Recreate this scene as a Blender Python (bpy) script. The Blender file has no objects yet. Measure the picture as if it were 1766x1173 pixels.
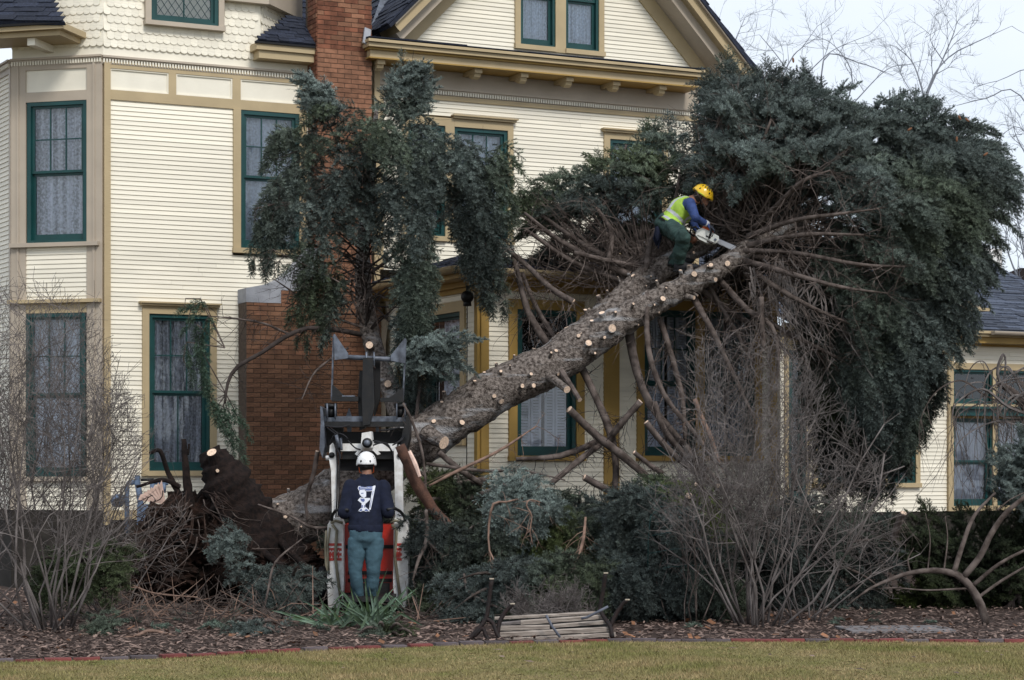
import bpy, bmesh, math, random
import numpy as np
from mathutils import Matrix, Vector, noise
from mathutils.bvhtree import BVHTree
S = bpy.context.scene
COL = S.collection
F = 3600.0; CX = 883.0; HY = 800.0; EYE = 1.7
random.seed(7); RNG = np.random.default_rng(7)
R = math.radians

# ------------------------------------------------------------ camera
cam_d = bpy.data.cameras.new('camera'); cam = bpy.data.objects.new('camera', cam_d); COL.objects.link(cam)
cam.location = (0, 0, EYE); cam.rotation_euler = (R(90), 0, 0)
cam_d.sensor_fit = 'HORIZONTAL'; cam_d.sensor_width = 36; cam_d.lens = 36 * F / 1766
cam_d.shift_y = (HY - 586.5) / 1766; cam_d.clip_start = 0.5; cam_d.clip_end = 2000
S.camera = cam
# ------------------------------------------------------------ world (bright overcast)
SUN_EL, SUN_AZ = R(44), R(152)     # azimuth clockwise from +Y (north)
w = bpy.data.worlds.new('World'); S.world = w; w.use_nodes = True
nt = w.node_tree; nt.nodes.clear()
N = nt.nodes.new; L = nt.links.new
out = N('ShaderNodeOutputWorld'); bg = N('ShaderNodeBackground'); bg.inputs['Strength'].default_value = 0.1
sky = N('ShaderNodeTexSky'); sky.sky_type = 'NISHITA'; sky.sun_disc = False
sky.sun_elevation = SUN_EL; sky.sun_rotation = SUN_AZ
tc = N('ShaderNodeTexCoord'); mp = N('ShaderNodeMapping'); mp.inputs['Scale'].default_value = (1, 1, 2.6)
nz = N('ShaderNodeTexNoise'); nz.inputs['Scale'].default_value = 2.2; nz.inputs['Detail'].default_value = 5
cr = N('ShaderNodeValToRGB'); cr.color_ramp.elements[0].position = 0.3; cr.color_ramp.elements[0].color = (5.2, 5.9, 6.9, 1)
cr.color_ramp.elements[1].position = 0.62; cr.color_ramp.elements[1].color = (6.6, 6.95, 7.4, 1)
mx = N('ShaderNodeMixRGB'); mx.inputs['Fac'].default_value = 0.88
L(tc.outputs['Generated'], mp.inputs[0]); L(mp.outputs[0], nz.inputs['Vector']); L(nz.outputs['Fac'], cr.inputs[0])
L(sky.outputs[0], mx.inputs[1]); L(cr.outputs[0], mx.inputs[2]); L(mx.outputs[0], bg.inputs[0]); L(bg.outputs[0], out.inputs[0])
# ------------------------------------------------------------ sun behind thin cloud
sd = bpy.data.lights.new('sun', 'SUN'); sd.energy = 1.5; sd.angle = R(14); sd.color = (1, 0.96, 0.9)
so = bpy.data.objects.new('sun', sd); COL.objects.link(so)
sv = Vector((math.sin(SUN_AZ) * math.cos(SUN_EL), math.cos(SUN_AZ) * math.cos(SUN_EL), math.sin(SUN_EL)))
so.rotation_euler = sv.to_track_quat('Z', 'Y').to_euler(); so.location = (0, 0, 30)
S.view_settings.view_transform = 'Standard'; S.view_settings.look = 'None'
S.view_settings.gamma = 1; S.view_settings.use_curve_mapping = False; S.view_settings.exposure = 0.62

# ------------------------------------------------------------ materials
MATS = {}
def mat(name, col, rough=0.7, var=0.15, scale=6.0, bump=0.0, bscale=40.0, metal=0.0, island=0.0, col2=None, spec=0.3, stretch=(1, 1, 1), tint=False, coat=0.0, detail=4):
    if name in MATS: return MATS[name]
    m = bpy.data.materials.new(name); m.use_nodes = True; t = m.node_tree; n = t.nodes; p = n['Principled BSDF']
    p.inputs['Roughness'].default_value = rough; p.inputs['Metallic'].default_value = metal
    p.inputs['Specular IOR Level'].default_value = spec
    if coat: p.inputs['Coat Weight'].default_value = coat
    c = n.new('ShaderNodeTexCoord'); mpn = n.new('ShaderNodeMapping'); mpn.inputs['Scale'].default_value = stretch
    t.links.new(c.outputs['Object'], mpn.inputs[0])
    tex = n.new('ShaderNodeTexNoise'); tex.inputs['Scale'].default_value = scale; tex.inputs['Detail'].default_value = detail
    t.links.new(mpn.outputs[0], tex.inputs['Vector'])
    ramp = n.new('ShaderNodeValToRGB')
    a = col2 if col2 else tuple(v * (1 - var) for v in col); b = col if col2 else tuple(min(1, v * (1 + var)) for v in col)
    ramp.color_ramp.elements[0].position = 0.35; ramp.color_ramp.elements[0].color = (*a, 1)
    ramp.color_ramp.elements[1].position = 0.65; ramp.color_ramp.elements[1].color = (*b, 1)
    t.links.new(tex.outputs['Fac'], ramp.inputs[0]); last = ramp.outputs[0]
    if island:
        g = n.new('ShaderNodeNewGeometry'); oi = n.new('ShaderNodeObjectInfo'); ad = n.new('ShaderNodeMath'); ad.operation = 'ADD'
        fr = n.new('ShaderNodeMath'); fr.operation = 'FRACT'; mr = n.new('ShaderNodeMapRange')
        t.links.new(g.outputs['Random Per Island'], ad.inputs[0]); t.links.new(oi.outputs['Random'], ad.inputs[1]); t.links.new(ad.outputs[0], fr.inputs[0])
        mr.inputs['To Min'].default_value = 1 - island; mr.inputs['To Max'].default_value = 1 + island; t.links.new(fr.outputs[0], mr.inputs[0])
        mm = n.new('ShaderNodeVectorMath'); mm.operation = 'SCALE'; t.links.new(last, mm.inputs[0]); t.links.new(mr.outputs[0], mm.inputs['Scale']); last = mm.outputs[0]
    if tint:
        at = n.new('ShaderNodeAttribute'); at.attribute_name = 'tint'; mm = n.new('ShaderNodeVectorMath'); mm.operation = 'MULTIPLY'
        t.links.new(last, mm.inputs[0]); t.links.new(at.outputs['Color'], mm.inputs[1]); last = mm.outputs[0]
    t.links.new(last, p.inputs['Base Color'])
    if bump:
        b2 = n.new('ShaderNodeTexNoise'); b2.inputs['Scale'].default_value = bscale; b2.inputs['Detail'].default_value = 5
        t.links.new(mpn.outputs[0], b2.inputs['Vector'])
        bn = n.new('ShaderNodeBump'); bn.inputs['Strength'].default_value = bump; bn.inputs['Distance'].default_value = 0.01
        t.links.new(b2.outputs['Fac'], bn.inputs['Height']); t.links.new(bn.outputs[0], p.inputs['Normal'])
    MATS[name] = m; return m
mat('siding', (.80, .75, .63), .55, .08, 1.6, .15, 60, island=.07, stretch=(.6, 1, 3))
mat('cream', (.80, .755, .64), .55, .04, 3, .1, 30)
mat('mustard', (.44, .345, .205), .5, .07, 2.5, .15, 50)
mat('taupe', (.44, .375, .30), .5, .06, 2.5, .12, 50)
mat('gold', (.36, .23, .065), .5, .08, 2.5, .12, 50)
mat('green', (.006, .050, .050), .4, .15, 4, .15, 60, spec=.4)
mat('brick', (.225, .108, .064), .85, .2, 9, .5, 120, island=.22)
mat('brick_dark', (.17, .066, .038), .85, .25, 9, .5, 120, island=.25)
mat('brick_brown', (.235, .120, .070), .85, .3, 4, .5, 120, island=.22, col2=(.13, .066, .040))
mat('foundation', (.030, .026, .022), .95, .3, 5, .4, 60)
mat('mortar', (.10, .075, .06), .9, .2, 20, .4, 150)
mat('stone', (.30, .31, .34), .8, .15, 5, .4, 60)
mat('shingle', (.020, .025, .042), .85, .3, 30, .5, 200, island=.30)
mat('shingle_wing', (.058, .070, .100), .85, .3, 30, .5, 200, island=.35)
mat('dark', (.012, .012, .013), .8, .1)
mat('unlit_room', (.018, .017, .017), .9, .2)
mat('black_metal', (.007, .008, .010), .5, .4, 14, .2, 60, col2=(.015, .014, .014), spec=.35)
mat('steel', (.15, .17, .21), .45, .3, 10, .2, 40, metal=.3, col2=(.06, .065, .08))
mat('rust', (.018, .009, .008), .7, .4, 25, .4, 80, col2=(.010, .008, .008))
mat('white_paint', (.82, .82, .82), .4, .1, 13, .1, 30, col2=(.62, .60, .57), spec=.5, detail=8)
mat('red_paint', (.42, .025, .015), .35, .15, 6, spec=.5)
mat('rubber', (.015, .015, .018), .75, .2, 20, .3, 80)
mat('navy', (.006, .009, .024), .9, .2, 14, .3, 160)
mat('trouser_blue', (.050, .100, .130), .85, .18, 9, .4, 90)
mat('trouser_green', (.026, .052, .047), .85, .25, 9, .4, 90)
mat('sleeve_blue', (.03, .055, .17), .75, .2, 12, .3, 90)
mat('lime', (.33, .50, .065), .6, .12, 10, .3, 60)
mat('silver_tape', (.42, .43, .47), .4, .05)
mat('skin', (.24, .115, .075), .55, .1)
mat('white_shell', (.80, .80, .80), .3, .03, spec=.5, coat=.3)
mat('yellow_shell', (.80, .50, .02), .3, .03, spec=.5, coat=.3)
mat('orange', (.78, .14, .03), .4, .05, spec=.5)
mat('saw_white', (.66, .66, .62), .4, .06, spec=.5)
mat('glove', (.03, .035, .05), .8, .3, 20)
mat('hair', (.02, .014, .010), .8, .2)
mat('logo_white', (.62, .64, .70), .8, .05)
mat('logo_blue', (.10, .13, .28), .8, .05)
mat('bark', (.235, .200, .178), .95, .4, 26, 1.0, 60, col2=(.040, .030, .025), stretch=(1, 1, 1), detail=9)
mat('bark_thin', (.140, .112, .100), .9, .3, 9, .6, 90, col2=(.045, .033, .028))
mat('bark_red', (.105, .050, .034), .85, .4, 12, .8, 60, col2=(.055, .028, .020))
mat('bark_grey', (.19, .168, .162), .9, .25, 5, .3, 90, col2=(.065, .054, .050))
mat('stump', (.020, .012, .010), 1, .4, 18, 1.0, 50, col2=(.006, .004, .004))
mat('bark_dark', (.040, .031, .028), .95, .3, 9, .6, 60)
mat('cut_wood', (.66, .49, .37), .75, .22, 45, .3, 90, island=.22)
mat('soil', (.026, .012, .008), 1, .5, 10, 1.0, 50, col2=(.006, .004, .003), detail=8)
mat('mulch', (.060, .038, .030), 1, .3, 5, .8, 60, col2=(.028, .018, .015), detail=10)
mat('chip', (.17, .120, .100), .95, .3, 14, 0, island=.55)
mat('leaf_dead', (.20, .095, .05), .8, .3, 14, 0, island=.4)
mat('lawn', (.20, .155, .07), 1, .25, 1.3, .6, 160, col2=(.125, .125, .035), detail=8)
mat('blade', (.30, .225, .115), .8, .2, 1.6, 0, island=.4, col2=(.15, .155, .045), detail=8)
mat('needle', (.145, .180, .168), .7, .15, 3, 0, tint=True, spec=.25)
mat('needle_green', (.060, .080, .040), .7, .2, 3, 0, tint=True, spec=.25)
mat('yucca', (.13, .19, .145), .45, .25, 8, 0, island=.45, col2=(.05, .085, .035))
mat('meter_blue', (.12, .17, .26), .5, .3, 12, spec=.4)
mat('edge_red', (.16, .045, .042), .85, .2, 14, .3, 70, island=.2)
mat('edge_grey', (.10, .082, .088), .85, .2, 14, .3, 70, island=.2)
mat('slat', (.36, .31, .27), .85, .3, 14, .5, 60, col2=(.16, .13, .11), stretch=(.4, 1, 6))
mat('paver', (.17, .16, .165), .9, .2, 8, .3, 60)
mat('rope', (.20, .18, .13), .9, .2)
mat('cone', (.16, .075, .04), .8, .2)
mat('twig_brown', (.20, .13, .10), .9, .3, 12, 0)
def glass_mat():
    m = bpy.data.materials.new('glass'); m.use_nodes = True; t = m.node_tree; n = t.nodes; n.clear()
    o = n.new('ShaderNodeOutputMaterial'); tr = n.new('ShaderNodeBsdfTransparent'); gl = n.new('ShaderNodeBsdfGlossy'); mix = n.new('ShaderNodeMixShader')
    tr.inputs[0].default_value = (.93, .95, .98, 1); gl.inputs['Roughness'].default_value = .03; gl.inputs[0].default_value = (.9, .95, 1, 1)
    fr = n.new('ShaderNodeFresnel'); fr.inputs['IOR'].default_value = 1.8
    nz_ = n.new('ShaderNodeTexNoise'); nz_.inputs['Scale'].default_value = 1.6; bp = n.new('ShaderNodeBump'); bp.inputs['Strength'].default_value = .12; bp.inputs['Distance'].default_value = .1
    t.links.new(nz_.outputs['Fac'], bp.inputs['Height']); t.links.new(bp.outputs[0], gl.inputs['Normal'])
    t.links.new(fr.outputs[0], mix.inputs[0]); t.links.new(tr.outputs[0], mix.inputs[1]); t.links.new(gl.outputs[0], mix.inputs[2]); t.links.new(mix.outputs[0], o.inputs[0])
    MATS['glass'] = m
glass_mat()
def lace_mat(name, col, dens, fold=1.0):
    """gathered lace: opaque where the cloth is folded together, open between"""
    m = bpy.data.materials.new(name); m.use_nodes = True; t = m.node_tree; n = t.nodes; n.clear()
    o = n.new('ShaderNodeOutputMaterial'); tr = n.new('ShaderNodeBsdfTransparent'); df = n.new('ShaderNodeBsdfDiffuse'); mix = n.new('ShaderNodeMixShader')
    df.inputs[0].default_value = (*col, 1)
    c = n.new('ShaderNodeTexCoord'); mp_ = n.new('ShaderNodeMapping'); mp_.inputs['Scale'].default_value = (15, 1, .35); z = n.new('ShaderNodeTexNoise'); z.inputs['Scale'].default_value = 1.0; z.inputs['Detail'].default_value = 3
    t.links.new(c.outputs['Object'], mp_.inputs[0]); t.links.new(mp_.outputs[0], z.inputs['Vector'])
    v = n.new('ShaderNodeTexNoise'); v.inputs['Scale'].default_value = 30; v.inputs['Detail'].default_value = 2; t.links.new(c.outputs['Object'], v.inputs['Vector'])
    r = n.new('ShaderNodeMapRange'); r.inputs['From Min'].default_value = .38; r.inputs['From Max'].default_value = .62; r.inputs['To Min'].default_value = dens - .30 * fold; r.inputs['To Max'].default_value = min(1, dens + .15)
    r2 = n.new('ShaderNodeMapRange'); r2.inputs['From Min'].default_value = .40; r2.inputs['From Max'].default_value = .60; r2.inputs['To Min'].default_value = -.22 * fold; r2.inputs['To Max'].default_value = .16 * fold
    ad = n.new('ShaderNodeMath'); ad.operation = 'ADD'; ad.use_clamp = True
    t.links.new(z.outputs['Fac'], r.inputs[0]); t.links.new(v.outputs['Fac'], r2.inputs[0]); t.links.new(r.outputs[0], ad.inputs[0]); t.links.new(r2.outputs[0], ad.inputs[1])
    t.links.new(ad.outputs[0], mix.inputs[0]); t.links.new(tr.outputs[0], mix.inputs[1]); t.links.new(df.outputs[0], mix.inputs[2]); t.links.new(mix.outputs[0], o.inputs[0])
    MATS[name] = m
lace_mat('lace', (.88, .90, .96), .86)
lace_mat('sheer', (.85, .92, 1.0), .98, .6)
lace_mat('blind', (.70, .72, .78), .95, .3)

# ------------------------------------------------------------ helpers
def P(px, py, Y): return Vector(((px - CX) * Y / F, Y, EYE - (py - HY) * Y / F))
def GY(py): return EYE * F / (py - HY)          # depth of the ground seen at row py
def setp(o, label=None, cat=None, group=None, kind=None):
    if label: o['label'] = label
    if cat: o['category'] = cat
    if group: o['group'] = group
    if kind: o['kind'] = kind
    return o
def link(name, me, parent=None, M=None):
    o = bpy.data.objects.new(name, me); COL.objects.link(o)
    if parent is not None: o.parent = parent
    if M is not None: o.matrix_basis = M
    return o
def empty(name, loc, label=None, cat=None, group=None, M=None):
    o = bpy.data.objects.new(name, None); COL.objects.link(o); o.empty_display_size = .2
    if M is not None: o.matrix_basis = M
    else: o.location = loc
    return setp(o, label, cat, group)
def under(o, parent):      # parent, keeping world coordinates of the mesh
    o.parent = parent; o.matrix_parent_inverse = parent.matrix_basis.inverted(); return o
class MB:
    def __init__(s): s.v = []; s.f = []; s.m = []; s.mats = []
    def mi(s, m):
        if m not in s.mats: s.mats.append(m)
        return s.mats.index(m)
    def add(s, vs, fs, m='dark'):
        b = len(s.v); s.v += [tuple(v) for v in vs]; k = s.mi(m)
        for f in fs: s.f.append([b + i for i in f]); s.m.append(k)
    def box(s, x0, x1, y0, y1, z0, z1, m='dark', M=None):
        if x1 < x0: x0, x1 = x1, x0
        if y1 < y0: y0, y1 = y1, y0
        if z1 < z0: z0, z1 = z1, z0
        vs = [(x0, y0, z0), (x1, y0, z0), (x1, y1, z0), (x0, y1, z0), (x0, y0, z1), (x1, y0, z1), (x1, y1, z1), (x0, y1, z1)]
        if M is not None: vs = [M @ Vector(v) for v in vs]
        s.add(vs, [(0, 3, 2, 1), (4, 5, 6, 7), (0, 1, 5, 4), (1, 2, 6, 5), (2, 3, 7, 6), (3, 0, 4, 7)], m)
    def bar(s, a, b, w, h, m='dark', up=(0, 0, 1)):
        a = Vector(a); b = Vector(b); d = (b - a); ln = d.length
        if ln < 1e-6: return
        x = d / ln; u = Vector(up); y = u.cross(x)
        if y.length < 1e-4: y = Vector((1, 0, 0)).cross(x)
        y.normalize(); z = x.cross(y)
        M = Matrix((x, y, z)).transposed().to_4x4(); M.translation = a
        s.box(0, ln, -w / 2, w / 2, -h / 2, h / 2, m, M)
    def prism(s, poly, y0, y1, m='dark', M=None):     # poly in x,z ; extruded along y
        n = len(poly); vs = [(p[0], y0, p[1]) for p in poly] + [(p[0], y1, p[1]) for p in poly]
        if M is not None: vs = [M @ Vector(v) for v in vs]
        s.add(vs, [tuple(range(n)), tuple(range(2 * n - 1, n - 1, -1))] + [(i, i + n, (i + 1) % n + n, (i + 1) % n) for i in range(n)], m)
    def tube(s, pts, rad, sides=8, m='dark', capm=None, jit=0.0, cap=True, seed=0):
        pts = [Vector(p) for p in pts]; n = len(pts)
        if isinstance(rad, (int, float)): rad = [rad] * n
        rings = []; prev = None
        for i, p in enumerate(pts):
            t = (pts[min(i + 1, n - 1)] - pts[max(i - 1, 0)]).normalized()
            if prev is None:
                a = t.orthogonal().normalized()
            else:
                a = prev - t * prev.dot(t)
                a = a.normalized() if a.length > 1e-5 else t.orthogonal().normalized()
            prev = a; b = t.cross(a); r = rad[i]; ring = []
            for k in range(sides):
                an = 2 * math.pi * k / sides; rr = r
                q = p + (a * math.cos(an) + b * math.sin(an)) * r
                if jit:
                    rr = r * (1 + jit * noise.noise(q * (1.2 / max(r, .02)) * .35 + Vector((seed, 0, 0))) + jit * .5 * noise.noise(q * 14))
                    q = p + (a * math.cos(an) + b * math.sin(an)) * rr
                ring.append(q)
            rings.append(ring)
        vs = [q for r_ in rings for q in r_]
        fs = [(i * sides + k, i * sides + (k + 1) % sides, (i + 1) * sides + (k + 1) % sides, (i + 1) * sides + k) for i in range(n - 1) for k in range(sides)]
        s.add(vs, fs, m)
        if cap:
            b0 = len(s.v) - len(vs); k = s.mi(capm or m)
            s.f.append([b0 + i for i in range(sides)][::-1]); s.m.append(s.mi(m) if capm else k)
            s.f.append([b0 + (n - 1) * sides + i for i in range(sides)]); s.m.append(k)
    def ell(s, c, rx, ry, rz, m='dark', seg=14, rings=9, M=None):
        c = Vector(c); vs = []; fs = []
        for i in range(rings + 1):
            th = math.pi * i / rings
            for j in range(seg):
                ph = 2 * math.pi * j / seg
                v = Vector((rx * math.sin(th) * math.cos(ph), ry * math.sin(th) * math.sin(ph), rz * math.cos(th)))
                vs.append(c + (M @ v if M is not None else v))
        for i in range(rings):
            for j in range(seg): fs.append((i * seg + j, (i + 1) * seg + j, (i + 1) * seg + (j + 1) % seg, i * seg + (j + 1) % seg))
        s.add(vs, fs, m)
    def loft(s, rings, m='dark'):        # rings: (centre, ax, ay) ellipses, closed ends
        sg = 16; vs = []
        for c, ax, ay in rings:
            c = Vector(c); ax = Vector(ax); ay = Vector(ay)
            vs += [c + ax * math.cos(2 * math.pi * k / sg) + ay * math.sin(2 * math.pi * k / sg) for k in range(sg)]
        n = len(rings)
        fs = [(i * sg + k, i * sg + (k + 1) % sg, (i + 1) * sg + (k + 1) % sg, (i + 1) * sg + k) for i in range(n - 1) for k in range(sg)]
        fs += [tuple(range(sg))[::-1], tuple(range((n - 1) * sg, n * sg))]
        s.add(vs, fs, m)
    def mesh(s, name, smooth=False):
        me = bpy.data.meshes.new(name); me.from_pydata(s.v, [], s.f)
        for m in s.mats: me.materials.append(MATS[m])
        me.polygons.foreach_set('material_index', s.m)
        if smooth: me.polygons.foreach_set('use_smooth', [True] * len(s.f))
        me.update(); return me
    def build(s, name, parent=None, M=None, smooth=False, world=False):
        o = link(name, s.mesh(name, smooth))
        if parent is not None:
            if world: under(o, parent)
            else: o.parent = parent
        if M is not None: o.matrix_basis = M
        return o
def spline(pts, n):          # catmull-rom through tuples of any length
    pts = [np.array(p, float) for p in pts]
    if len(pts) == 2: return [pts[0] + (pts[1] - pts[0]) * i / n for i in range(n + 1)]
    q = [2 * pts[0] - pts[1]] + pts + [2 * pts[-1] - pts[-2]]; out_ = []; segs = len(pts) - 1; per = max(1, n // segs)
    for i in range(segs):
        p0, p1, p2, p3 = q[i:i + 4]
        for k in range(per):
            t = k / per; out_.append(.5 * ((2 * p1) + (-p0 + p2) * t + (2 * p0 - 5 * p1 + 4 * p2 - p3) * t * t + (-p0 + 3 * p1 - 3 * p2 + p3) * t ** 3))
    out_.append(pts[-1]); return out_
def inpoly(x, y, poly):
    c = False; n = len(poly); j = n - 1
    for i in range(n):
        xi, yi = poly[i]; xj, yj = poly[j]
        if (yi > y) != (yj > y) and x < (xj - xi) * (y - yi) / (yj - yi) + xi: c = not c
        j = i
    return c
def edged(x, y, poly):
    d = 1e9; n = len(poly)
    for i in range(n):
        ax, ay = poly[i]; bx, by = poly[(i + 1) % n]; vx, vy = bx - ax, by - ay
        t = max(0, min(1, ((x - ax) * vx + (y - ay) * vy) / (vx * vx + vy * vy + 1e-9)))
        d = min(d, math.hypot(x - ax - t * vx, y - ay - t * vy))
    return d
# ============================================================ GROUND
def sheet(name, pts, z, m, label=None):
    b = MB(); b.add([(x, y, z) for x, y in pts], [tuple(range(len(pts)))], m); o = b.build(name); setp(o, kind='structure'); return o
sheet('ground', [(-700, -60), (700, -60), (700, 900), (-700, 900)], 0, 'mulch')
def edge_y(px):            # photo row of the bed's brick edge
    return float(np.interp(px, [-400, 0, 260, 560, 800, 1060, 1766, 2400], [1150, 1143, 1137, 1122, 1113, 1107, 1108.5, 1109]))
EDG = []
for px in np.linspace(-500, 2300, 220):
    y = edge_y(px); Yd = GY(y); EDG.append(((px - CX) * Yd / F, Yd))
sheet('lawn', [(60, EDG[-1][1]), (60, -60), (-60, -60), (-60, EDG[0][1])] + EDG, .004, 'lawn')
def grass():
    n = 150000; V = np.zeros((n * 3, 3)); X = RNG.uniform(-5.8, 5.8, n); Yv = RNG.uniform(15.8, 20.2, n)
    ex = np.array([e[0] for e in EDG]); ey = np.array([e[1] for e in EDG]); lim = np.interp(X, ex, ey) - .03
    k = Yv < lim; X = X[k]; Yv = Yv[k]; n = len(X); V = np.zeros((n, 3, 3))
    a = RNG.uniform(0, 6.283, n); w = RNG.uniform(.002, .0045, n); h = RNG.uniform(.012, .034, n) * (1 + .3 * np.sin(X * 2.1 + Yv)); lx = RNG.normal(0, .014, n); ly = RNG.normal(0, .014, n)
    V[:, 0] = np.stack([X - w * np.cos(a), Yv - w * np.sin(a), np.full(n, .004)], 1)
    V[:, 1] = np.stack([X + w * np.cos(a), Yv + w * np.sin(a), np.full(n, .004)], 1)
    V[:, 2] = np.stack([X + lx, Yv + ly, h], 1)
    o = tri_obj('grass_blades', V.reshape(-1, 3), np.arange(n * 3).reshape(-1, 3), ['blade'])
    setp(o, 'short half dormant yellowish grass of the lawn in front of the bed', 'grass', kind='stuff')
def tri_mesh(name, V, T, mats, mi=None, tint=None):
    me = bpy.data.meshes.new(name); nv, nt_ = len(V), len(T)
    me.vertices.add(nv); me.vertices.foreach_set('co', np.ascontiguousarray(V, dtype=np.float32).ravel())
    me.loops.add(nt_ * 3); me.loops.foreach_set('vertex_index', np.ascontiguousarray(T, dtype=np.int32).ravel())
    me.polygons.add(nt_); me.polygons.foreach_set('loop_start', np.arange(0, nt_ * 3, 3, dtype=np.int32))
    for m in mats: me.materials.append(MATS[m])
    if mi is not None: me.polygons.foreach_set('material_index', np.ascontiguousarray(mi, dtype=np.int32))
    me.update(calc_edges=True)
    if tint is not None:
        at = me.attributes.new('tint', 'FLOAT_COLOR', 'POINT'); c = np.ones((nv, 4), np.float32); c[:, :3] = tint; at.data.foreach_set('color', c.ravel())
    return me
def tri_obj(name, V, T, mats, mi=None, tint=None): return link(name, tri_mesh(name, V, T, mats, mi, tint))
grass()
def scatter(name, n, area, lo, hi, m, asp, label, cat, hmax=.03, tilt=.35, dens=None):
    V = []; T = []
    for i in range(n):
        px = random.uniform(area[0], area[1]); py = random.uniform(area[2], area[3])
        if py > edge_y(px) - 2: continue
        if dens and random.random() > dens(px, py): continue
        Yd = GY(py); x = (px - CX) * Yd / F; ln = random.uniform(lo, hi); wd = ln * random.uniform(*asp); a = random.uniform(0, 6.28); z = random.uniform(.004, hmax)
        c, s = math.cos(a), math.sin(a); t = random.uniform(-tilt, tilt); t2 = random.uniform(-tilt, tilt); b = len(V)
        for dx, dy in ((-1, -1), (1, -.7), (.9, 1), (-.8, .8)):
            X = dx * ln / 2; Y_ = dy * wd / 2; V.append((x + X * c - Y_ * s, Yd + X * s + Y_ * c, max(.002, z + X * t + Y_ * t2 + ln * abs(t) / 2)))
        T += [(b, b + 1, b + 2), (b, b + 2, b + 3)]
    o = tri_obj(name, np.array(V), np.array(T), [m]); setp(o, label, cat, kind='stuff'); return o
scatter('mulch_chips', 30000, (-30, 1800, 1018, 1145), .02, .075, 'chip', (.15, .5), 'brown bark mulch chips covering the planting bed', 'mulch')
scatter('dead_leaves', 200, (-30, 1800, 1040, 1140), .04, .09, 'leaf_dead', (.5, .8), 'scattered orange brown dead leaves on the mulch', 'leaves', .03, .6)
scatter('lawn_litter', 0, (0, 1, 0, 1), .1, .1, 'chip', (1, 1), 'x', 'x') if False else None
# brick edging of the bed
edging = empty('brick_edging', (0, 19.5, 0), 'row of red and grey bricks edging the mulch bed along the lawn', 'edging')
bm_ = {}
for k in ('edge_red', 'edge_grey'):
    b = MB(); b.box(-.112, .112, -.045, .045, -.02, .03, k); me = b.mesh('brick_' + k); bm_[k] = me
x = -5.2
while x < 6.2:
    ex = [e[0] for e in EDG]; ey = [e[1] for e in EDG]; y = float(np.interp(x, ex, ey)); y2 = float(np.interp(x + .235, ex, ey))
    o = link('brick', bm_[random.choice(['edge_red', 'edge_red', 'edge_grey', 'edge_grey'])])
    o.location = (x + .117, (y + y2) / 2, random.uniform(-.006, .008)); o.rotation_euler = (random.uniform(-.05, .05), random.uniform(-.03, .03), math.atan2(y2 - y, .235) + random.uniform(-.03, .03)); o.scale = (1, 1, 1)
    under(o, edging); x += .235
b = MB(); b.box(-.55, .55, -.35, .35, .0, .022, 'paver'); o = b.build('stepping_stone'); o.location = P(1545, 1087, GY(1087)); o.location.z = 0.0; o.rotation_euler.z = .1
setp(o, 'flat grey stone slab set in the mulch at right', 'paving stone')

# ============================================================ HOUSE
TH = R(26)
M0 = Matrix.Translation((0, 31, 0)) @ Matrix.Rotation(TH, 4, 'Z')
M0i = M0.inverted()
def frame_at(px, y, ang):      # frame whose origin is where column px meets local plane y of M0
    x, _ = lp(M0, px, HY, y); o = M0 @ Vector((x, y, 0)); return Matrix.Translation(o) @ Matrix.Rotation(R(ang), 4, 'Z')
def lp(M, px, py, y=0):
    Mi = M.inverted(); o = Mi @ Vector((0, 0, EYE)); d = Mi.to_3x3() @ Vector(((px - CX) / F, 1, (HY - py) / F))
    t = (y - o.y) / d.y; p = o + d * t; return p.x, p.z
def X_(M, px, y=0): return lp(M, px, HY, y)[0]
def Z_(M, px, py, y=0): return lp(M, px, py, y)[1]
def scr(p):        # world point -> photo pixel
    return CX + F * p.x / p.y, HY - F * (p.z - EYE) / p.y
house = empty('house', None, 'cream clapboard Victorian house with tan trim, dark green windows and brick chimney', 'house', M=M0)
HB = []           # (key, frame-local matrix) collectors: name -> list of (wall object, matrix, size)
PIECES = {}
def piece(kind, wall, Mw, Ml, size, mesh): PIECES.setdefault(kind, []).append((size, wall, Mw, Ml, mesh))
def hpart(b, name, M, smooth=False, parent=None):
    o = b.build(name, None, None, smooth); o.parent = parent or house; o.matrix_basis = M0i @ M if parent is None else Matrix.Identity(4); return o
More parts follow.
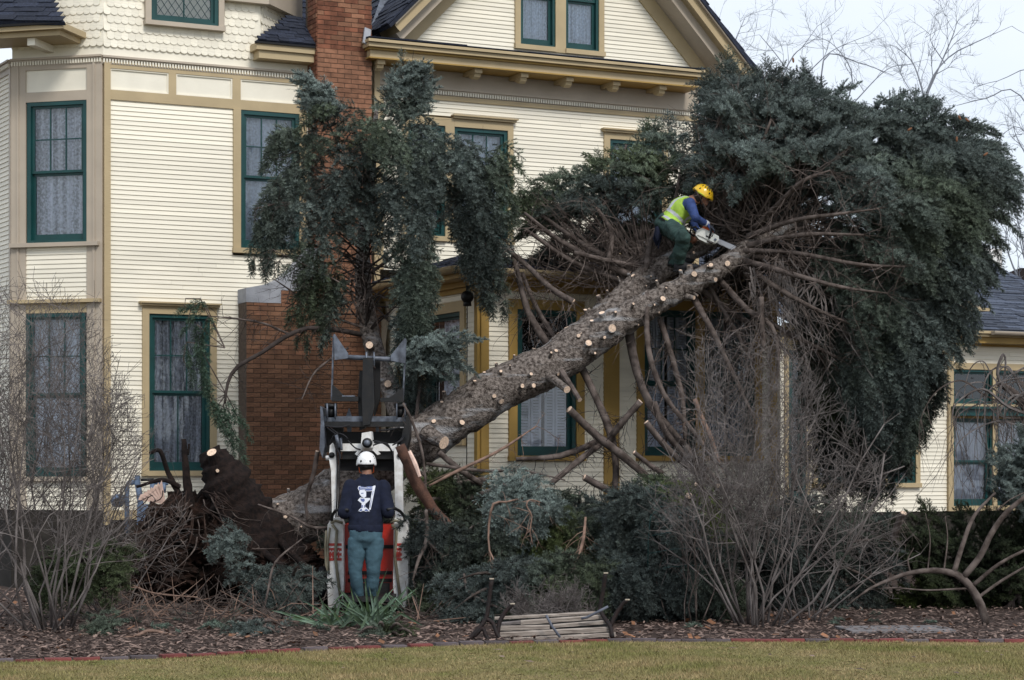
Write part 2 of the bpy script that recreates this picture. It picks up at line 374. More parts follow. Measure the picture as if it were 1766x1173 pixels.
# clapboard unit mesh
def unit_board():
    b = MB(); b.add([(0, 0, 0), (1, 0, 0), (1, -1, 0), (0, -1, 0), (0, 0, 1.0), (1, 0, 1.0), (1, -.3, 1.0), (0, -.3, 1.0)],
                    [(0, 3, 2, 1), (4, 5, 6, 7), (3, 7, 6, 2), (1, 2, 6, 5), (0, 4, 7, 3), (0, 1, 5, 4)], 'siding'); me = b.mesh('clapboard'); return me
UB = unit_board(); CLAP = .0632
def siding(M, z0, z1, xr, holes=(), name='wall', back=.10):
    """horizontal boards between z0 and z1; xr(z)->(x0,x1); holes = (x0,x1,z0,z1)"""
    b = MB(); rows = []; z = z0
    while z < z1 - .004:
        h = min(CLAP, z1 - z); x0, x1 = xr(z + h / 2); iv = [(x0, x1, z, z + h)]
        for a0, a1, c0, c1 in holes:
            nv = []
            for p, q, za, zb_ in iv:
                if a1 <= p or a0 >= q or c1 <= za or c0 >= zb_: nv.append((p, q, za, zb_)); continue
                if a0 > p: nv.append((p, a0, za, zb_))
                if a1 < q: nv.append((a1, q, za, zb_))
                if c0 > za: nv.append((max(p, a0), min(q, a1), za, c0))
                if c1 < zb_: nv.append((max(p, a0), min(q, a1), c1, zb_))
            iv = nv
        for p, q, za, zb_ in iv:
            if q - p > .008 and zb_ - za > .002: rows.append((p, q, za, zb_ - za)); b.box(p, q, 0, back, za, zb_, 'cream')
        z += CLAP
    wall = hpart(b, name, M)
    for p, q, z, h in rows:
        # long boards are made of two lengths butted together
        cuts = [p, q]
        if q - p > 2.6 and h > .05: cuts = [p, p + (q - p) * random.uniform(.3, .7), q]
        for a, c in zip(cuts[:-1], cuts[1:]):
            Ml = Matrix.Translation((a + .001, -.001, z)) @ Matrix.Diagonal((c - a - .002, .018, h + .0, 1))
            piece('clapboard', wall, M, Ml, (c - a) * h, UB)
    return wall
def emit(kind, cap=290):
    L_ = PIECES.get(kind, []); L_.sort(key=lambda t: -t[0]); rest = {}
    for i, (sz, wall, Mw, Ml, me) in enumerate(L_):
        if i < cap: o = link(kind, me); o.parent = wall; o.matrix_basis = Ml
        else: rest.setdefault(wall.name, (wall, []))[1].append((Ml, me))
    for wn, (wall, lst) in rest.items():
        b = MB()
        for Ml, me in lst:
            mk = [m.name for m in me.materials][0]
            b.add([Ml @ v.co for v in me.vertices], [tuple(p.vertices) for p in me.polygons], mk)
        o = b.build(kind + 's_small', wall); o['kind'] = 'stuff'
def curtain(kind, x0, x1, z0, z1, y, par, folds=9):
    w = x1 - x0; n = 60; vs = []; fs = []; rnd = random.uniform(0, 6)
    for i in range(n + 1):
        t = i / n; x = x0 + w * t; yy = y + .022 * math.sin(t * folds * 2 * math.pi + rnd + 1.2 * math.sin(t * 7)) + .010 * math.sin(t * 31 + rnd)
        vs += [(x, yy, z0), (x + .01 * math.sin(t * 9), yy + .01, z1)]
    for i in range(n): fs.append((2 * i, 2 * i + 2, 2 * i + 3, 2 * i + 1))
    b = MB(); b.add(vs, fs, kind); o = b.build('curtain', par, smooth=True); return o
def shutter(x0, x1, z0, z1, y, par):
    w = x1 - x0; np_ = 2
    for k in range(np_ * 2):
        a = x0 + w * (k / 4) + .006; c = x0 + w * ((k + 1) / 4) - .006
        if k in (1,): c -= .02
        if k in (2,): a += .02
        b = MB(); m = 'blind_slat'
        b.box(a, a + .03, y, y + .02, z0, z1, m); b.box(c - .03, c, y, y + .02, z0, z1, m); z = z0
        b.box(a + .03, c - .03, y, y + .02, z0, z0 + .04, m); z += .05
        while z < z1 - .02:
            vs = [(a + .03, y - .004, z), (c - .03, y - .004, z), (c - .03, y + .022, z + .030), (a + .03, y + .022, z + .030)]
            vs += [(v[0], v[1] + .004, v[2] - .004) for v in vs]
            b.add(vs, [(0, 1, 2, 3), (7, 6, 5, 4), (0, 4, 5, 1), (2, 6, 7, 3), (0, 3, 7, 4), (1, 5, 6, 2)], m); z += .038
        b.build('shutter', par)
mat('blind_slat', (.78, .80, .88), .5, .05)
def window(M, x0, x1, z0, z1, trim='mustard', cw=.10, cap=False, top=(3, 2), bot=(1, 1), cur='lace', head=.10, sill=.07, split=.5, diamond=False, casing=(1, 1, 1, 1), shut=False, fr=.055, deep=.7, oneup=False, y=0.0):
    """x0..x1, z0..z1 = outer edge of the green frame"""
    L_, R_, H_, B_ = casing; b = MB(); yo = y - .045
    if L_: b.box(x0 - cw, x0, yo, y + .06, z0 - (sill if B_ else 0) * .0, z1, trim)
    if R_: b.box(x1, x1 + cw, yo, y + .06, z0, z1, trim)
    xl = x0 - (cw if L_ else 0); xr = x1 + (cw if R_ else 0)
    if H_: b.box(xl, xr, yo, y + .06, z1, z1 + head, trim)
    if B_: b.box(xl - .01, xr + .01, yo - .03, y + .06, z0 - sill, z0, trim)
    if cap:
        b.box(xl - .03, xr + .03, yo - .05, y - .0, z1 + head, z1 + head + .03, trim); b.box(xl - .05, xr + .05, yo - .08, y - .0, z1 + head + .03, z1 + head + .052, trim)
    par = hpart(b, 'window', M); g = 'green'
    b = MB(); yf = y - .02
    b.box(x0, x0 + fr, yf, y + .09, z0, z1, g); b.box(x1 - fr, x1, yf, y + .09, z0, z1, g); b.box(x0 + fr, x1 - fr, yf, y + .09, z1 - fr, z1, g); b.box(x0 + fr, x1 - fr, yf - .01, y + .09, z0, z0 + fr * .7, g)
    b.build('frame', par)
    ax0, ax1 = x0 + fr, x1 - fr; az0, az1 = z0 + fr * .7, z1 - fr; zm = az0 + (az1 - az0) * split; st = .042
    sashes = [(az0, zm, bot, y + .045, .085), (zm, az1, top, y + .012, .035)] if not oneup else [(az0, az1, top, y + .02, .06)]
    for (s0, s1, grid, ys, br) in sashes:
        b = MB(); b.box(ax0, ax0 + st, ys, ys + .03, s0, s1, g); b.box(ax1 - st, ax1, ys, ys + .03, s0, s1, g)
        b.box(ax0 + st, ax1 - st, ys, ys + .03, s0, s0 + br, g); b.box(ax0 + st, ax1 - st, ys, ys + .03, s1 - .035, s1, g); b.build('sash', par)
        gx0, gx1, gz0, gz1 = ax0 + st, ax1 - st, s0 + br, s1 - .035; nc, nr = grid
        if diamond:
            b = MB(); st_ = .105; n = int((gx1 - gx0 + gz1 - gz0) / st_) + 2
            for sg in (1, -1):
                for k in range(-n, n):
                    # line x - sg*z*.75 = c clipped to the light
                    pts = []
                    c = gx0 + k * st_ if sg > 0 else gx0 + k * st_
                    for zz in np.linspace(gz0, gz1, 60):
                        xx = c + sg * (zz - gz0) * .72
                        if gx0 <= xx <= gx1: pts.append((xx, zz))
                    if len(pts) > 2: b.bar((pts[0][0], ys + .012 + .006 * (sg > 0), pts[0][1]), (pts[-1][0], ys + .012 + .006 * (sg > 0), pts[-1][1]), .005, .009, g, up=(0, 1, 0))
            b.build('lead_lattice', par)
        mu = .016
        xs = [gx0 + (gx1 - gx0) * i / nc for i in range(nc + 1)]; zs = [gz0 + (gz1 - gz0) * i / nr for i in range(nr + 1)]
        for i in range(1, nc):
            b = MB(); b.box(xs[i] - mu / 2, xs[i] + mu / 2, ys + .004, ys + .026, gz0, gz1, g); b.build('muntin', par)
        for j in range(1, nr):
            b = MB()
            for i in range(nc): b.box(xs[i] + mu / 2 * (i > 0), xs[i + 1] - mu / 2 * (i < nc - 1), ys + .005, ys + .025, zs[j] - mu / 2, zs[j] + mu / 2, g)
            b.build('muntin', par)
        for i in range(nc):
            for j in range(nr):
                b = MB(); a0, a1 = xs[i] + mu / 2 * (i > 0), xs[i + 1] - mu / 2 * (i < nc - 1); c0, c1 = zs[j] + mu / 2 * (j > 0), zs[j + 1] - mu / 2 * (j < nr - 1)
                b.add([(a0, ys + .015, c0), (a1, ys + .015, c0), (a1, ys + .015, c1), (a0, ys + .015, c1)], [(0, 1, 2, 3)], 'glass'); o = b.build('pane', par)
    if cur == 'lace2':
        xm = (ax0 + ax1) / 2; curtain('lace', ax0, xm + .02, az0, az1, y + .115, par, 5); curtain('lace', xm - .02, ax1, az0, az1, y + .13, par, 5)
    elif cur: curtain(cur, ax0, ax1, az0, az1, y + .115, par, random.choice([6, 8, 11, 14]))
    if shut: shutter(ax0 + .02, ax1 - .02, az0, zm - .03, y + .085, par)
    if shut == 2: shutter(ax0 + .02, ax1 - .02, zm, az1 - .02, y + .085, par)
    b = MB(); d0, d1 = y + .09, y + deep; m = 'unlit_room'  # near-black box paints in the darkness of the unlit interior
    b.box(x0, x0 + .02, d0, d1, z0, z1, m); b.box(x1 - .02, x1, d0, d1, z0, z1, m); b.box(x0, x1, d0, d1, z1 - .02, z1, m); b.box(x0, x1, d0, d1, z0, z0 + .02, m); b.box(x0, x1, d1, d1 + .02, z0, z1, m)
    b.build('reveal', par)
    return (xl, xr, z0 - (sill if B_ else 0), z1 + (head if H_ else 0))
def trimb(M, name, x0, x1, z0, z1, y0, y1, m, parent=None):
    b = MB(); b.box(x0, x1, y0, y1, z0, z1, m); return hpart(b, name, M)
def dentils(M, x0, x1, ztop, y=0.0, h=.10, back='taupe'):
    b = MB(); b.box(x0, x1, y - .07, y, ztop - .028, ztop, 'taupe'); b.box(x0, x1, y - .045, y, ztop - .045, ztop - .028, back); b.box(x0, x1, y - .02, y, ztop - h, ztop - .045, back)
    b.box(x0, x1, y - .035, y, ztop - h - .012, ztop - h, back)
    par = hpart(b, 'dentil_moulding', M); b = MB(); x = x0 + .01
    while x < x1 - .03: b.box(x, x + .022, y - .05, y - .0205, ztop - h + .002, ztop - .0455, 'cream'); x += .040
    o = b.build('dentils', par); o['kind'] = 'stuff'
# ---- left facade (frame M0, plane y=0)
XC = X_(M0, 178)
def hz(px, py): return Z_(M0, px, py)
zb = hz(190, 880); zt = hz(190, 172)
W1 = (X_(M0, 256), X_(M0, 361), hz(256, 812), hz(256, 541))
W2 = (X_(M0, 414), X_(M0, 515), hz(414, 428), hz(414, 190))
h1 = window(M0, *W1, cw=.095, cap=True, top=(3, 2), bot=(2, 1), cur='lace2', head=.11, split=.5, fr=.05)
h2 = window(M0, *W2, cw=.11, top=(3, 2), bot=(1, 1), cur='sheer', head=.0, casing=(1, 1, 0, 1), split=.52)
xs_r = X_(M0, 530)
zw2 = hz(414, 437)
siding(M0, zb, zt, lambda z: (XC + .09, xs_r if z < zw2 else W2[0] - .11), [(h1[0], h1[1], h1[2] - .0, h1[3] + .03)], 'front_wall')
siding(M0, h2[2], zt, lambda z: (W2[1] + .11, X_(M0, 560)), [], 'front_wall')
trimb(M0, 'corner_board', XC + .002, XC + .09, zb - .2, hz(180, 107), -.05, .1, 'mustard')
zf = hz(190, 106); zp0 = hz(190, 155); zp1 = hz(190, 118)
trimb(M0, 'frieze_board', XC + .09, X_(M0, 560), zp1, zf, -.03, .1, 'mustard'); trimb(M0, 'belt_board', XC + .09, X_(M0, 560), zt, zp0, -.03, .1, 'mustard')
for a, c in ((290, 303), (400, 414), (515, 530)): trimb(M0, 'panel_stile', X_(M0, a), X_(M0, c), zp0, zp1, -.0295, .1, 'mustard')
for a, c in ((188, 290), (303, 400), (414, 515)):
    xa, xc = X_(M0, a) + (0 if a > 200 else .0), X_(M0, c); xa = max(xa, XC + .09)
    b = MB(); b.box(xa, xc, 0, .1, zp0, zp1, 'cream'); t = .018
    b.box(xa, xa + t, -.02, 0, zp0, zp1, 'cream'); b.box(xc - t, xc, -.02, 0, zp0, zp1, 'cream'); b.box(xa + t, xc - t, -.02, 0, zp0, zp0 + t, 'cream'); b.box(xa + t, xc - t, -.02, 0, zp1 - t, zp1, 'cream'); hpart(b, 'frieze_panel', M0)
trimb(M0, 'window_casing', W2[0] - .11, W2[0], W2[3], zt, -.045, .06, 'mustard')
dentils(M0, XC - .02, X_(M0, 540), hz(178, 96), y=-.0)
trimb(M0, 'skirt_board', XC, X_(M0, 640), zb - .13, zb - .001, -.06, .1, 'mustard'); trimb(M0, 'foundation', XC, X_(M0, 660), -.2, zb - .13, 0, .3, 'foundation')
# ---- left polygonal bay: face M1 (angle -15) and face M2 (angle -60)
M1 = Matrix.Translation(M0 @ Vector((XC, 0, 0))) @ Matrix.Rotation(R(-15), 4, 'Z')
x1L = X_(M1, 21)
M2 = Matrix.Translation(M1 @ Vector((x1L, 0, 0))) @ Matrix.Rotation(R(-60), 4, 'Z')
def z1(px, py): return Z_(M1, px, py)
A = (X_(M1, 48), X_(M1, 151), z1(100, 419), z1(100, 175)); B_ = (X_(M1, 46), X_(M1, 148), z1(100, 822), z1(100, 540))
window(M1, *A, trim='taupe', cw=.13, top=(3, 2), bot=(1, 1), cur='lace', casing=(0, 0, 0, 0), split=.5)
window(M1, *B_, trim='taupe', cw=.13, top=(3, 2), bot=(1, 1), cur='lace', casing=(0, 0, 0, 0), split=.5)
zbay_b = zb
for a, c in ((20.9, 46), (151, 178)):
    xa, xc = X_(M1, a), min(X_(M1, c), -.002)
    trimb(M1, 'pilaster', xa, xc, zbay_b, z1(100, 109), -.03, .1, 'taupe')
    w_ = xc - xa; trimb(M1, 'pilaster_bead', xa + w_ * .40, xa + w_ * .55, zbay_b + .1, z1(100, 112), -.045, -.031, 'taupe')
xa, xc = X_(M1, 46), X_(M1, 151)
trimb(M1, 'frieze_board', xa, xc, z1(100, 120), z1(100, 109), -.028, .1, 'taupe'); trimb(M1, 'belt_board', xa, xc, A[3], z1(100, 158), -.028, .1, 'taupe')
b = MB(); b.box(xa, xc, -.005, .1, z1(100, 158), z1(100, 120), 'cream'); hpart(b, 'frieze_panel', M1)
trimb(M1, 'window_sill', X_(M1, 21), X_(M1, 173), z1(100, 426), z1(100, 419), -.09, .1, 'taupe')
siding(M1, z1(100, 519), z1(100, 426), lambda z: (xa, xc), [], 'bay_wall')
trimb(M1, 'window_head_cap', X_(M1, 18), X_(M1, 177), z1(100, 523), z1(100, 517), -.10, .1, 'mustard')
trimb(M1, 'window_head', xa, xc, B_[3], z1(100, 523), -.026, .1, 'mustard')
siding(M1, zbay_b, B_[2] - .06, lambda z: (xa, xc), [], 'bay_wall'); trimb(M1, 'window_sill', xa, xc, B_[2] - .06, B_[2], -.08, .1, 'taupe')
dentils(M1, x1L, .0, z1(100, 99)); trimb(M1, 'foundation', x1L, 0, -.2, zb, -.01, .3, 'foundation')
z2w = z1(100, 122)
siding(M2, zb, z2w, lambda z: (-2.0, -.07), [], 'bay_wall'); trimb(M2, 'corner_board', -.07, 0, zb, z1(100, 109), -.028, .1, 'taupe')
trimb(M2, 'frieze_board', -2.0, -.07, z2w, z1(100, 109), -.026, .1, 'taupe'); dentils(M2, -2.0, 0, z1(100, 99)); trimb(M2, 'foundation', -2, 0, -.2, zb, -.01, .3, 'foundation')
# ---- scalloped upper wall
def scallop():
    b = MB(); n = 7; w = .5; pts = [(-w + .004, 1.45), (-w + .004, .28)]
    for i in range(n + 1):
        a = math.pi * (1 + i / n); pts.append((math.cos(a) * (w - .004), .28 + .28 * math.sin(a)))
    pts += [(w - .004, .28), (w - .004, 1.45)]; pts = pts[:1] + pts[1:]
    vs = [(x, -1 + .75 * (z / 1.45), z) for x, z in pts]; n_ = len(vs); vb = [(x, v[1] + .55, z) for (x, z), v in zip(pts, vs)]
    b.add(vs + vb, [tuple(range(n_)), tuple(range(2 * n_ - 1, n_ - 1, -1))] + [(i, i + n_, (i + 1) % n_ + n_, (i + 1) % n_) for i in range(n_)], 'siding'); return b.mesh('scallop_shingle')
SC = scallop(); SH = .110; SW = .098
def scallops(M, x0, x1, z0, z1, holes=(), tilt=0, name='gable_wall'):
    b = MB(); b.box(x0, x1, 0, .12, z0, z1, 'cream'); wall = hpart(b, name, M); z = z0 + .12; r = 0
    while z < z1 - .03:
        x = x0 + SW / 2 + (SW / 2 if r % 2 else 0)
        while x < x1 - SW * .4:
            if not any(h[0] < x < h[1] and h[2] < z + .05 < h[3] for h in holes):
                h = min(SH * 1.45, z1 - z)
                piece('scallop_shingle', wall, M, Matrix.Translation((x, -.001, z)) @ Matrix.Diagonal((SW, .022, h / 1.45, 1)), 1 + random.random() * .01, SC)
            x += SW
        z += SH; r += 1
zs0 = hz(178, 96); ztop = hz(178, -60)
WU = (X_(M0, 258), X_(M0, 374), hz(258, 37), hz(258, -120))
xcor = X_(M0, 449)
b = MB(); b.box(xcor, X_(M0, 545), .0, .12, zs0, hz(500, 88), 'cream'); wl = hpart(b, 'gable_wall', M0)
z = zs0 + .12
for i in range(1):
    x = xcor + SW / 2
    while x < X_(M0, 541): piece('scallop_shingle', wl, M0, Matrix.Translation((x, -.001, z)) @ Matrix.Diagonal((SW, .026, SH, 1)), 1, SC); x += SW
hu = (WU[0] - .10, WU[1] + .10, WU[2] - .08, WU[3])
scallops(M0, XC, xcor, zs0, ztop, [hu])
hw = window(M0, WU[0], WU[1], WU[2], WU[3], trim='taupe', cw=.08, top=(2, 1), cur='sheer', diamond=True, oneup=True, casing=(1, 1, 0, 1), head=0, sill=.06, y=-.05)
# cover panel behind the window opening (window set proud on the shingled wall)
scallops(M1, x1L, 0, z1(100, 99), z1(100, -60)); 
M3 = Matrix.Translation(M0 @ Vector((xcor, 0, 0))) @ Matrix.Rotation(R(26 + 45), 4, 'Z')
scallops(M3, 0, 1.2, zs0 + .3, ztop)
# soffit band of tower above right face
trimb(M0, 'tower_cornice', X_(M0, 385), xcor + .08, hz(420, 7), hz(420, -30), -.14, 0, 'taupe'); trimb(M3, 'tower_cornice', -.02, 1.1, hz(449, 8), hz(449, -28), -.14, 0, 'taupe')
# ---- generic shingled roof plane: 4 corners (bl, br, tr, tl) in M0 local
def usl():
    b = MB(); b.box(0, 1, -1, 0, 0, 1, 'shingle'); me = b.mesh('roof_shingle'); 
    b = MB(); b.box(0, 1, -1, 0, 0, 1, 'shingle_wing'); return me, b.mesh('roof_shingle')
SHM, SHW = usl()
def roof(corners, mat_='shingle', name='roof', sw=.30, sh=.14, th=.012, base=.05):
    bl, br, tr, tl = [Vector(c) for c in corners]; ex = (br - bl).normalized(); nrm = ex.cross(tl - bl).normalized(); 
    if nrm.z < 0: nrm = -nrm
    b = MB(); vs = [bl, br, tr, tl]; vs2 = [v - nrm * base for v in vs]
    b.add(vs + vs2, [(0, 1, 2, 3), (7, 6, 5, 4), (0, 4, 5, 1), (1, 5, 6, 2), (2, 6, 7, 3), (3, 7, 4, 0)], mat_); wall = hpart(b, name, M0)
    ey = nrm.cross(ex).normalized()
    if ey.z < 0: ey = -ey
    H = (tl - bl).dot(ey); n = max(1, int(H / sh)); me = SHM if mat_ == 'shingle' else SHW
    for i in range(n):
        v = i * sh; t0 = v / H
        xa = (tl - bl).dot(ex) * (v + sh / 2) / H; xb = (br - bl).length + (tr - br).dot(ex) * (v + sh / 2) / H
        x = xa - random.uniform(0, sw * .8)
        while x < xb - .02:
            w_ = sw * random.uniform(.6, 1.3); a = max(x, xa); c = min(x + w_, xb)
            if c - a > .02:
                A_ = Matrix((ex, ey, nrm)).transposed().to_4x4(); A_.translation = bl + ex * (a + .002) + ey * v + nrm * .002
                Q = Matrix(((1, 0, 0, 0), (0, 0, 1, 0), (0, -1, 0, 0), (0, 0, 0, 1)))     # unit y(-1..0)->z, unit z->y
                tl_ = Matrix.Rotation(-.06 if i < n else 0, 4, 'X')
                piece('roof_shingle', wall, M0, A_ @ tl_ @ Matrix.Translation((0, 0, .010)) @ Q @ Matrix.Diagonal((c - a - .004, th * random.choice((.8, 1.3, 1.9)), sh * 1.12, 1)), (c - a) * sh, me)
            x += w_
    return wall
def L0(px, py, y): x, z = lp(M0, px, py, y); return (x, y, z)
# small hip roof between tower and chimney
a = L0(441, 70, -.32); c = L0(546, 79, -.32)
t1 = L0(498, 28, .35); t2 = L0(515, 30, .35)
roof([a, c, L0(520, 30, .3), t1], sw=.2, sh=.09)
b = MB(); z_ = a[2]; b.box(a[0] + .02, c[0], -.30, .05, z_ - .11, z_ - .015, 'mustard'); b.box(a[0] + .07, c[0] - .01, -.26, .05, z_ - .22, z_ - .112, 'mustard'); b.box(a[0] - .01, c[0], -.33, -.3, z_ - .03, z_ - .004, 'dark'); hpart(b, 'eave_cornice', M0)
# porch roof corner at far upper left
def L1(px, py, y): x, z = lp(M1, px, py, y); v = M0i @ (M1 @ Vector((x, y, z))); return tuple(v)
a = L1(-120, 36, -.75); c = L1(112, 38, -.75); roof([a, c, L1(60, -20, .0), L1(-120, -40, .2)], sw=.3, sh=.12)
xe = X_(M1, 108, -.7); ze = Z_(M1, 60, 38, -.72)
b = MB(); b.box(-4, xe, -.70, 0, ze - .10, ze - .02, 'mustard'); b.box(-4, xe - .08, -.62, 0, ze - .17, ze - .10, 'mustard'); b.box(-4, xe + .03, -.74, -.70, ze - .04, ze - .012, 'dark'); hpart(b, 'eave_cornice', M1)
b = MB(); b.box(X_(M1, 47, -.55), X_(M1, 60, -.55), -.55, 0, ze - .27, ze - .172, 'cream'); hpart(b, 'eave_bracket', M1)
# ---- chimney
def brickmesh(m): b = MB(); b.box(0, 1, -1, 0, 0, 1, m); return b.mesh('brick')
BM, BMD, BMB = brickmesh('brick'), brickmesh('brick_dark'), brickmesh('brick_brown')
CH = .0668; BL = .205
cb = MB()
cy = -.36; cx0, cx1 = X_(M0, 447, cy) - .13, X_(M0, 657, cy); zsh = Z_(M0, 450, 522, cy); ux0, ux1 = X_(M0, 547, cy), X_(M0, 641, cy)
cx0 = X_(M0, 425, cy)
cb.box(cx0, cx1, cy, .1, -.1, zsh, 'mortar'); cb.box(ux0, ux1, cy, .1, zsh, 9.4, 'mortar'); 
chim = hpart(cb, 'chimney', M0)
def bricks_face(M, x0, x1, z0, z1, xr=None, dark=False):
    Ml0 = M0i @ M; z = z0; r = 0
    while z < z1 - .02:
        a0, a1 = xr(z) if xr else (x0, x1); x = a0 - (BL / 2 if r % 2 else 0)
        while x < a1 - .02:
            a = max(x, a0); c = min(x + BL - .008, a1)
            if c - a > .02:
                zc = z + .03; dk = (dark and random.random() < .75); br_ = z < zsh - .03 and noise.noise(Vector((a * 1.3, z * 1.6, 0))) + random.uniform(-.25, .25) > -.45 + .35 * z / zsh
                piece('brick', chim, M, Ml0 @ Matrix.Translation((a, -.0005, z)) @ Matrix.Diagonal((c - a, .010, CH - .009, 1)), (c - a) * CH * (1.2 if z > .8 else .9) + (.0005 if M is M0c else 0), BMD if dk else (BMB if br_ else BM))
            x += BL
        z += CH; r += 1
M0c = M0 @ Matrix.Translation((0, cy, 0)); M0s = M0 @ Matrix.Translation((cx0, .0, 0)) @ Matrix.Rotation(R(-90), 4, 'Z'); M0u = M0 @ Matrix.Translation((ux0, .0, 0)) @ Matrix.Rotation(R(-90), 4, 'Z')
bricks_face(M0c, cx0, cx1, .35, zsh); 
zsx = Z_(M0, 540, 440, cy)
zsplit = Z_(M0, 545, 82, cy)
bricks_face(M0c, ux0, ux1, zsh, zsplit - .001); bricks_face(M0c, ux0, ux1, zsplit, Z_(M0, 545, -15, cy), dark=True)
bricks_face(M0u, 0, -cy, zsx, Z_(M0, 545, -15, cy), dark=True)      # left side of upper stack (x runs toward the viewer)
# stone shoulders
b = MB(); pts = [(cx0 - .01, zsh), (cx0 - .01, Z_(M0, 430, 497, cy))]
for px, py in ((450, 492), (470, 488), (490, 478), (508, 462), (520, 448), (530, 434), (535, 428)): pts.append((X_(M0, px, cy), Z_(M0, px, py, cy)))
pts += [(ux0 - .001, Z_(M0, 545, 428, cy)), (ux0 - .001, Z_(M0, 545, 503, cy)), (X_(M0, 484, cy), Z_(M0, 545, 503, cy)), (X_(M0, 484, cy), zsh)]
b.prism(pts, cy - .015, .0, 'stone'); o = b.build('stone_shoulder', chim)
bricks_face(M0c, X_(M0, 484, cy), ux0, zsh, Z_(M0, 545, 503, cy) - .01)
b = MB(); b.box(X_(M0, 484, cy), ux0, cy + .004, .0, zsh, Z_(M0, 545, 503, cy), 'mortar'); b.build('mortar_core', chim)
# ---- gable wall B
gx0, gx1 = X_(M0, 651), X_(M0, 1203)
zc = Z_(M0, 720, 86, -.5)          # under side height of the cornice gutter (at the front)
def zB(px, py): return Z_(M0, px, py)
zd = zB(720, 149); zd2 = zB(720, 170)
WC = [(X_(M0, 702), X_(M0, 766), zB(870, 414), zB(870, 226)), (X_(M0, 782), X_(M0, 874), zB(870, 414), zB(870, 226))]
WD = (X_(M0, 1050), X_(M0, 1140), zB(1050, 430), zB(1050, 240))
hc1 = window(M0, *WC[0], cw=.09, cap=False, top=(2, 2), cur='sheer', casing=(1, 0, 1, 1), head=.12)
hc2 = window(M0, *WC[1], cw=.09, cap=True, top=(3, 2), cur='sheer', casing=(0, 1, 1, 1), head=.12)
trimb(M0, 'window_mullion', WC[0][1] + .001, WC[1][0] - .001, hc1[2], hc1[3], -.044, .06, 'mustard')
hd = window(M0, *WD, cw=.10, cap=True, top=(3, 2), cur='sheer', head=.10)
zroofw = 4.80
siding(M0, zroofw - .3, zd2, lambda z: (gx0 + .08, gx1 - .08), [(hc1[0], hc2[1], hc1[2], hc1[3] + .03), (hd[0], hd[1], hd[2], hd[3] + .03)], 'upper_wall')
for xx in (gx0, gx1 - .08): trimb(M0, 'corner_board', xx, xx + .08, zroofw - .3, zd2, -.04, .1, 'mustard')
trimb(M0, 'corner_post', X_(M0, 641) + .003, gx0, 4.2, zc + .1, -.10, .1, 'mustard')
trimb(M0, 'belt_board', gx0, gx1, zd2, zd - .10, -.035, .1, 'mustard'); dentils(M0, gx0, gx1, zd)
trimb(M0, 'frieze_board', gx0, gx1, zd, zc + .02, -.03, .1, 'taupe')
# cornice
xA, xB = X_(M0, 634, -.55), X_(M0, 1212, -.55); zg = Z_(M0, 720, 88, -.55)
b = MB(); b.box(xA + .06, xB, -.50, 0, zg - .13, zg, 'mustard'); b.box(xA, xB, -.60, -.0, zg, zg + .06, 'mustard'); b.box(xA - .02, xB, -.64, 0, zg + .06, zg + .10, 'mustard'); b.box(xA + .03, xB, -.54, 0, zg - .03, zg - .0005, 'gold'); b.box(xA + .04, xB, -.52, 0, zg - .15, zg - .131, 'gold')
hpart(b, 'gable_cornice', M0)
roof([(xA, -.63, zg + .105), (xB, -.63, zg + .105), (xB, -.0, zg + .20), (xA, 0, zg + .20)], sh=.3, sw=.9)
for px, py in ((661, 106), (745, 117), (829, 126), (909, 134), (987, 142), (1068, 150), (1148, 157)):
    xx = X_(M0, px - 10, -.45); w_ = .12; zt_ = zg - .151
    b = MB(); b.box(xx, xx + w_, -.45, 0, zt_ - .06, zt_, 'mustard'); b.prism([(-.42, zt_ - .06), (-.40, zt_ - .11), (-.33, zt_ - .14), (-.27, zt_ - .12), (-.18, zt_ - .06)], xx + .01, xx + w_ - .01, 'mustard', Matrix(((0, 1, 0, 0), (1, 0, 0, 0), (0, 0, 1, 0), (0, 0, 0, 1)))); hpart(b, 'eave_bracket', M0)
# gable triangle
gl = [lp(M0, 708, 78, -.02), lp(M0, 786, 0, -.02)]; gr = [lp(M0, 1198, 126, -.02), lp(M0, 1101, 0, -.02)]
sl = (gl[1][1] - gl[0][1]) / (gl[1][0] - gl[0][0]); sr = (gr[1][1] - gr[0][1]) / (gr[1][0] - gr[0][0])
def xl_(z): return gl[0][0] + (z - gl[0][1]) / sl
def xr_(z): return gr[0][0] + (z - gr[0][1]) / sr
apz = (gr[0][0] - gl[0][0] + gl[0][1] / sl - gr[0][1] / sr) / (1 / sl - 1 / sr); apx = xl_(apz)
GW = [(X_(M0, 896), X_(M0, 956), zB(896, 77), zB(896, -90)), (X_(M0, 974), X_(M0, 1031), zB(896, 77), zB(896, -90))]
g1 = window(M0, *GW[0], trim='mustard', cw=.09, top=(3, 1), bot=(1, 1), cur='sheer', casing=(1, 0, 1, 1), split=.52, fr=.04)
g2 = window(M0, *GW[1], trim='mustard', cw=.09, top=(3, 1), bot=(1, 1), cur='sheer', casing=(0, 1, 1, 1), split=.52, fr=.04)
trimb(M0, 'window_mullion', GW[0][1] + .001, GW[1][0] - .001, g1[2], g1[3], -.044, .06, 'mustard')
siding(M0, zg + .12, min(apz - .1, 9.8), lambda z: (xl_(z) - .1, xr_(z) + .1), [(g1[0], g2[1], g1[2], g1[3])], 'gable_siding')
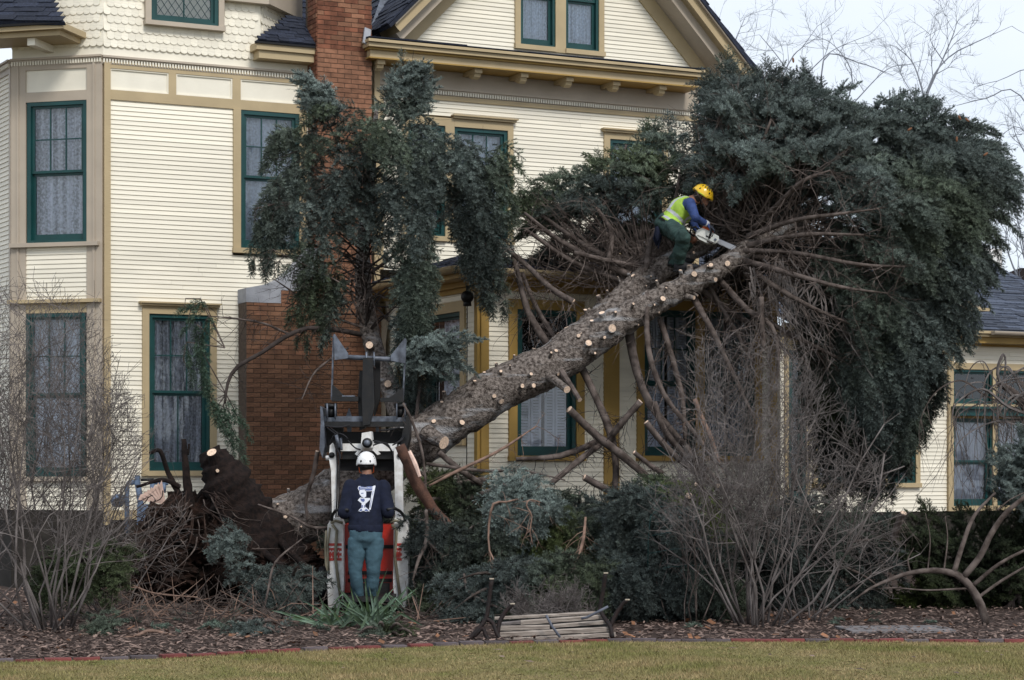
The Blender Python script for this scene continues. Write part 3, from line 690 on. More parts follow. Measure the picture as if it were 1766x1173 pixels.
def rake(p_in, slope_dir, wid, y0, y1, m, off, name, zt_=apz):
    # board along the gable slope, off = distance outwards from inner line
    (xa, za), s_ = p_in, slope_dir; d = Vector((1, s_)).normalized() if s_ > 0 else Vector((-1, -s_)).normalized(); nrm_ = Vector((-d.y, d.x)) if s_ > 0 else Vector((d.y, -d.x))
    st = Vector((xa, za)) - d * (.55 if s_ < 0 else .25) + nrm_ * off; en = Vector((xa, za)) + d * 3.6 + nrm_ * off; w_ = nrm_ * wid
    pts = [st, en, en + w_, st + w_]; b = MB(); b.prism([(p.x, p.y) for p in (pts if s_ > 0 else pts[::-1])], y0, y1, m); return hpart(b, name, M0)
for pin, s_ in ((gl[0], sl), (gr[0], sr)):
    rake(pin, s_, .20, -.06, .0, 'mustard', 0, 'rake_board'); rake(pin, s_, .13, -.45, -.0, 'taupe', .20, 'rake_soffit'); rake(pin, s_, .12, -.60, -.0, 'mustard', .33, 'rake_moulding'); rake(pin, s_, .06, -.66, 0, 'taupe', .45, 'rake_crown')
# main gable roof slopes running back
def offp(pin, s_, off, t):
    d = Vector((1, s_)).normalized() if s_ > 0 else Vector((-1, -s_)).normalized(); nr = Vector((-d.y, d.x)) if s_ > 0 else Vector((d.y, -d.x)); return Vector(pin) + d * t + nr * off
p0 = offp(gl[0], sl, .52, -.35); p1 = offp(gl[0], sl, .52, 3.6); q0 = offp(gr[0], sr, .52, -.75); q1 = offp(gr[0], sr, .52, 3.6)
roof([(p0.x, 3.5, p0.y), (p0.x, -.68, p0.y), (p1.x, -.68, p1.y), (p1.x, 3.5, p1.y)], sw=.33, sh=.15)
roof([(q0.x, -.68, q0.y), (q0.x, 7, q0.y), (q1.x, 7, q1.y), (q1.x, -.68, q1.y)], sw=.6, sh=.3)
# main roof behind chimney (between tower and gable)
za_ = zg + .0
roof([(X_(M0, 500, .2), .6, za_ + .1), (X_(M0, 700, .2), .6, za_ + .1), (X_(M0, 720, .2), 4, za_ + 3.2), (X_(M0, 500, .2), 4, za_ + 3.2)], sw=.33, sh=.15)
b = MB(); a_ = Vector(L0(640, 66, .1)); b.bar(a_, Vector(L0(664, -4, 1.2)), .12, .03, 'steel', up=(0, -1, .5)); b.bar(Vector(L0(631, 76, -.5)), Vector(L0(634, 50, -.4)), .10, .03, 'stone', up=(0, 1, 0)); hpart(b, 'valley_flashing', M0)
# house body (dark core closing the volume) 
b = MB(); b.box(XC + .05, gx1 - .02, .75, 9, -.1, zc, 'cream'); hpart(b, 'house_core', M0)
# ---- ground-floor projecting bay: front plane y=-3.3
YF = -3.3; bx0 = X_(M0, 828, YF); bx1 = X_(M0, 1338, YF); bz0 = Z_(M0, 900, 905, YF); ez = 4.22
def zf_(px, py): return Z_(M0, px, py, YF)
MF = M0 @ Matrix.Translation((0, YF, 0))
F1 = (X_(M0, 890, YF), X_(M0, 992, YF), zf_(940, 786), zf_(940, 535)); F2 = (X_(M0, 1109, YF), X_(M0, 1198, YF), zf_(1150, 786), zf_(1150, 535)); F3 = (X_(M0, 1213, YF), X_(M0, 1300, YF), zf_(1150, 786), zf_(1150, 535))
fa = window(MF, *F1, trim='gold', cw=.12, top=(1, 1), bot=(1, 1), cur=None, shut=True, head=.13, split=.5, deep=1.2)
fb = window(MF, *F2, trim='gold', cw=.11, top=(3, 2), bot=(1, 1), cur=None, shut=2, casing=(1, 0, 1, 1), head=.13)
fc = window(MF, *F3, trim='gold', cw=.11, top=(3, 2), bot=(1, 1), cur=None, shut=2, casing=(0, 1, 1, 1), head=.13)
trimb(MF, 'window_mullion', F2[1] + .001, F3[0] - .001, fb[2], fb[3], -.044, .06, 'gold')
zfr = zf_(940, 505)
siding(MF, bz0, zfr, lambda z: (bx0 + .11, bx1 - .1), [fa, (fb[0], fc[1], fb[2], fb[3]), (X_(M0, 1040, YF), X_(M0, 1066, YF), bz0, zfr)], 'bay_front_wall')
trimb(MF, 'corner_board', bx0, bx0 + .11, bz0, zfr, -.04, .1, 'gold'); trimb(MF, 'corner_board', bx1 - .1, bx1, bz0, zfr, -.04, .1, 'gold'); trimb(MF, 'pilaster', X_(M0, 1040, YF), X_(M0, 1066, YF), bz0, zfr, -.04, .1, 'gold')
trimb(MF, 'frieze_board', bx0, bx1, zfr, ez - .1, -.05, .1, 'gold')
MS = M0 @ Matrix.Translation((bx0, 0, 0)) @ Matrix.Rotation(R(-90), 4, 'Z')     # left side: local x runs from the wall to the front
SL = -YF
s1 = (X_(MS, 737), X_(MS, 798), Z_(MS, 770, 760), Z_(MS, 798, 537)); s2 = (X_(MS, 695), X_(MS, 727), Z_(MS, 770, 760), Z_(MS, 798, 537))
sa = window(MS, *s1, trim='mustard', cw=.14, top=(1, 1), cur='lace', casing=(1, 1, 1, 1), head=.14, deep=.5)
sb = window(MS, *s2, trim='gold', cw=.14, top=(1, 1), cur='lace', casing=(1, 0, 1, 1), head=.14, deep=.5)
siding(MS, bz0, zfr, lambda z: (.1, SL - .10), [(sb[0], sa[1], sa[2], sa[3])], 'bay_side_wall')
trimb(MS, 'corner_board', SL - .10, SL - .002, bz0, zfr, -.04, .1, 'gold'); trimb(MS, 'frieze_board', 0, SL, zfr, ez - .1, -.045, .1, 'gold'); trimb(MS, 'corner_board', 0, .1, bz0, zfr, -.04, .1, 'gold')
trimb(M0, 'foundation', bx0 + .02, bx1 - .02, -.2, bz0, YF + .02, 0, 'foundation')
b = MB(); b.box(bx0 + .1, bx1 - .1, YF + 1.35, -.01, bz0, ez - .1, 'unlit_room'); hpart(b, 'bay_core', M0)  # near-black fill paints the unlit inside of the bay
# eaves: soffit, fascia, gutter
ov = .38
b = MB(); b.box(bx0 - ov, bx1 + ov, YF - ov, .0, ez - .13, ez - .10, 'gold'); b.box(bx0 - .12, bx1 + .1, YF - .12, 0, ez - .20, ez - .131, 'gold'); b.box(bx0 - ov, bx1 + ov, YF - ov, 0, ez - .0995, ez - .01, 'gold'); hpart(b, 'bay_cornice', M0)
roof([(bx0 - ov, YF - ov, ez), (bx1 + ov, YF - ov, ez), (bx1 - 1.2, 0, ez + .52), (bx0 + 1.2, 0, ez + .52)], sw=.3, sh=.14)
roof([(bx0 - ov, 0, ez), (bx0 - ov, YF - ov, ez), (bx0 + 1.2, 0 - .01, ez + .52), (bx0 + 1.2, 0, ez + .52)], sw=.3, sh=.14)
def gutter(pts, name, r=.075, m='mustard'):
    b = MB(); prev = None; rings = []
    for i, p in enumerate(pts):
        p = Vector(p); t = (Vector(pts[min(i + 1, len(pts) - 1)]) - Vector(pts[max(0, i - 1)])).normalized(); sd_ = t.cross(Vector((0, 0, 1))).normalized(); up = sd_.cross(t); ring = []
        for k in range(9): an = math.pi * k / 8; ring.append(p + sd_ * math.cos(an) * r - up * math.sin(an) * r)
        for k in range(8, -1, -1): an = math.pi * k / 8; ring.append(p + sd_ * math.cos(an) * (r - .008) - up * (math.sin(an) * (r - .008) - .004))
        rings.append(ring)
    n = 18; vs = [v for g in rings for v in g]; fs = [(i * n + k, i * n + (k + 1) % n, (i + 1) * n + (k + 1) % n, (i + 1) * n + k) for i in range(len(rings) - 1) for k in range(n)]
    b.add(vs, fs, m); 
    for i, p in ((0, pts[0]), (len(rings) - 1, pts[-1])): b.add(rings[i][:9], [tuple(range(9))], m)
    return hpart(b, name, M0)
gyo = YF - ov - .07; gxo = bx0 - ov - .07
gutter([(gxo, .0, ez - .02), (gxo, -1.5, ez - .0), (gxo, gyo + .2, ez + .01)], 'gutter', .085)
gutter([(gxo + .5, gyo, ez - .02), ((bx0 + bx1) / 2, gyo, ez - .03), (bx1 + ov, gyo, ez - .05)], 'gutter', .075)
o = gutter([(gxo, gyo + .2, ez + .01), (gxo + .10, gyo - .02, ez - .02), (gxo + .42, gyo - .05, ez - .34)], 'gutter_bent_end', .085); o['label'] = 'bent gutter end sagging at the corner'
# downspout
b = MB(); dxx, dy_ = X_(M0, 659, -.3), -.3
b.tube([(dxx, dy_, 4.14), (dxx + .08, dy_ - .02, 4.0), (dxx + .10, dy_, 3.86)], .035, 8, 'taupe'); b.prism([(dxx - .07, 3.76), (dxx + .07, 3.76), (dxx + .03, 3.40), (dxx - .03, 3.40)], dy_ - .06, dy_ + .05, 'taupe'); b.box(dxx - .04, dxx + .04, dy_ - .04, dy_ + .04, .7, 3.40, 'taupe'); hpart(b, 'downspout', M0)
# wall lamp under the eave
px_, pz_ = lp(M0, 806, 512, YF + .1); b = MB(); b.tube([(px_, YF + .1, ez - .2), (px_, YF + .1, pz_ + .08)], .02, 8, 'black_metal'); b.ell((px_, YF + .1, pz_), .085, .085, .085, 'black_metal'); b.tube([(px_, YF + .1, pz_ - .06), (px_, YF + .1, pz_ - .12)], [.05, .055], 10, 'black_metal'); b.tube([(px_, YF + .1, pz_ - .1), (px_, YF + .12, 1.6)], .007, 5, 'black_metal'); hpart(b, 'eave_lamp', M0, True)
# ---- right wing, plane y=-1.0
YR = -1.0; MR = M0 @ Matrix.Translation((0, YR, 0))
def zr(px, py): return Z_(M0, px, py, YR)
def xr2(px): return X_(M0, px, YR)
rz0 = zr(1600, 882); rzt = zr(1640, 612)
R1 = (xr2(1528), xr2(1577), zr(1560, 833), zr(1560, 598)); R2 = (xr2(1408), xr2(1521), zr(1560, 833), zr(1560, 598))
ra = window(MR, *R1, trim='mustard', cw=.085, top=(1, 1), cur='lace', casing=(0, 1, 1, 1), head=.12); rb = window(MR, *R2, trim='mustard', cw=.085, top=(1, 1), cur='lace', casing=(1, 0, 1, 1), head=.12)
trimb(MR, 'window_mullion', R2[1] + .001, R1[0] - .001, ra[2], ra[3], -.044, .06, 'mustard')
rd = window(MR, xr2(1358), xr2(1388), zr(1560, 860), zr(1560, 575), trim='mustard', cw=.07, top=(1, 1), cur=None, head=.1)  # made-up narrow window standing in for a dark gap beside the bay
siding(MR, rz0, rzt, lambda z: (xr2(1345), xr2(1632)), [(rb[0], ra[1], ra[2], ra[3]), rd], 'wing_wall')
trimb(MR, 'corner_board', xr2(1632), xr2(1641), rz0, zr(1640, 590), -.06, .1, 'mustard')
xE = xr2(1900)
siding(MR, zr(1700, 627), zr(1700, 598), lambda z: (xr2(1641), xE), [], 'wing_wall')
trimb(MR, 'frieze_board', xr2(1345), xr2(1632), rzt, zr(1640, 590), -.03, .1, 'mustard')
trimb(MR, 'frieze_board', xr2(1641), xE, zr(1700, 638), zr(1700, 627), -.04, .1, 'mustard'); trimb(MR, 'frieze_board', xr2(1632), xE, zr(1700, 598), zr(1700, 583), -.03, .1, 'gold')
U = [(xr2(1641.5), xr2(1709), zr(1700, 697), zr(1700, 639)), (xr2(1717), xr2(1790), zr(1700, 697), zr(1700, 639)), (xr2(1798), xr2(1870), zr(1700, 697), zr(1700, 639))]
for u in U: window(MR, *u, cw=.06, oneup=True, top=(1, 1), cur=None, casing=(0, 0, 0, 0), fr=.03, deep=1.4)
Lw = [(xr2(1641.5), xr2(1709), zr(1700, 872), zr(1700, 722)), (xr2(1717), xr2(1790), zr(1700, 872), zr(1700, 722)), (xr2(1798), xr2(1870), zr(1700, 872), zr(1700, 722))]
for u in Lw: window(MR, *u, cw=.06, oneup=False, top=(1, 1), cur='lace' if u is not Lw[0] else 'blind', casing=(0, 0, 0, 0), fr=.03, deep=1.4)
for a, c in ((1709, 1717), (1790, 1798)): trimb(MR, 'porch_post', xr2(a) + .001, xr2(c) - .001, zr(1700, 880), zr(1700, 638), -.05, .1, 'mustard')
b = MB(); zA, zB_ = zr(1700, 702), zr(1700, 718); b.box(xr2(1636), xE, -.28, -.001, zA - .04, zA, 'green'); b.box(xr2(1640), xE, -.22, -.001, zB_, zA - .0405, 'green'); hpart(b, 'porch_ledge', MR)
trimb(MR, 'sill_board', xr2(1641), xE, zr(1700, 702), zr(1700, 697), -.05, .1, 'mustard'); trimb(MR, 'sill_board', xr2(1641), xE, rz0, zr(1700, 872), -.05, .1, 'mustard'); trimb(MR, 'rail_board', xr2(1641), xE, Lw[0][3], zB_, -.03, .1, 'gold')
trimb(MR, 'foundation', xr2(1345), xE, -.2, rz0, 0, .3, 'foundation')
# porch interior: pale back wall with posts
b = MB(); b.box(xr2(1600), xE + 3, 1.6, 1.7, 0, 3.6, 'cream'); 
for i in range(5): b.box(xr2(1660) + i * .55, xr2(1660) + i * .55 + .10, 1.52, 1.6, 0, 3.6, 'gold'); b.box(xr2(1660) + i * .55 + .14, xr2(1660) + i * .55 + .42, 1.55, 1.6, 1.2, 3.0, 'dark')
hpart(b, 'porch_back_wall', MR)
er = Z_(M0, 1766, 572, YR - .35)
roof([(xr2(1350), YR - .4, er), (xE, YR - .4, er), (xE + 1, YR + 4.2, er + 1.65), (xr2(1350), YR + 4.2, er + 1.65)], 'shingle_wing', sw=.36, sh=.14)
b = MB(); b.box(xr2(1350), xE, YR - .38, 0, er - .10, er - .055, 'mustard'); b.box(xr2(1350), xE, YR - .42, YR - .2, er - .054, er - .012, 'mustard'); b.box(xr2(1660), xE, YR - .30, 0, er - .2, er - .101, 'gold'); hpart(b, 'wing_cornice', M0)
gutter([(xr2(1680), YR - .46, er - .02), (xE, YR - .46, er - .03)], 'gutter', .06, 'taupe')
b = MB(); v = Vector(L0(1672, 530, YR - .3)); b.box(v.x, v.x + .42, v.y, v.y + 1.2, v.z - .05, v.z, 'mustard'); b.box(v.x - .1, v.x + .30, v.y + .1, v.y + 1.2, v.z + .002, v.z + .05, 'taupe'); b.box(v.x - .1, v.x + .20, v.y + .2, v.y + 1.2, v.z + .051, v.z + .12, 'mustard'); b.box(v.x - .15, v.x + .24, v.y + .15, v.y + 1.2, v.z + .121, v.z + .135, 'steel'); hpart(b, 'eave_return', M0)
v = Vector(L0(1700, 470, 4.6)); b = MB(); b.box(v.x, v.x + .40, 4.6, 5.1, 3.5, Z_(M0, 1700, 428, 4.6), 'white_paint'); hpart(b, 'white_chimney', M0)
emit('clapboard'); emit('scallop_shingle', 295); emit('roof_shingle', 295); emit('brick', 295)
# neighbour house sliver
nb = empty('neighbour_house', P(1800, 810, 60), 'distant house with brown roof glimpsed past the white chimney at right', 'house')
b = MB(); c = P(1800, 468, 60); b.box(c.x - 1.2, c.x + 9, 60, 68, 0, c.z - .3, 'taupe'); under(b.build('wall'), nb)
b = MB(); b.prism([(c.x - 1.4, c.z - .32), (c.x + 9.2, c.z - .32), (c.x + 9.2, c.z - .05), (c.x - .8, c.z + .05), (c.x - 1.4, c.z - .2)], 59.5, 68.5, 'rust'); under(b.build('roof'), nb)
# ============================================================ SPRUCE FOLIAGE
def shoot(L_, n, rr, seed):
    g = np.random.default_rng(seed); V = np.zeros((n, 3, 3)); t = (np.arange(n) + g.random(n)) / n; a = np.arange(n) * 2.4 + g.random(n)
    rad = np.stack([np.zeros(n), np.cos(a), np.sin(a)], 1); p = np.stack([t * L_, np.zeros(n), np.zeros(n)], 1); tang = np.stack([np.zeros(n), -np.sin(a), np.cos(a)], 1)
    ln = rr * (.8 + .4 * g.random(n)) * (.75 + .5 * np.sin(t * 2.6)); fw = .35 + 1.5 * t ** 4
    d = rad + np.stack([fw, np.zeros(n), np.zeros(n)], 1); d /= np.linalg.norm(d, axis=1)[:, None]; d += np.array([0, 0, .25]); w = .0068
    V[:, 0] = p + tang * w - rad * .004; V[:, 1] = p - tang * w - rad * .004; V[:, 2] = p + d * ln[:, None]; return V
def rotz(V, a): c, s = math.cos(a), math.sin(a); return V @ np.array([[c, s, 0], [-s, c, 0], [0, 0, 1]])
def roty(V, a): c, s = math.cos(a), math.sin(a); return V @ np.array([[c, 0, -s], [0, 1, 0], [s, 0, c]])
def spray(seed, nn=21, rr=.037):
    g = random.Random(seed); parts = []; stems = []
    def st(a, b, r):
        a = np.array(a); b = np.array(b); d = b - a; d = d / np.linalg.norm(d); u = np.cross(d, [0, 0, 1.]); v = np.cross(d, u)
        for k in range(3):
            an, a2 = k * 2.094, (k + 1) * 2.094; o1 = (u * math.cos(an) + v * math.sin(an)) * r; o2 = (u * math.cos(a2) + v * math.sin(a2)) * r
            stems.append([a + o1, a + o2, b + o1 * .4]); 
    for i in range(3): s_ = shoot(.12, nn, rr, seed * 50 + i); s_ = roty(s_, g.uniform(-.35, .15)) + np.array([i * .115 + .03, 0, 0]); parts.append(s_)
    st((0, 0, 0), (.36, 0, 0), .005)
    for i, x in enumerate((.03, .08, .13, .19, .25, .31)):
        for sg in (1, -1):
            if g.random() < .12: continue
            L1 = .165 - .09 * (i / 5) + g.uniform(-.02, .02); an = sg * g.uniform(.55, 1.05); k = 2 if L1 > .13 else 1
            for j in range(k):
                s_ = shoot(L1 / k, int(nn * .9), rr * .92, seed * 91 + i * 7 + sg + j); s_ = s_ + np.array([j * L1 / k, 0, 0]); s_ = roty(s_, g.uniform(-.75, .3)); parts.append(rotz(s_, an) + np.array([x, 0, 0]))
            st((x, 0, 0), (x + math.cos(an) * L1 * .8, math.sin(an) * L1 * .8, 0), .003)
    ST_ = np.concatenate([np.full(len(q) * 3, g.uniform(.55, 1.55)) for q in parts]); tipf = np.tile(np.array([.38, .38, 1.55]), len(ST_) // 3); ST_ = ST_ * tipf  # dark old bases, pale new tips, stretched to paint shadow and highlight
    V = np.concatenate(parts).reshape(-1, 3); Sx = np.array(stems).reshape(-1, 3)
    for A_ in (V, Sx): A_[:, 2] -= .4 * A_[:, 0] ** 2 + .35 * np.abs(A_[:, 1]) ** 1.6
    return V, Sx, ST_
SPR = [spray(i + 1) for i in range(7)]
SPR_LO = [spray(i + 21, 12, .044) for i in range(5)]
class Fol:
    def __init__(s): s.V = []; s.S = []; s.t = []
    def put(s, p, x, up, sc, tint, lo=False):
        x = np.array(x, float); x /= np.linalg.norm(x); z = np.array(up, float); z = z - x * z.dot(x); nz_ = np.linalg.norm(z)
        z = z / nz_ if nz_ > 1e-4 else np.array([0, 1., 0]); y = np.cross(z, x); M = np.stack([x, y, z]) * sc
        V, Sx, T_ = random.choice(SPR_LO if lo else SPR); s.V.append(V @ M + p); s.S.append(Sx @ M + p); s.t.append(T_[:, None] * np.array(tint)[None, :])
    def bough(s, p, d, up, L_, sc=.85, tint=(1, 1, 1), droop=.5, step=.115, lo=False, w=1.0, hang=0.0):
        p = np.array(p, float); d = np.array(d, float); d /= np.linalg.norm(d); up = np.array(up, float); up -= d * up.dot(d); up /= max(1e-6, np.linalg.norm(up)); sd_ = np.cross(up, d)
        n = max(2, int(L_ / step)); pts = []
        for i in range(n + 1):
            t = i / n; q = p + d * L_ * t + np.array([0, 0, -1]) * droop * L_ * t * t; pts.append(q)
            dd = d + np.array([0, 0, -1]) * droop * 2 * t; dd /= np.linalg.norm(dd)
            for sg in (1, -1):
                if t > .9 and sg > 0: continue
                fx = dd * (.75 + .6 * t) + sd_ * sg * (1.0 - .55 * t) * w + up * random.uniform(-.45, .5) + np.array([0, 0, -hang * random.random()]); tv = random.uniform(.82, 1.15)
                s.put(q + RNG.normal(0, .012, 3), fx, up + RNG.normal(0, .5, 3), sc * (1.0 - .35 * t) * random.uniform(.8, 1.15), (tint[0] * tv, tint[1] * tv, tint[2] * tv), lo)
        s.put(pts[-1], dd, up, sc * .8, tint, lo)
        return pts
    def obj(s, name, m='needle'):
        V = np.concatenate(s.V); Sx = np.concatenate(s.S); T = np.arange(len(V) + len(Sx)).reshape(-1, 3); mi = np.zeros(len(T), np.int32); mi[len(V) // 3:] = 1
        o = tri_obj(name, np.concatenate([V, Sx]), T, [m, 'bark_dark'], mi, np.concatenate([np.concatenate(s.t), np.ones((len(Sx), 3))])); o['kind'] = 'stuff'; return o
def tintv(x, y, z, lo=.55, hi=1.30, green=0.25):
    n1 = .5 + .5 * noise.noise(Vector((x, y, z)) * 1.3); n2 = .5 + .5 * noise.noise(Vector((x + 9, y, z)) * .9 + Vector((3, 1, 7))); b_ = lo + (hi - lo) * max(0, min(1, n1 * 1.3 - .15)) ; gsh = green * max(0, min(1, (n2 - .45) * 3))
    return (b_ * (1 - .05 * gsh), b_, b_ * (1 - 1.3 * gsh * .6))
def pillow(fol, poly, Yc, H, E, n, origin, L_=(.5, .95), sc=.85, reject=None, droop=.45, clump=.35, tint=1.0, lo_back=True, dens_back=.25, out_w=1.0, cam_w=.5, grav=.15, hang=0.0, green=.25, yslope=None, inset=0, twigs=None, interior=.0):
    """boughs over the surface of a rounded mass whose outline is the polygon (photo pixels at mean depth Yc)"""
    xs = [p[0] for p in poly]; ys = [p[1] for p in poly]; made = 0; tries = 0; o = Vector(P(*origin)); fm = 0
    while made < n and tries < n * 60:
        tries += 1; px = random.uniform(min(xs), max(xs)); py = random.uniform(min(ys), max(ys))
        if not inpoly(px, py, poly): continue
        e = min(1, edged(px, py, poly) / E); h = H * math.sqrt(max(0, 1 - (1 - e) ** 2)); yc = yslope(px, py) if yslope else Yc
        if e * E < inset: continue
        back = random.random() < dens_back; h *= 1 - random.random() ** 2 * .5
        cl = clump * noise.noise(Vector((px / 75, py / 60, yc)))
        Yp = yc + h if back else yc - h - cl * min(1, e * 3)
        if reject and reject(px, py, Yp): continue
        p = P(px, py, Yp); rad = (p - o); rad.normalize(); nrm_ = Vector((0, (1 if back else -1) * cam_w, 0))
        d = rad * out_w + nrm_ * e + Vector((random.gauss(0, .28), random.gauss(0, .25), random.gauss(0, .22) - grav)); d.normalize()
        Lb = random.uniform(*L_); Lb = min(Lb, .30 + .9 * e * E * Yc / F) if not back else Lb
        st = p - d * Lb * .75; up = Vector((0, 0, 1)) * (.7) + nrm_ * .8 - d * .1
        if back: up = Vector((0, 0, 1))
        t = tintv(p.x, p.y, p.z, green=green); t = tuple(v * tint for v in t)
        pts = fol.bough(st, d, up, Lb, sc, t, droop, lo=back, hang=hang); made += 1
        if twigs is not None: twigs.append(pts)
    return made
def wood_obj(name, mb, parent=None, label=None, kind=None, smooth=True):
    o = mb.build(name, None, None, smooth)
    if parent is not None: under(o, parent)
    if label: o['label'] = label
    if kind: o['kind'] = kind
    return o
def pxl(pts, n=24):         # list of (px,py,Y,r_px) -> world spline points + radii in metres
    sp = spline(pts, n); w_ = [P(a, b, y) for a, b, y, r in sp]; r_ = [r * y / F for a, b, y, r in sp]; return w_, r_
def twiglets(mb, pts, rad, n, ln=(.15, .5), r=.005, m='bark_thin', down=.3, gen=1):
    for i in range(n):
        k = random.randrange(1, len(pts)); p = Vector(pts[k]); t = (Vector(pts[k]) - Vector(pts[k - 1])).normalized()
        d = (t * random.uniform(.1, .9) + Vector((random.gauss(0, .7), random.gauss(0, .6), random.gauss(0, .7) - down * .3))).normalized(); l = random.uniform(*ln); q = [p]
        for s_ in range(4): d = (d + Vector((random.gauss(0, .16), random.gauss(0, .16), random.gauss(0, .14) - down * .12))).normalized(); q.append(q[-1] + d * l / 4)
        mb.tube(q, [r, r * .85, r * .7, r * .5, r * .3], 3, m, cap=False)
        if gen > 0 and l > .2: twiglets(mb, q, r, random.randint(1, 4), (l * .25, l * .5), r * .6, m, down, gen - 1)
# ============================================================ THE FALLEN SPRUCE
tree = empty('fallen_spruce', P(560, 880, 25.3), 'huge uprooted blue spruce lying across the porch with a limbed double trunk', 'tree')
TRK = [(420, 945, 25.4, 54), (500, 905, 25.4, 50), (570, 862, 25.4, 47), (650, 806, 25.4, 44), (740, 748, 25.4, 42), (800, 709, 25.4, 40), (870, 667, 25.5, 37.5), (950, 628, 25.6, 36), (1010, 590, 25.7, 35), (1050, 560, 25.75, 33)]
FUP = [(1010, 578, 26.0, 27), (1055, 540, 26.0, 28), (1110, 485, 26.2, 23), (1155, 456, 26.3, 20.5), (1205, 424, 26.4, 17.5), (1255, 400, 26.5, 15), (1292, 382, 26.6, 12), (1350, 352, 26.8, 11), (1450, 310, 27.2, 7)]
FLO = [(1010, 600, 25.6, 28), (1060, 560, 25.6, 28), (1120, 526, 25.6, 24), (1180, 496, 25.6, 20.5), (1230, 468, 25.6, 18), (1270, 444, 25.7, 15.5), (1310, 412, 25.8, 13), (1370, 385, 26.1, 10), (1480, 350, 26.8, 7)]
mat('bark_scar', (.34, .33, .32), .8, .2, 14, .5, 60, col2=(.13, .11, .10), stretch=(1, 1, 1))
def barkmat():      # trunk bark with streaks of pale resin along it
    m = MATS['bark']; t = m.node_tree; n = t.nodes; p = n['Principled BSDF']; bc = p.inputs['Base Color'].links[0].from_socket
    c = n.new('ShaderNodeTexCoord'); mp_ = n.new('ShaderNodeMapping'); mp_.inputs['Rotation'].default_value = (0, R(32), 0); mp_.inputs['Scale'].default_value = (.55, 2.5, 4.2)
    z = n.new('ShaderNodeTexNoise'); z.inputs['Scale'].default_value = 2.2; z.inputs['Detail'].default_value = 6; r = n.new('ShaderNodeMapRange'); r.inputs['From Min'].default_value = .56; r.inputs['From Max'].default_value = .68; r.inputs['To Max'].default_value = .75
    mx_ = n.new('ShaderNodeMixRGB'); mx_.inputs[2].default_value = (.37, .37, .38, 1)
    t.links.new(c.outputs['Object'], mp_.inputs[0]); t.links.new(mp_.outputs[0], z.inputs['Vector']); t.links.new(z.outputs['Fac'], r.inputs[0]); t.links.new(r.outputs[0], mx_.inputs[0]); t.links.new(bc, mx_.inputs[1]); t.links.new(mx_.outputs[0], p.inputs['Base Color'])
    v = n.new('ShaderNodeTexVoronoi'); v.inputs['Scale'].default_value = 34; v.feature = 'DISTANCE_TO_EDGE'; t.links.new(c.outputs['Object'], v.inputs['Vector'])
    b2 = n.new('ShaderNodeBump'); b2.inputs['Strength'].default_value = .8; b2.inputs['Distance'].default_value = .02; t.links.new(v.outputs['Distance'], b2.inputs['Height']); old = p.inputs['Normal'].links[0].from_socket; t.links.new(old, b2.inputs['Normal']); t.links.new(b2.outputs[0], p.inputs['Normal'])
barkmat()
mb = MB()
for path in (TRK, FUP, FLO):
    w_, r_ = pxl(path, 120); mb.tube(w_, r_, 36, 'bark', jit=.16, seed=len(path))
trunk = wood_obj('trunk', mb, tree)
# stubs of the cut limbs
ST = [(835, 649), (818, 664), (762, 697), (767, 688), (749, 730), (796, 730), (851, 685), (862, 693), (863, 648), (879, 640), (885, 621), (856, 634), (899, 667), (912, 650), (914, 667), (920, 605), (947, 618), (957, 609), (961, 645), (960, 574), (974, 564), (991, 593), (1000, 581), (1013, 597), (1039, 553), (1052, 571), (1015, 536), (1012, 543), (1021, 564), (1036, 584), (1058, 547), (1050, 514), (1087, 534), (1094, 562), (1002, 624), (1120, 481), (1092, 480), (1085, 476), (1134, 497), (1145, 504), (1136, 521), (1110, 497), (1123, 531), (1132, 540), (1188, 467), (1192, 482), (1223, 464), (1216, 469), (1251, 458), (1223, 484), (1184, 513), (1195, 507), (1174, 478), (1191, 441), (1199, 419), (1070, 490), (1035, 522), (498, 850), (482, 876), (449, 883), (470, 869), (496, 896), (450, 914), (522, 908)]
STR = {(1052, 571): 8, (1192, 482): 6, (1188, 467): 5.5, (1013, 597): 6, (1000, 581): 6, (1251, 458): 5.5, (1136, 521): 5.5, (796, 730): 5, (862, 693): 5, (1199, 419): 5, (1039, 553): 6}
def seg_px(path, x, y):
    best = None
    for i in range(len(path) - 1):
        a = np.array(path[i], float); c = np.array(path[i + 1], float); v = c - a; t = max(0, min(1, ((x - a[0]) * v[0] + (y - a[1]) * v[1]) / (v[0] ** 2 + v[1] ** 2))); q = a + v * t; d = math.hypot(x - q[0], y - q[1])
        if best is None or d - q[3] < best[0]: nrm_ = np.array([v[1], -v[0]]) / math.hypot(v[0], v[1]); best = (d - q[3], q, v, ((x - q[0]) * nrm_[0] + (y - q[1]) * nrm_[1]), nrm_)
    return best
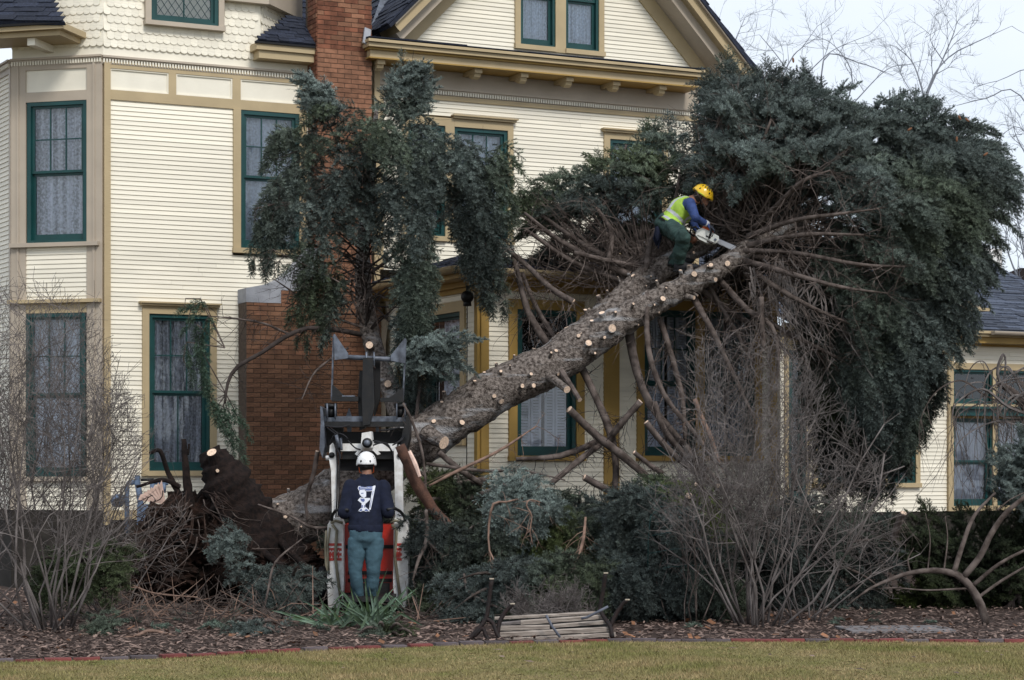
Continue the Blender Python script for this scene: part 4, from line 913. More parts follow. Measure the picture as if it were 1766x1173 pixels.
for (x, y) in ST:
    cand = sorted([seg_px(p_, x, y) for p_ in (TRK, FLO, FUP)], key=lambda c: (c[0] > 2, c[1][2] if c[0] <= 2 else c[0]))[0]
    dd, q, v, off, nr = cand; rpx = q[3]; s_ = max(-.985, min(.985, off / rpx)); k = q[2] / F
    nw = Vector((nr[0] * s_, -math.sqrt(1 - s_ * s_), -nr[1] * s_)); ax = Vector((v[0], 0, -v[1])).normalized()
    base = P(q[0], q[1], q[2]) + nw * rpx * k * .93; d = (nw + ax * .35 + Vector((random.gauss(0, .12), 0, random.gauss(0, .12) + .12))).normalized(); rs = STR.get((x, y), random.choice([1.6, 2.2, 2.8, 3.6, 4.4]) * random.uniform(.85, 1.1)) * k * .92; ln = random.uniform(.035, .11)
    b = MB(); d2 = (d + Vector((random.gauss(0, .15), random.gauss(0, .1), random.gauss(0, .15)))).normalized(); b.tube([base - d * .03, base + d * .012, base + d * ln * .4, base + d * ln, base + d * ln + d2 * .004], [rs * 2.1, rs * 1.55, rs * 1.2, rs * 1.08, rs * .9], 11, 'bark', 'cut_wood', jit=.28, seed=x); under(b.build('cut_stub'), tree)
b = MB(); b.tube([P(735, 745, 25.0), P(752, 757, 24.9), P(766, 764, 24.82)], [.11, .09, .082], 14, 'bark', 'cut_wood', jit=.12); under(b.build('cut_stub'), tree)
b = MB(); b.tube([P(935, 640, 25.5), P(962, 660, 25.2), P(978, 672, 25.0)], [.06, .05, .045], 10, 'bark', 'cut_wood'); b.tube([P(968, 640, 25.4), P(1000, 690, 25.0)], [.04, .03], 8, 'bark_thin', 'cut_wood'); under(b.build('cut_stub'), tree)
# bare limbs  (px,py,Y,r)
LB = [[(1272, 432, 25.7, 5), (1370, 436, 25.2, 4), (1480, 456, 24.9, 3.2), (1560, 460, 24.9, 1.5)], [(1278, 448, 25.7, 6), (1370, 474, 25.0, 4.5), (1450, 495, 24.8, 3.2), (1530, 506, 25, 1.2)],
      [(1285, 425, 25.7, 6), (1340, 412, 25.3, 4.5), (1400, 404, 25, 4), (1490, 405, 24.9, 1.5)], [(1290, 408, 25.7, 6), (1370, 380, 25.2, 4), (1440, 370, 24.9, 3.2), (1515, 360, 24.9, 1)],
      [(1300, 395, 25.8, 6), (1345, 350, 25.3, 4.5), (1385, 312, 25, 3.5), (1432, 294, 25, 1.5)], [(1240, 388, 26.3, 6), (1252, 330, 26, 4.5), (1262, 290, 25.9, 3.5), (1256, 220, 25.8, 2.5), (1275, 160, 25.7, 1.2)],
      [(1268, 380, 26.3, 7), (1283, 330, 25.9, 5), (1305, 275, 25.7, 3.5), (1330, 205, 25.6, 2)], [(1226, 392, 26.3, 6), (1235, 330, 26.1, 5), (1230, 260, 26, 3.5), (1243, 190, 25.9, 2)], [(1205, 420, 26.4, 6), (1225, 350, 26.4, 5), (1208, 290, 26.3, 3), (1215, 215, 26.2, 1.5)],
      [(1290, 385, 26.5, 6), (1330, 335, 26.4, 4), (1350, 260, 26.3, 3), (1345, 180, 26.3, 1)], [(1300, 385, 26.5, 6), (1370, 340, 26.5, 4), (1420, 270, 26.3, 3)], [(1255, 400, 26.5, 5), (1290, 350, 26.6, 4), (1285, 280, 26.6, 3), (1300, 200, 26.6, 2)],
      [(1275, 450, 25.7, 6), (1330, 490, 25.5, 5), (1400, 530, 25.3, 3.5), (1470, 560, 25.3, 2)], [(1290, 440, 25.8, 5), (1360, 455, 26.2, 4), (1440, 470, 26.4, 3), (1520, 540, 26.4, 2)],
      [(1238, 480, 25.7, 6), (1290, 535, 25.4, 5), (1330, 562, 25.3, 4.5), (1342, 610, 25.2, 3), (1340, 660, 25.2, 2)], [(1195, 512, 25.7, 6.5), (1228, 570, 25.4, 5), (1262, 640, 25.2, 4), (1300, 720, 25, 2)], [(1210, 500, 25.8, 5), (1270, 545, 26, 4.5), (1320, 570, 26, 4), (1370, 620, 26, 2)],
      [(1222, 490, 25.8, 4), (1262, 560, 25.7, 3.5), (1300, 625, 25.6, 2.5)], [(1313, 512, 25.2, 4.5), (1314, 550, 25.2, 4.8), (1316, 600, 25.2, 5)],
      [(1085, 575, 25.8, 8), (1098, 640, 25.7, 7.5), (1120, 695, 25.5, 7), (1160, 745, 25.4, 6), (1210, 800, 25.2, 5), (1262, 855, 25.1, 3)], [(1116, 505, 25.5, 4), (1118, 600, 25.3, 5), (1145, 680, 25.2, 4.5), (1200, 750, 25.1, 4), (1235, 800, 25.1, 3)],
      [(1138, 550, 25.8, 5), (1160, 620, 25.7, 5), (1177, 690, 25.6, 4.5), (1182, 760, 25.5, 3)], [(1000, 628, 25.8, 7), (1030, 690, 25.6, 6.5), (1052, 745, 25.5, 7), (1062, 800, 25.4, 6), (1060, 850, 25.4, 5)],
      [(981, 706, 24.9, 6.5), (1030, 752, 25.1, 7), (1085, 795, 25.2, 7), (1132, 838, 25.2, 5)], [(1105, 692, 25.2, 5.5), (1065, 738, 25.3, 6), (1050, 760, 25.4, 6)], [(890, 792, 25.2, 3.5), (955, 788, 25.2, 5), (1000, 775, 25.3, 5.5), (1038, 758, 25.4, 6)],
      [(950, 834, 25, 5), (1000, 793, 25.2, 5.5), (1038, 764, 25.4, 5.5)], [(1114, 728, 24.9, 5), (1150, 772, 25, 5.5), (1195, 812, 25.1, 5), (1250, 850, 25.2, 3)], [(1128, 693, 25.1, 5), (1145, 740, 25.1, 5.5), (1180, 785, 25.2, 5.5), (1222, 832, 25.2, 4)],
      [(1093, 780, 24.9, 4), (1122, 803, 25, 4.5), (1143, 816, 25, 4)], [(1007, 823, 24.6, 6), (1042, 842, 24.7, 6), (1080, 862, 24.8, 5)], [(1183, 768, 24.9, 4), (1200, 800, 24.9, 4), (1240, 850, 25, 4)],
      [(905, 368, 26.6, 3), (955, 408, 26.4, 4), (1025, 448, 26.3, 5), (1086, 473, 26.2, 6)], [(935, 372, 26.8, 3), (1000, 418, 26.6, 4), (1050, 445, 26.5, 5), (1102, 466, 26.4, 6)], [(868, 425, 26, 4), (905, 455, 25.9, 4.5), (950, 497, 25.8, 5), (989, 521, 25.7, 5.5)],
      [(882, 430, 26.2, 4), (895, 480, 26.1, 5), (912, 540, 26, 6), (945, 595, 25.9, 7)], [(900, 470, 26.3, 3), (925, 530, 26.2, 4), (960, 590, 26.1, 5)], [(1030, 360, 26.6, 3), (1054, 400, 26.5, 4.5), (1050, 450, 26.4, 5), (1052, 465, 26.4, 5)],
      [(1172, 300, 26.4, 2), (1160, 360, 26.3, 4), (1125, 410, 26.2, 5), (1116, 455, 26.1, 5.5), (1112, 470, 26.1, 5.5)], [(1080, 250, 26.9, 2), (1062, 330, 26.8, 3), (1030, 360, 26.7, 3.5)], [(990, 436, 26.2, 4), (1060, 452, 26.2, 4), (1120, 462, 26.2, 4)], [(905, 395, 26.5, 3), (985, 450, 26.4, 4), (1060, 480, 26.3, 5), (1092, 492, 26.2, 5)],
      [(1040, 425, 26.8, 3), (1100, 440, 26.7, 4), (1160, 440, 26.6, 5)], [(1100, 330, 27, 2), (1130, 380, 26.9, 3), (1160, 430, 26.6, 4)], [(1280, 470, 26, 5), (1340, 510, 26.3, 4), (1390, 580, 26.3, 3)], [(1400, 600, 25.8, 4), (1450, 640, 25.8, 4), (1510, 680, 26, 2)], [(1300, 540, 25.8, 4), (1360, 575, 25.6, 5), (1440, 615, 25.6, 3)]]
tw = MB()
for i, l in enumerate(LB):
    w_, r_ = pxl(l, 14); b = MB(); b.tube(w_, r_, 8, 'bark_thin', 'cut_wood', jit=.12, seed=i); b.v = b.v; 
    f0 = len(b.f) - 2; 
    if l[0][3] >= 3.5 and l[0][0] in (981, 1105, 1007, 1093, 1114, 1128, 1183, 950, 1313, 989): b.m[f0] = b.mi('cut_wood')
    under(b.build('limb', smooth=True), tree); low = l[0][1] > 560
    twiglets(tw, w_, r_, 44 if not low else 26, (.12, .7 if not low else .45), .0052, 'bark_thin' if not low else 'bark_dark', .4, 1)
# dense haze of fine dead twigs in the hollow of the crown
for i in range(230):
    px = random.uniform(1195, 1520); py = random.uniform(200, 560); Yd = random.uniform(25.4, 27.0); a = Vector((1285 + random.uniform(-30, 80), 420 - random.uniform(-20, 30), 0)); s_ = random.uniform(.25, 1)
    st = (a.x + (px - a.x) * s_ * .5, a.y + (py - a.y) * s_ * .5, 26, 1.6); q = [st, (st[0] + (px - st[0]) * .5 + random.gauss(0, 14), st[1] + (py - st[1]) * .5 + random.gauss(0, 14), (26 + Yd) / 2, 1.3), (px, py, Yd, .5)]
    w_, r_ = pxl(q, 8); tw.tube(w_, r_, 4, 'bark_thin', cap=False); twiglets(tw, w_, r_, 5, (.1, .35), .003, 'bark_thin', .3, 0)
for i in range(150):        # same on the near left side of the crown, behind the trunk
    px = random.uniform(890, 1180); py = random.uniform(330, 470); x0 = 1110 + random.uniform(-40, 60); y0 = 470 + random.uniform(-15, 15)
    q = [(x0, y0, 26.5, 1.8), ((x0 + px) / 2 + random.gauss(0, 10), (y0 + py) / 2 + 22, 26.7, 1.5), (px, py, random.uniform(26.2, 27.4), .6)]; w_, r_ = pxl(q, 8); tw.tube(w_, r_, 4, 'bark_thin', cap=False); twiglets(tw, w_, r_, 5, (.1, .4), .003, 'bark_thin', .2, 0)
for i in range(50):        # dead twiggery hanging below the porch eave at right
    px = random.uniform(1290, 1450); py = random.uniform(440, 520); q = [(px, py, 25.5, 1.6), (px + random.gauss(5, 14), py + 50, 25.5, 1.2), (px + random.gauss(10, 30), py + random.uniform(80, 150), 25.4, .5)]; w_, r_ = pxl(q, 8); tw.tube(w_, r_, 3, 'bark_grey', cap=False); twiglets(tw, w_, r_, 6, (.1, .3), .003, 'bark_grey', .5, 0)
wood_obj('dead_twigs', tw, tree, kind='stuff', smooth=False)
# crown
CR = [(1208, 128), (1232, 104), (1262, 94), (1300, 108), (1340, 112), (1385, 106), (1412, 108), (1455, 132), (1500, 152), (1530, 150), (1560, 138), (1600, 142), (1635, 160), (1668, 182), (1700, 200), (1728, 232), (1742, 262), (1756, 290), (1752, 320), (1735, 345), (1742, 375), (1722, 400), (1712, 440), (1700, 480), (1682, 520), (1672, 560), (1655, 590), (1620, 612), (1608, 650), (1588, 690), (1572, 735), (1550, 765), (1515, 745), (1480, 720), (1450, 700), (1425, 640), (1420, 600), (1400, 560), (1378, 520), (1345, 470), (1300, 420), (1205, 330), (1178, 290), (1178, 230), (1192, 170)]
def hollow(px, py, Yp):       # the opened, limbed side of the crown around the saw cut
    if Yp > 26.9: return False
    return ((px - 1335) / 170) ** 2 + ((py - 400) / 110) ** 2 < 1
cf = Fol()
pillow(cf, CR, 27.1, 1.9, 190, 370, (1330, 420, 26.6), (.5, .95), .82, hollow, .42, .55, 1.0, dens_back=.10, cam_w=.75, grav=.18, inset=16, green=.3)
pillow(cf, CR, 27.3, 1.1, 120, 190, (1330, 420, 26.6), (.35, .6), .8, lambda x, y, Y_: hollow(x, y, Y_), .3, .2, .85, dens_back=.1, cam_w=.3, grav=.05, inset=10)
# inner layers behind the hollow, their shade put into a darker tint
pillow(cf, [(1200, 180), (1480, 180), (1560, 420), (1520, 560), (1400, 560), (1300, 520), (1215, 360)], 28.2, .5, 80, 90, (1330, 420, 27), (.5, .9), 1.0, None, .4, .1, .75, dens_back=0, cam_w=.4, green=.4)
# boughs over the far left side of the crown, above the porch roof
CL = [(868, 345), (905, 305), (960, 292), (1010, 285), (1020, 262), (1080, 215), (1130, 205), (1170, 208), (1190, 230), (1215, 290), (1210, 330), (1190, 345), (1150, 350), (1120, 370), (1060, 360), (1000, 372), (930, 380), (885, 385)]
pillow(cf, CL, 27.3, .6, 60, 78, (1150, 440, 27), (.4, .75), .8, None, .3, .2, .95, dens_back=.1, cam_w=.5, inset=8, green=.8)
pillow(cf, [(900, 360), (1200, 330), (1210, 430), (1100, 470), (960, 460), (890, 410)], 27.9, .3, 40, 48, (1150, 440, 27), (.5, .8), .9, None, .3, .1, .7, dens_back=0, cam_w=.2, green=.6)
# hanging skirt at right-bottom, tinted darker to paint the shade under the crown
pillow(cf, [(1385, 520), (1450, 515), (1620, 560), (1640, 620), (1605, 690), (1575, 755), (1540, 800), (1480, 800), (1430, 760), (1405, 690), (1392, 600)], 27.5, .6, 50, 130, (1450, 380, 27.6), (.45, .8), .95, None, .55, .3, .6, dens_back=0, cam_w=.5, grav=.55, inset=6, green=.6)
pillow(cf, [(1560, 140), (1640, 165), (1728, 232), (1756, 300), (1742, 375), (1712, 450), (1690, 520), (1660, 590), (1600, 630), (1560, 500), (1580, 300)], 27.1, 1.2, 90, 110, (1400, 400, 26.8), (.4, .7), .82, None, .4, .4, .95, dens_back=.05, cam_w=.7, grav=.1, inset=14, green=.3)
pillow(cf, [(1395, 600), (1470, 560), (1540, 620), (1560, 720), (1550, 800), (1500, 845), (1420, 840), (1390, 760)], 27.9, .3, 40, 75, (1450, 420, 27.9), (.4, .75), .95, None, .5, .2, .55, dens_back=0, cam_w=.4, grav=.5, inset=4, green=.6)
pillow(cf, [(1190, 330), (1340, 300), (1380, 440), (1300, 500), (1200, 470)], 28.0, .3, 40, 44, (1280, 430, 27.5), (.4, .7), .9, None, .3, .1, .55, dens_back=0, cam_w=.4, green=.4)  # lowered tint again paints shade behind the saw cut
pillow(cf, [(1370, 480), (1440, 500), (1560, 560), (1600, 640), (1575, 720), (1545, 750), (1500, 740), (1465, 690), (1425, 620), (1380, 560)], 26.6, .9, 60, 125, (1400, 380, 26.8), (.45, .8), .85, None, .6, .3, .8, dens_back=0, cam_w=.5, grav=.5, inset=8)
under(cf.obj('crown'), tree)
print('CROWN TRIS', sum(len(v) for v in cf.V) // 3)
for px, py in ((1655, 203), (1668, 207), (1569, 223), (1368, 104), (1650, 240), (1700, 266)):
    b = MB(); p = P(px, py, 25.6 if py > 150 else 27); b.ell(p, .015, .015, .035, 'cone', 8, 6, Matrix.Rotation(random.uniform(-1, 1), 3, 'Y')); under(b.build('cone'), tree)
# root plate
def lump(c, rx, ry, rz, amp, m, seed, seg=80, rings=50):
    vs = []; fs = []
    for i in range(rings + 1):
        th = math.pi * i / rings
        for j in range(seg):
            ph = 2 * math.pi * j / seg; d = Vector((math.sin(th) * math.cos(ph), math.sin(th) * math.sin(ph), math.cos(th)))
            k = 1 + amp * noise.fractal(d * 2.2 + Vector((seed, 0, 0)), 1.0, 2.1, 6) + amp * .35 * noise.noise(d * 18 + Vector((seed, 5, 0)))
            vs.append(Vector(c) + Vector((d.x * rx, d.y * ry, d.z * rz)) * k)
    for i in range(rings):
        for j in range(seg): fs.append((i * seg + j, (i + 1) * seg + j, (i + 1) * seg + (j + 1) % seg, i * seg + (j + 1) % seg))
    b = MB(); b.add(vs, fs, m); return b
for c, a, s_ in ((P(385, 955, 25.3), (.62, .55, .62), 1), (P(330, 930, 25.1), (.55, .5, .50), 4), (P(465, 985, 25.1), (.6, .5, .35), 7), (P(280, 985, 25.0), (.5, .5, .33), 9)):
    under(lump(c, *a, .38, 'soil', s_).build('root_ball'), tree)
b = MB(); w_, r_ = pxl([(480, 980, 25.2, 62), (440, 925, 25.1, 60), (408, 865, 25.05, 48), (380, 810, 25.0, 34), (362, 776, 25.0, 19)], 40); b.tube(w_, r_, 26, 'stump', 'cut_wood', jit=.28, seed=3); under(b.build('root_stump', smooth=True), tree)
b = MB(); b.tube([P(372, 800, 24.85), P(368, 786, 24.78), P(365, 780, 24.74)], [.085, .07, .06], 12, 'stump', 'cut_wood'); under(b.build('cut_stub'), tree)
mat('pale_wood', (.70, .50, .42), .7, .15, 14)
for (px, py) in ((375, 812), (384, 838)):
    b = MB(); p = P(px, py, 24.75); b.tube([p + Vector((0, .12, 0)), p], [.03, .022], 8, 'bark_dark', 'cut_wood', jit=.2); under(b.build('cut_stub'), tree)
rt = MB()
for l in ([(258, 782, 24.9, 3), (276, 778, 24.9, 4), (290, 815, 25, 4.5), (310, 855, 25, 6)], [(317, 757, 25, 4), (320, 800, 25, 6), (325, 850, 25, 8), (330, 900, 25, 9)], [(326, 765, 25, 1.5), (324, 785, 25, 2)], [(235, 840, 24.9, 2.5), (280, 828, 24.9, 4), (310, 840, 25, 5)], [(560, 1000, 24.4, 3), (520, 970, 24.6, 5), (480, 930, 24.8, 7)], [(530, 1015, 24.3, 3), (490, 980, 24.5, 5), (450, 950, 24.7, 7)]):
    w_, r_ = pxl(l, 12); b = MB(); b.tube(w_, r_, 9, 'stump', 'bark_thin', jit=.2); under(b.build('root', smooth=True), tree)
for i in range(130):
    px = random.gauss(305, 62); py = random.uniform(845, 930) if abs(px - 320) < 70 else random.uniform(885, 980)
    if px > 560 or px < 200: continue
    l = random.choice([30, 60, 90, 190]) * random.uniform(.6, 1) * (.5 if px > 400 else 1); sgn = -1 if px < 340 else 1; Yd = 24.55 + abs(px - 350) * .0012; col = random.choice(['root_hair', 'root_hair', 'bark_thin'])
    mat('root_hair', (.030, .018, .014), .95, .3, 9)
    y2 = min(1008, py + l); q = [(px, py, Yd, 1.1), (px + sgn * random.uniform(2, 25), py + (y2 - py) * .3, Yd - .12, 1.0), (px + sgn * random.uniform(0, 55), (py + y2) / 2 + 10, Yd - .16, .8), (px + sgn * random.uniform(-10, 75), y2, Yd - .12, .35)]; w_, r_ = pxl(q, 9); rt.tube(w_, [x * random.uniform(.6, 1.5) for x in r_], 3, col, cap=False)
wood_obj('hanging_roots', rt, tree, kind='stuff', smooth=False)
mb = MB(); p = P(262, 848, 24.9); 
for i in range(7): a = -.5 + i * .16; mb.add([P(285, 862, 24.95), P(282, 870, 24.95), P(250 + i * 6 - 12, 862 - i * 4, 24.85), P(255 + i * 6 - 12, 852 - i * 4, 24.85)], [(0, 1, 2, 3)], 'pale_wood')
under(mb.build('splintered_wood'), tree)

# ============================================================ STANDING LEFT SPRUCE
t2 = empty('leaning_spruce', P(690, 1000, 25.9), 'tall drooping blue spruce top leaning against the brick chimney', 'tree')
b = MB(); w_, r_ = pxl([(700, 742, 25.6, 19), (672, 668, 25.9, 17), (645, 600, 26.2, 16), (632, 540, 26.4, 15), (626, 480, 26.6, 14), (628, 400, 26.8, 11), (640, 300, 26.9, 8), (650, 180, 27, 3)], 60); b.tube(w_, r_, 20, 'bark', 'cut_wood', jit=.15); wood_obj('trunk', b, t2)
for px, py in ((637, 595), (669, 662)): b = MB(); b.tube([P(px + 2, py + 6, 25.95), P(px, py, 25.7)], [.06, .045], 10, 'bark', 'cut_wood'); under(b.build('cut_stub'), t2)
tw = MB()
for i, l in enumerate([[(622, 577, 26.1, 4.5), (575, 568, 25.8, 4.5), (530, 566, 25.6, 4), (490, 582, 25.5, 4), (452, 608, 25.4, 3.5), (410, 632, 25.3, 3.5), (393, 660, 25.3, 3), (388, 695, 25.2, 2)], [(498, 576, 25.6, 2.2), (455, 558, 25.5, 2), (410, 550, 25.4, 1.6), (360, 545, 25.3, .8)],
          [(626, 565, 26.1, 2.5), (560, 540, 25.9, 2), (500, 500, 25.7, 1.5), (470, 480, 25.6, .7)], [(628, 560, 26.1, 2.5), (610, 520, 26, 2), (590, 490, 25.8, 1.5), (470, 430, 25.6, .8)], [(640, 470, 26.2, 3), (680, 440, 26, 2.5), (720, 400, 25.8, 2), (760, 380, 25.7, 1)],
          [(630, 430, 26.4, 4), (570, 370, 26, 3), (500, 350, 25.7, 2), (440, 360, 25.6, 1)], [(520, 690, 25.3, 1), (545, 640, 25.6, 1.8), (600, 600, 26, 2)], [(632, 400, 26.5, 4), (700, 330, 26.2, 3), (790, 290, 26, 3), (860, 290, 25.9, 2)], [(700, 600, 25.6, 1.5), (722, 655, 25.4, 3), (720, 700, 25.3, 3), (715, 740, 25.2, 3)], [(640, 260, 26.6, 3), (690, 190, 26.4, 2), (715, 135, 26.3, 1)], [(640, 330, 26.6, 3), (580, 240, 26.4, 2), (540, 150, 26.3, 1)]]):
    w_, r_ = pxl(l, 18); b = MB(); b.tube(w_, r_, 7, 'bark_thin' if i else 'bark_dark', jit=.1); under(b.build('limb', smooth=True), t2); twiglets(tw, w_, r_, 34, (.1, .5), .0042, 'bark_dark', .5, 1)
for i in range(110):
    px = random.uniform(470, 760); py = random.uniform(220, 560); q = [(630, py + random.uniform(-40, 60), 26.3, 2), ((630 + px) / 2, py - 10, 26, 1.5), (px, py + random.uniform(-40, 50), 25.8, .5)]; w_, r_ = pxl(q, 8); tw.tube(w_, r_, 4, 'bark_dark', cap=False); twiglets(tw, w_, r_, 7, (.1, .35), .003, 'bark_thin', .5, 0)
wood_obj('dead_twigs', tw, t2, kind='stuff', smooth=False)
lf = Fol()
LMAIN = [(512, 165), (518, 132), (545, 122), (566, 134), (578, 178), (612, 182), (640, 170), (664, 130), (700, 116), (728, 122), (735, 140), (728, 180), (762, 200), (800, 228), (812, 262), (800, 300), (812, 330), (790, 372), (760, 400), (762, 440), (740, 480), (715, 505), (690, 480), (660, 430), (612, 395), (572, 450), (545, 530), (520, 560), (505, 520), (485, 478), (492, 440), (478, 400), (452, 380), (468, 320), (475, 280), (490, 240), (502, 200)]
pillow(lf, LMAIN, 26.3, .8, 80, 128, (630, 260, 26.9), (.28, .55), .76, lambda x, y, Y_: (x - 610) ** 2 / 60 ** 2 + (y - 470) ** 2 / 75 ** 2 < 1, .5, .55, .95, dens_back=.12, cam_w=.5, grav=.4, inset=18, hang=.5, out_w=.6, green=.6)
pillow(lf, [(512, 175), (518, 128), (548, 118), (572, 130), (580, 200), (540, 210)], 26.2, .25, 24, 18, (600, 280, 26.6), (.25, .45), .75, None, .2, .2, 1.05, dens_back=.1, cam_w=.3, grav=-.1, inset=6)
pillow(lf, [(650, 190), (662, 128), (690, 108), (730, 112), (738, 150), (730, 200)], 26.3, .3, 28, 24, (640, 280, 26.6), (.25, .45), .75, None, .2, .2, 1.0, dens_back=.1, cam_w=.3, grav=-.1, inset=6)
pillow(lf, [(425, 360), (455, 300), (500, 290), (500, 400), (470, 430), (440, 410)], 25.9, .3, 30, 22, (600, 280, 26.5), (.35, .6), .75, None, .8, .1, .95, dens_back=0, cam_w=.3, grav=.6, inset=6, hang=.8)
pillow(lf, [(455, 225), (500, 200), (500, 270), (465, 265)], 26.1, .2, 20, 9, (600, 280, 26.5), (.3, .5), .7, None, .6, .1, 1.0, dens_back=0, grav=.3, hang=.6)
pillow(lf, [(770, 215), (850, 262), (900, 260), (925, 275), (915, 300), (885, 330), (875, 400), (880, 470), (895, 515), (880, 530), (845, 500), (800, 440), (775, 380), (785, 300)], 26.1, .5, 50, 62, (760, 260, 26.5), (.35, .65), .8, None, .7, .3, .92, dens_back=.1, cam_w=.4, grav=.6, inset=12, hang=.9, green=.6)
pillow(lf, [(690, 430), (742, 440), (752, 500), (742, 560), (712, 575), (692, 540)], 25.7, .35, 30, 30, (700, 380, 26.2), (.35, .6), .78, None, .7, .15, .95, dens_back=0, cam_w=.3, grav=.9, inset=8, hang=1)
pillow(lf, [(700, 600), (740, 572), (800, 572), (828, 598), (815, 622), (770, 640), (725, 640)], 25.2, .25, 26, 22, (690, 620, 25.4), (.35, .55), .78, None, .15, .1, 1.25, dens_back=0, cam_w=.3, grav=-.05, inset=6)
pillow(lf, [(678, 560), (720, 560), (745, 640), (735, 740), (712, 745), (695, 660)], 25.6, .2, 24, 24, (700, 500, 25.8), (.3, .5), .7, None, .5, .1, .8, dens_back=0, cam_w=.2, grav=.8, inset=4, hang=.8)
pillow(lf, [(505, 480), (560, 470), (590, 520), (560, 560), (510, 550)], 25.9, .2, 26, 22, (620, 470, 26.2), (.3, .5), .7, None, .7, .1, .7, dens_back=0, cam_w=.2, grav=.6, inset=4, hang=.8, green=.8)
# needled tips hanging from the long left-hand limb
for pts_ in ([(352, 520), (330, 530), (322, 560)], [(322, 590), (316, 620), (330, 650)], [(345, 600), (350, 640), (356, 660)], [(352, 650), (362, 690), (375, 720)], [(368, 690), (380, 720), (398, 750)], [(385, 700), (400, 740), (420, 780)], [(395, 690), (410, 720), (425, 740)], [(360, 545), (350, 575), (348, 600)], [(345, 515), (320, 515), (318, 530)], [(340, 560), (345, 600), (350, 630)], [(375, 700), (385, 740), (400, 770)]):
    a = P(pts_[0][0], pts_[0][1], 25.3); c = P(pts_[-1][0], pts_[-1][1], 25.25); d = c - a; lf.bough(a, d, (0, -1, .2), d.length, .55, (.75, .95, .72), .05, step=.10, w=.35, hang=.6)
    b = MB(); q = [P(x, y, 25.3) for x, y in pts_]; b.tube([P(388, 600, 25.3) if pts_[0][1] < 600 else P(390, 680, 25.3)] + q, [.008] * len(q) + [.003], 5, 'bark_thin'); under(b.build('limb'), t2)
under(lf.obj('crown'), t2)
print('LEFT TRIS', sum(len(v) for v in lf.V) // 3)
# ============================================================ HEAPED BOUGHS ON THE GROUND
def heap(label, poly, Yc, H, E, n, origin, tint, green, cat='spruce branch', name='spruce_bough', group='spruce boughs heaped in front of the porch', Ls=(.35, .7), m='needle', sc=.8, **k):
    f = Fol(); pillow(f, poly, Yc, H * .7, E * .6, int(n * 1.15), origin, Ls, sc, None, k.get('droop', .4), .5, tint, out_w=.45, dens_back=k.get('back', 0), cam_w=k.get('cam', .5), grav=k.get('grav', .1), inset=k.get('inset', 10), green=green)
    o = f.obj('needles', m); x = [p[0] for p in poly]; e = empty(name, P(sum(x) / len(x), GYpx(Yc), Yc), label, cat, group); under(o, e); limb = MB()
    for i in range(6):
        a = random.choice(poly); q = [(origin[0], origin[1], Yc + .2, 3.5), ((origin[0] + a[0]) / 2, (origin[1] + a[1]) / 2 - 12, Yc - H * .5, 2.6), (origin[0] * .15 + a[0] * .85, origin[1] * .15 + a[1] * .85, Yc - H * .3, 1.2)]; w_, r_ = pxl(q, 10); limb.tube(w_, r_, 6, 'bark_thin', cap=False)
    under(limb.build('limb', smooth=True), e); return e
def GYpx(Y_): return HY + EYE * F / Y_
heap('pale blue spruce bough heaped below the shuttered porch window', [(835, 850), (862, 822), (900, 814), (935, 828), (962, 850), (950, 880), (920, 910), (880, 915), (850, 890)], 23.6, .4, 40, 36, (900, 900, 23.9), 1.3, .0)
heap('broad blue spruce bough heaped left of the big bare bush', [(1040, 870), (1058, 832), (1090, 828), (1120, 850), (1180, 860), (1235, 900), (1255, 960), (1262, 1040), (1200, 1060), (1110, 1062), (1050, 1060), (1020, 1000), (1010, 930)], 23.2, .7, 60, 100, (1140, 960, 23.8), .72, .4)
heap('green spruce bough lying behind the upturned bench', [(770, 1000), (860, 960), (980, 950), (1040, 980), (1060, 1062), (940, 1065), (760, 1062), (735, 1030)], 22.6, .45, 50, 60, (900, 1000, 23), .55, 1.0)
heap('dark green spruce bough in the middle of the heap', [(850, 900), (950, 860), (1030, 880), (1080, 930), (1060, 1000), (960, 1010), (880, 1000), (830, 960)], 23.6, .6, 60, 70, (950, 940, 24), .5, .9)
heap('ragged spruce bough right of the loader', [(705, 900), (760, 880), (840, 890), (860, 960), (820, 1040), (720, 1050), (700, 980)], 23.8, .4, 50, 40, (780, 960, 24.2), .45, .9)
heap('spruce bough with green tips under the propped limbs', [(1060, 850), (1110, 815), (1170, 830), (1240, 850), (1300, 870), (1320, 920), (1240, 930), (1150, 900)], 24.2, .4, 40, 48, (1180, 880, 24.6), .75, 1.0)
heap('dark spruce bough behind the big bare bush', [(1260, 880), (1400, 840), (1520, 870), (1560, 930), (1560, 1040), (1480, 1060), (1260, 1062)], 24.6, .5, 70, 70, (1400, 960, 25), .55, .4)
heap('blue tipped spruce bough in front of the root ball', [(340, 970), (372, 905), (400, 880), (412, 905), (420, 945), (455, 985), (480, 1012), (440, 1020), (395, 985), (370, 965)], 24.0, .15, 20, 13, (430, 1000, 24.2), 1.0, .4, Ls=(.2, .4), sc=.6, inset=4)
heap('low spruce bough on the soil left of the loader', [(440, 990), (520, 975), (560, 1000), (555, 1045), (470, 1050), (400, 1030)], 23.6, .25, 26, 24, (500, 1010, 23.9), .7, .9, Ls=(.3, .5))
heap('flat green spruce bough lying on the mulch left of the long leaved plant', [(352, 1086), (400, 1070), (450, 1068), (500, 1080), (495, 1104), (430, 1110), (370, 1102)], 20.9, .16, 14, 20, (430, 1085, 20.9), .85, .8, Ls=(.2, .32), sc=.5, inset=4, group='spruce sprigs on the mulch', grav=.0)
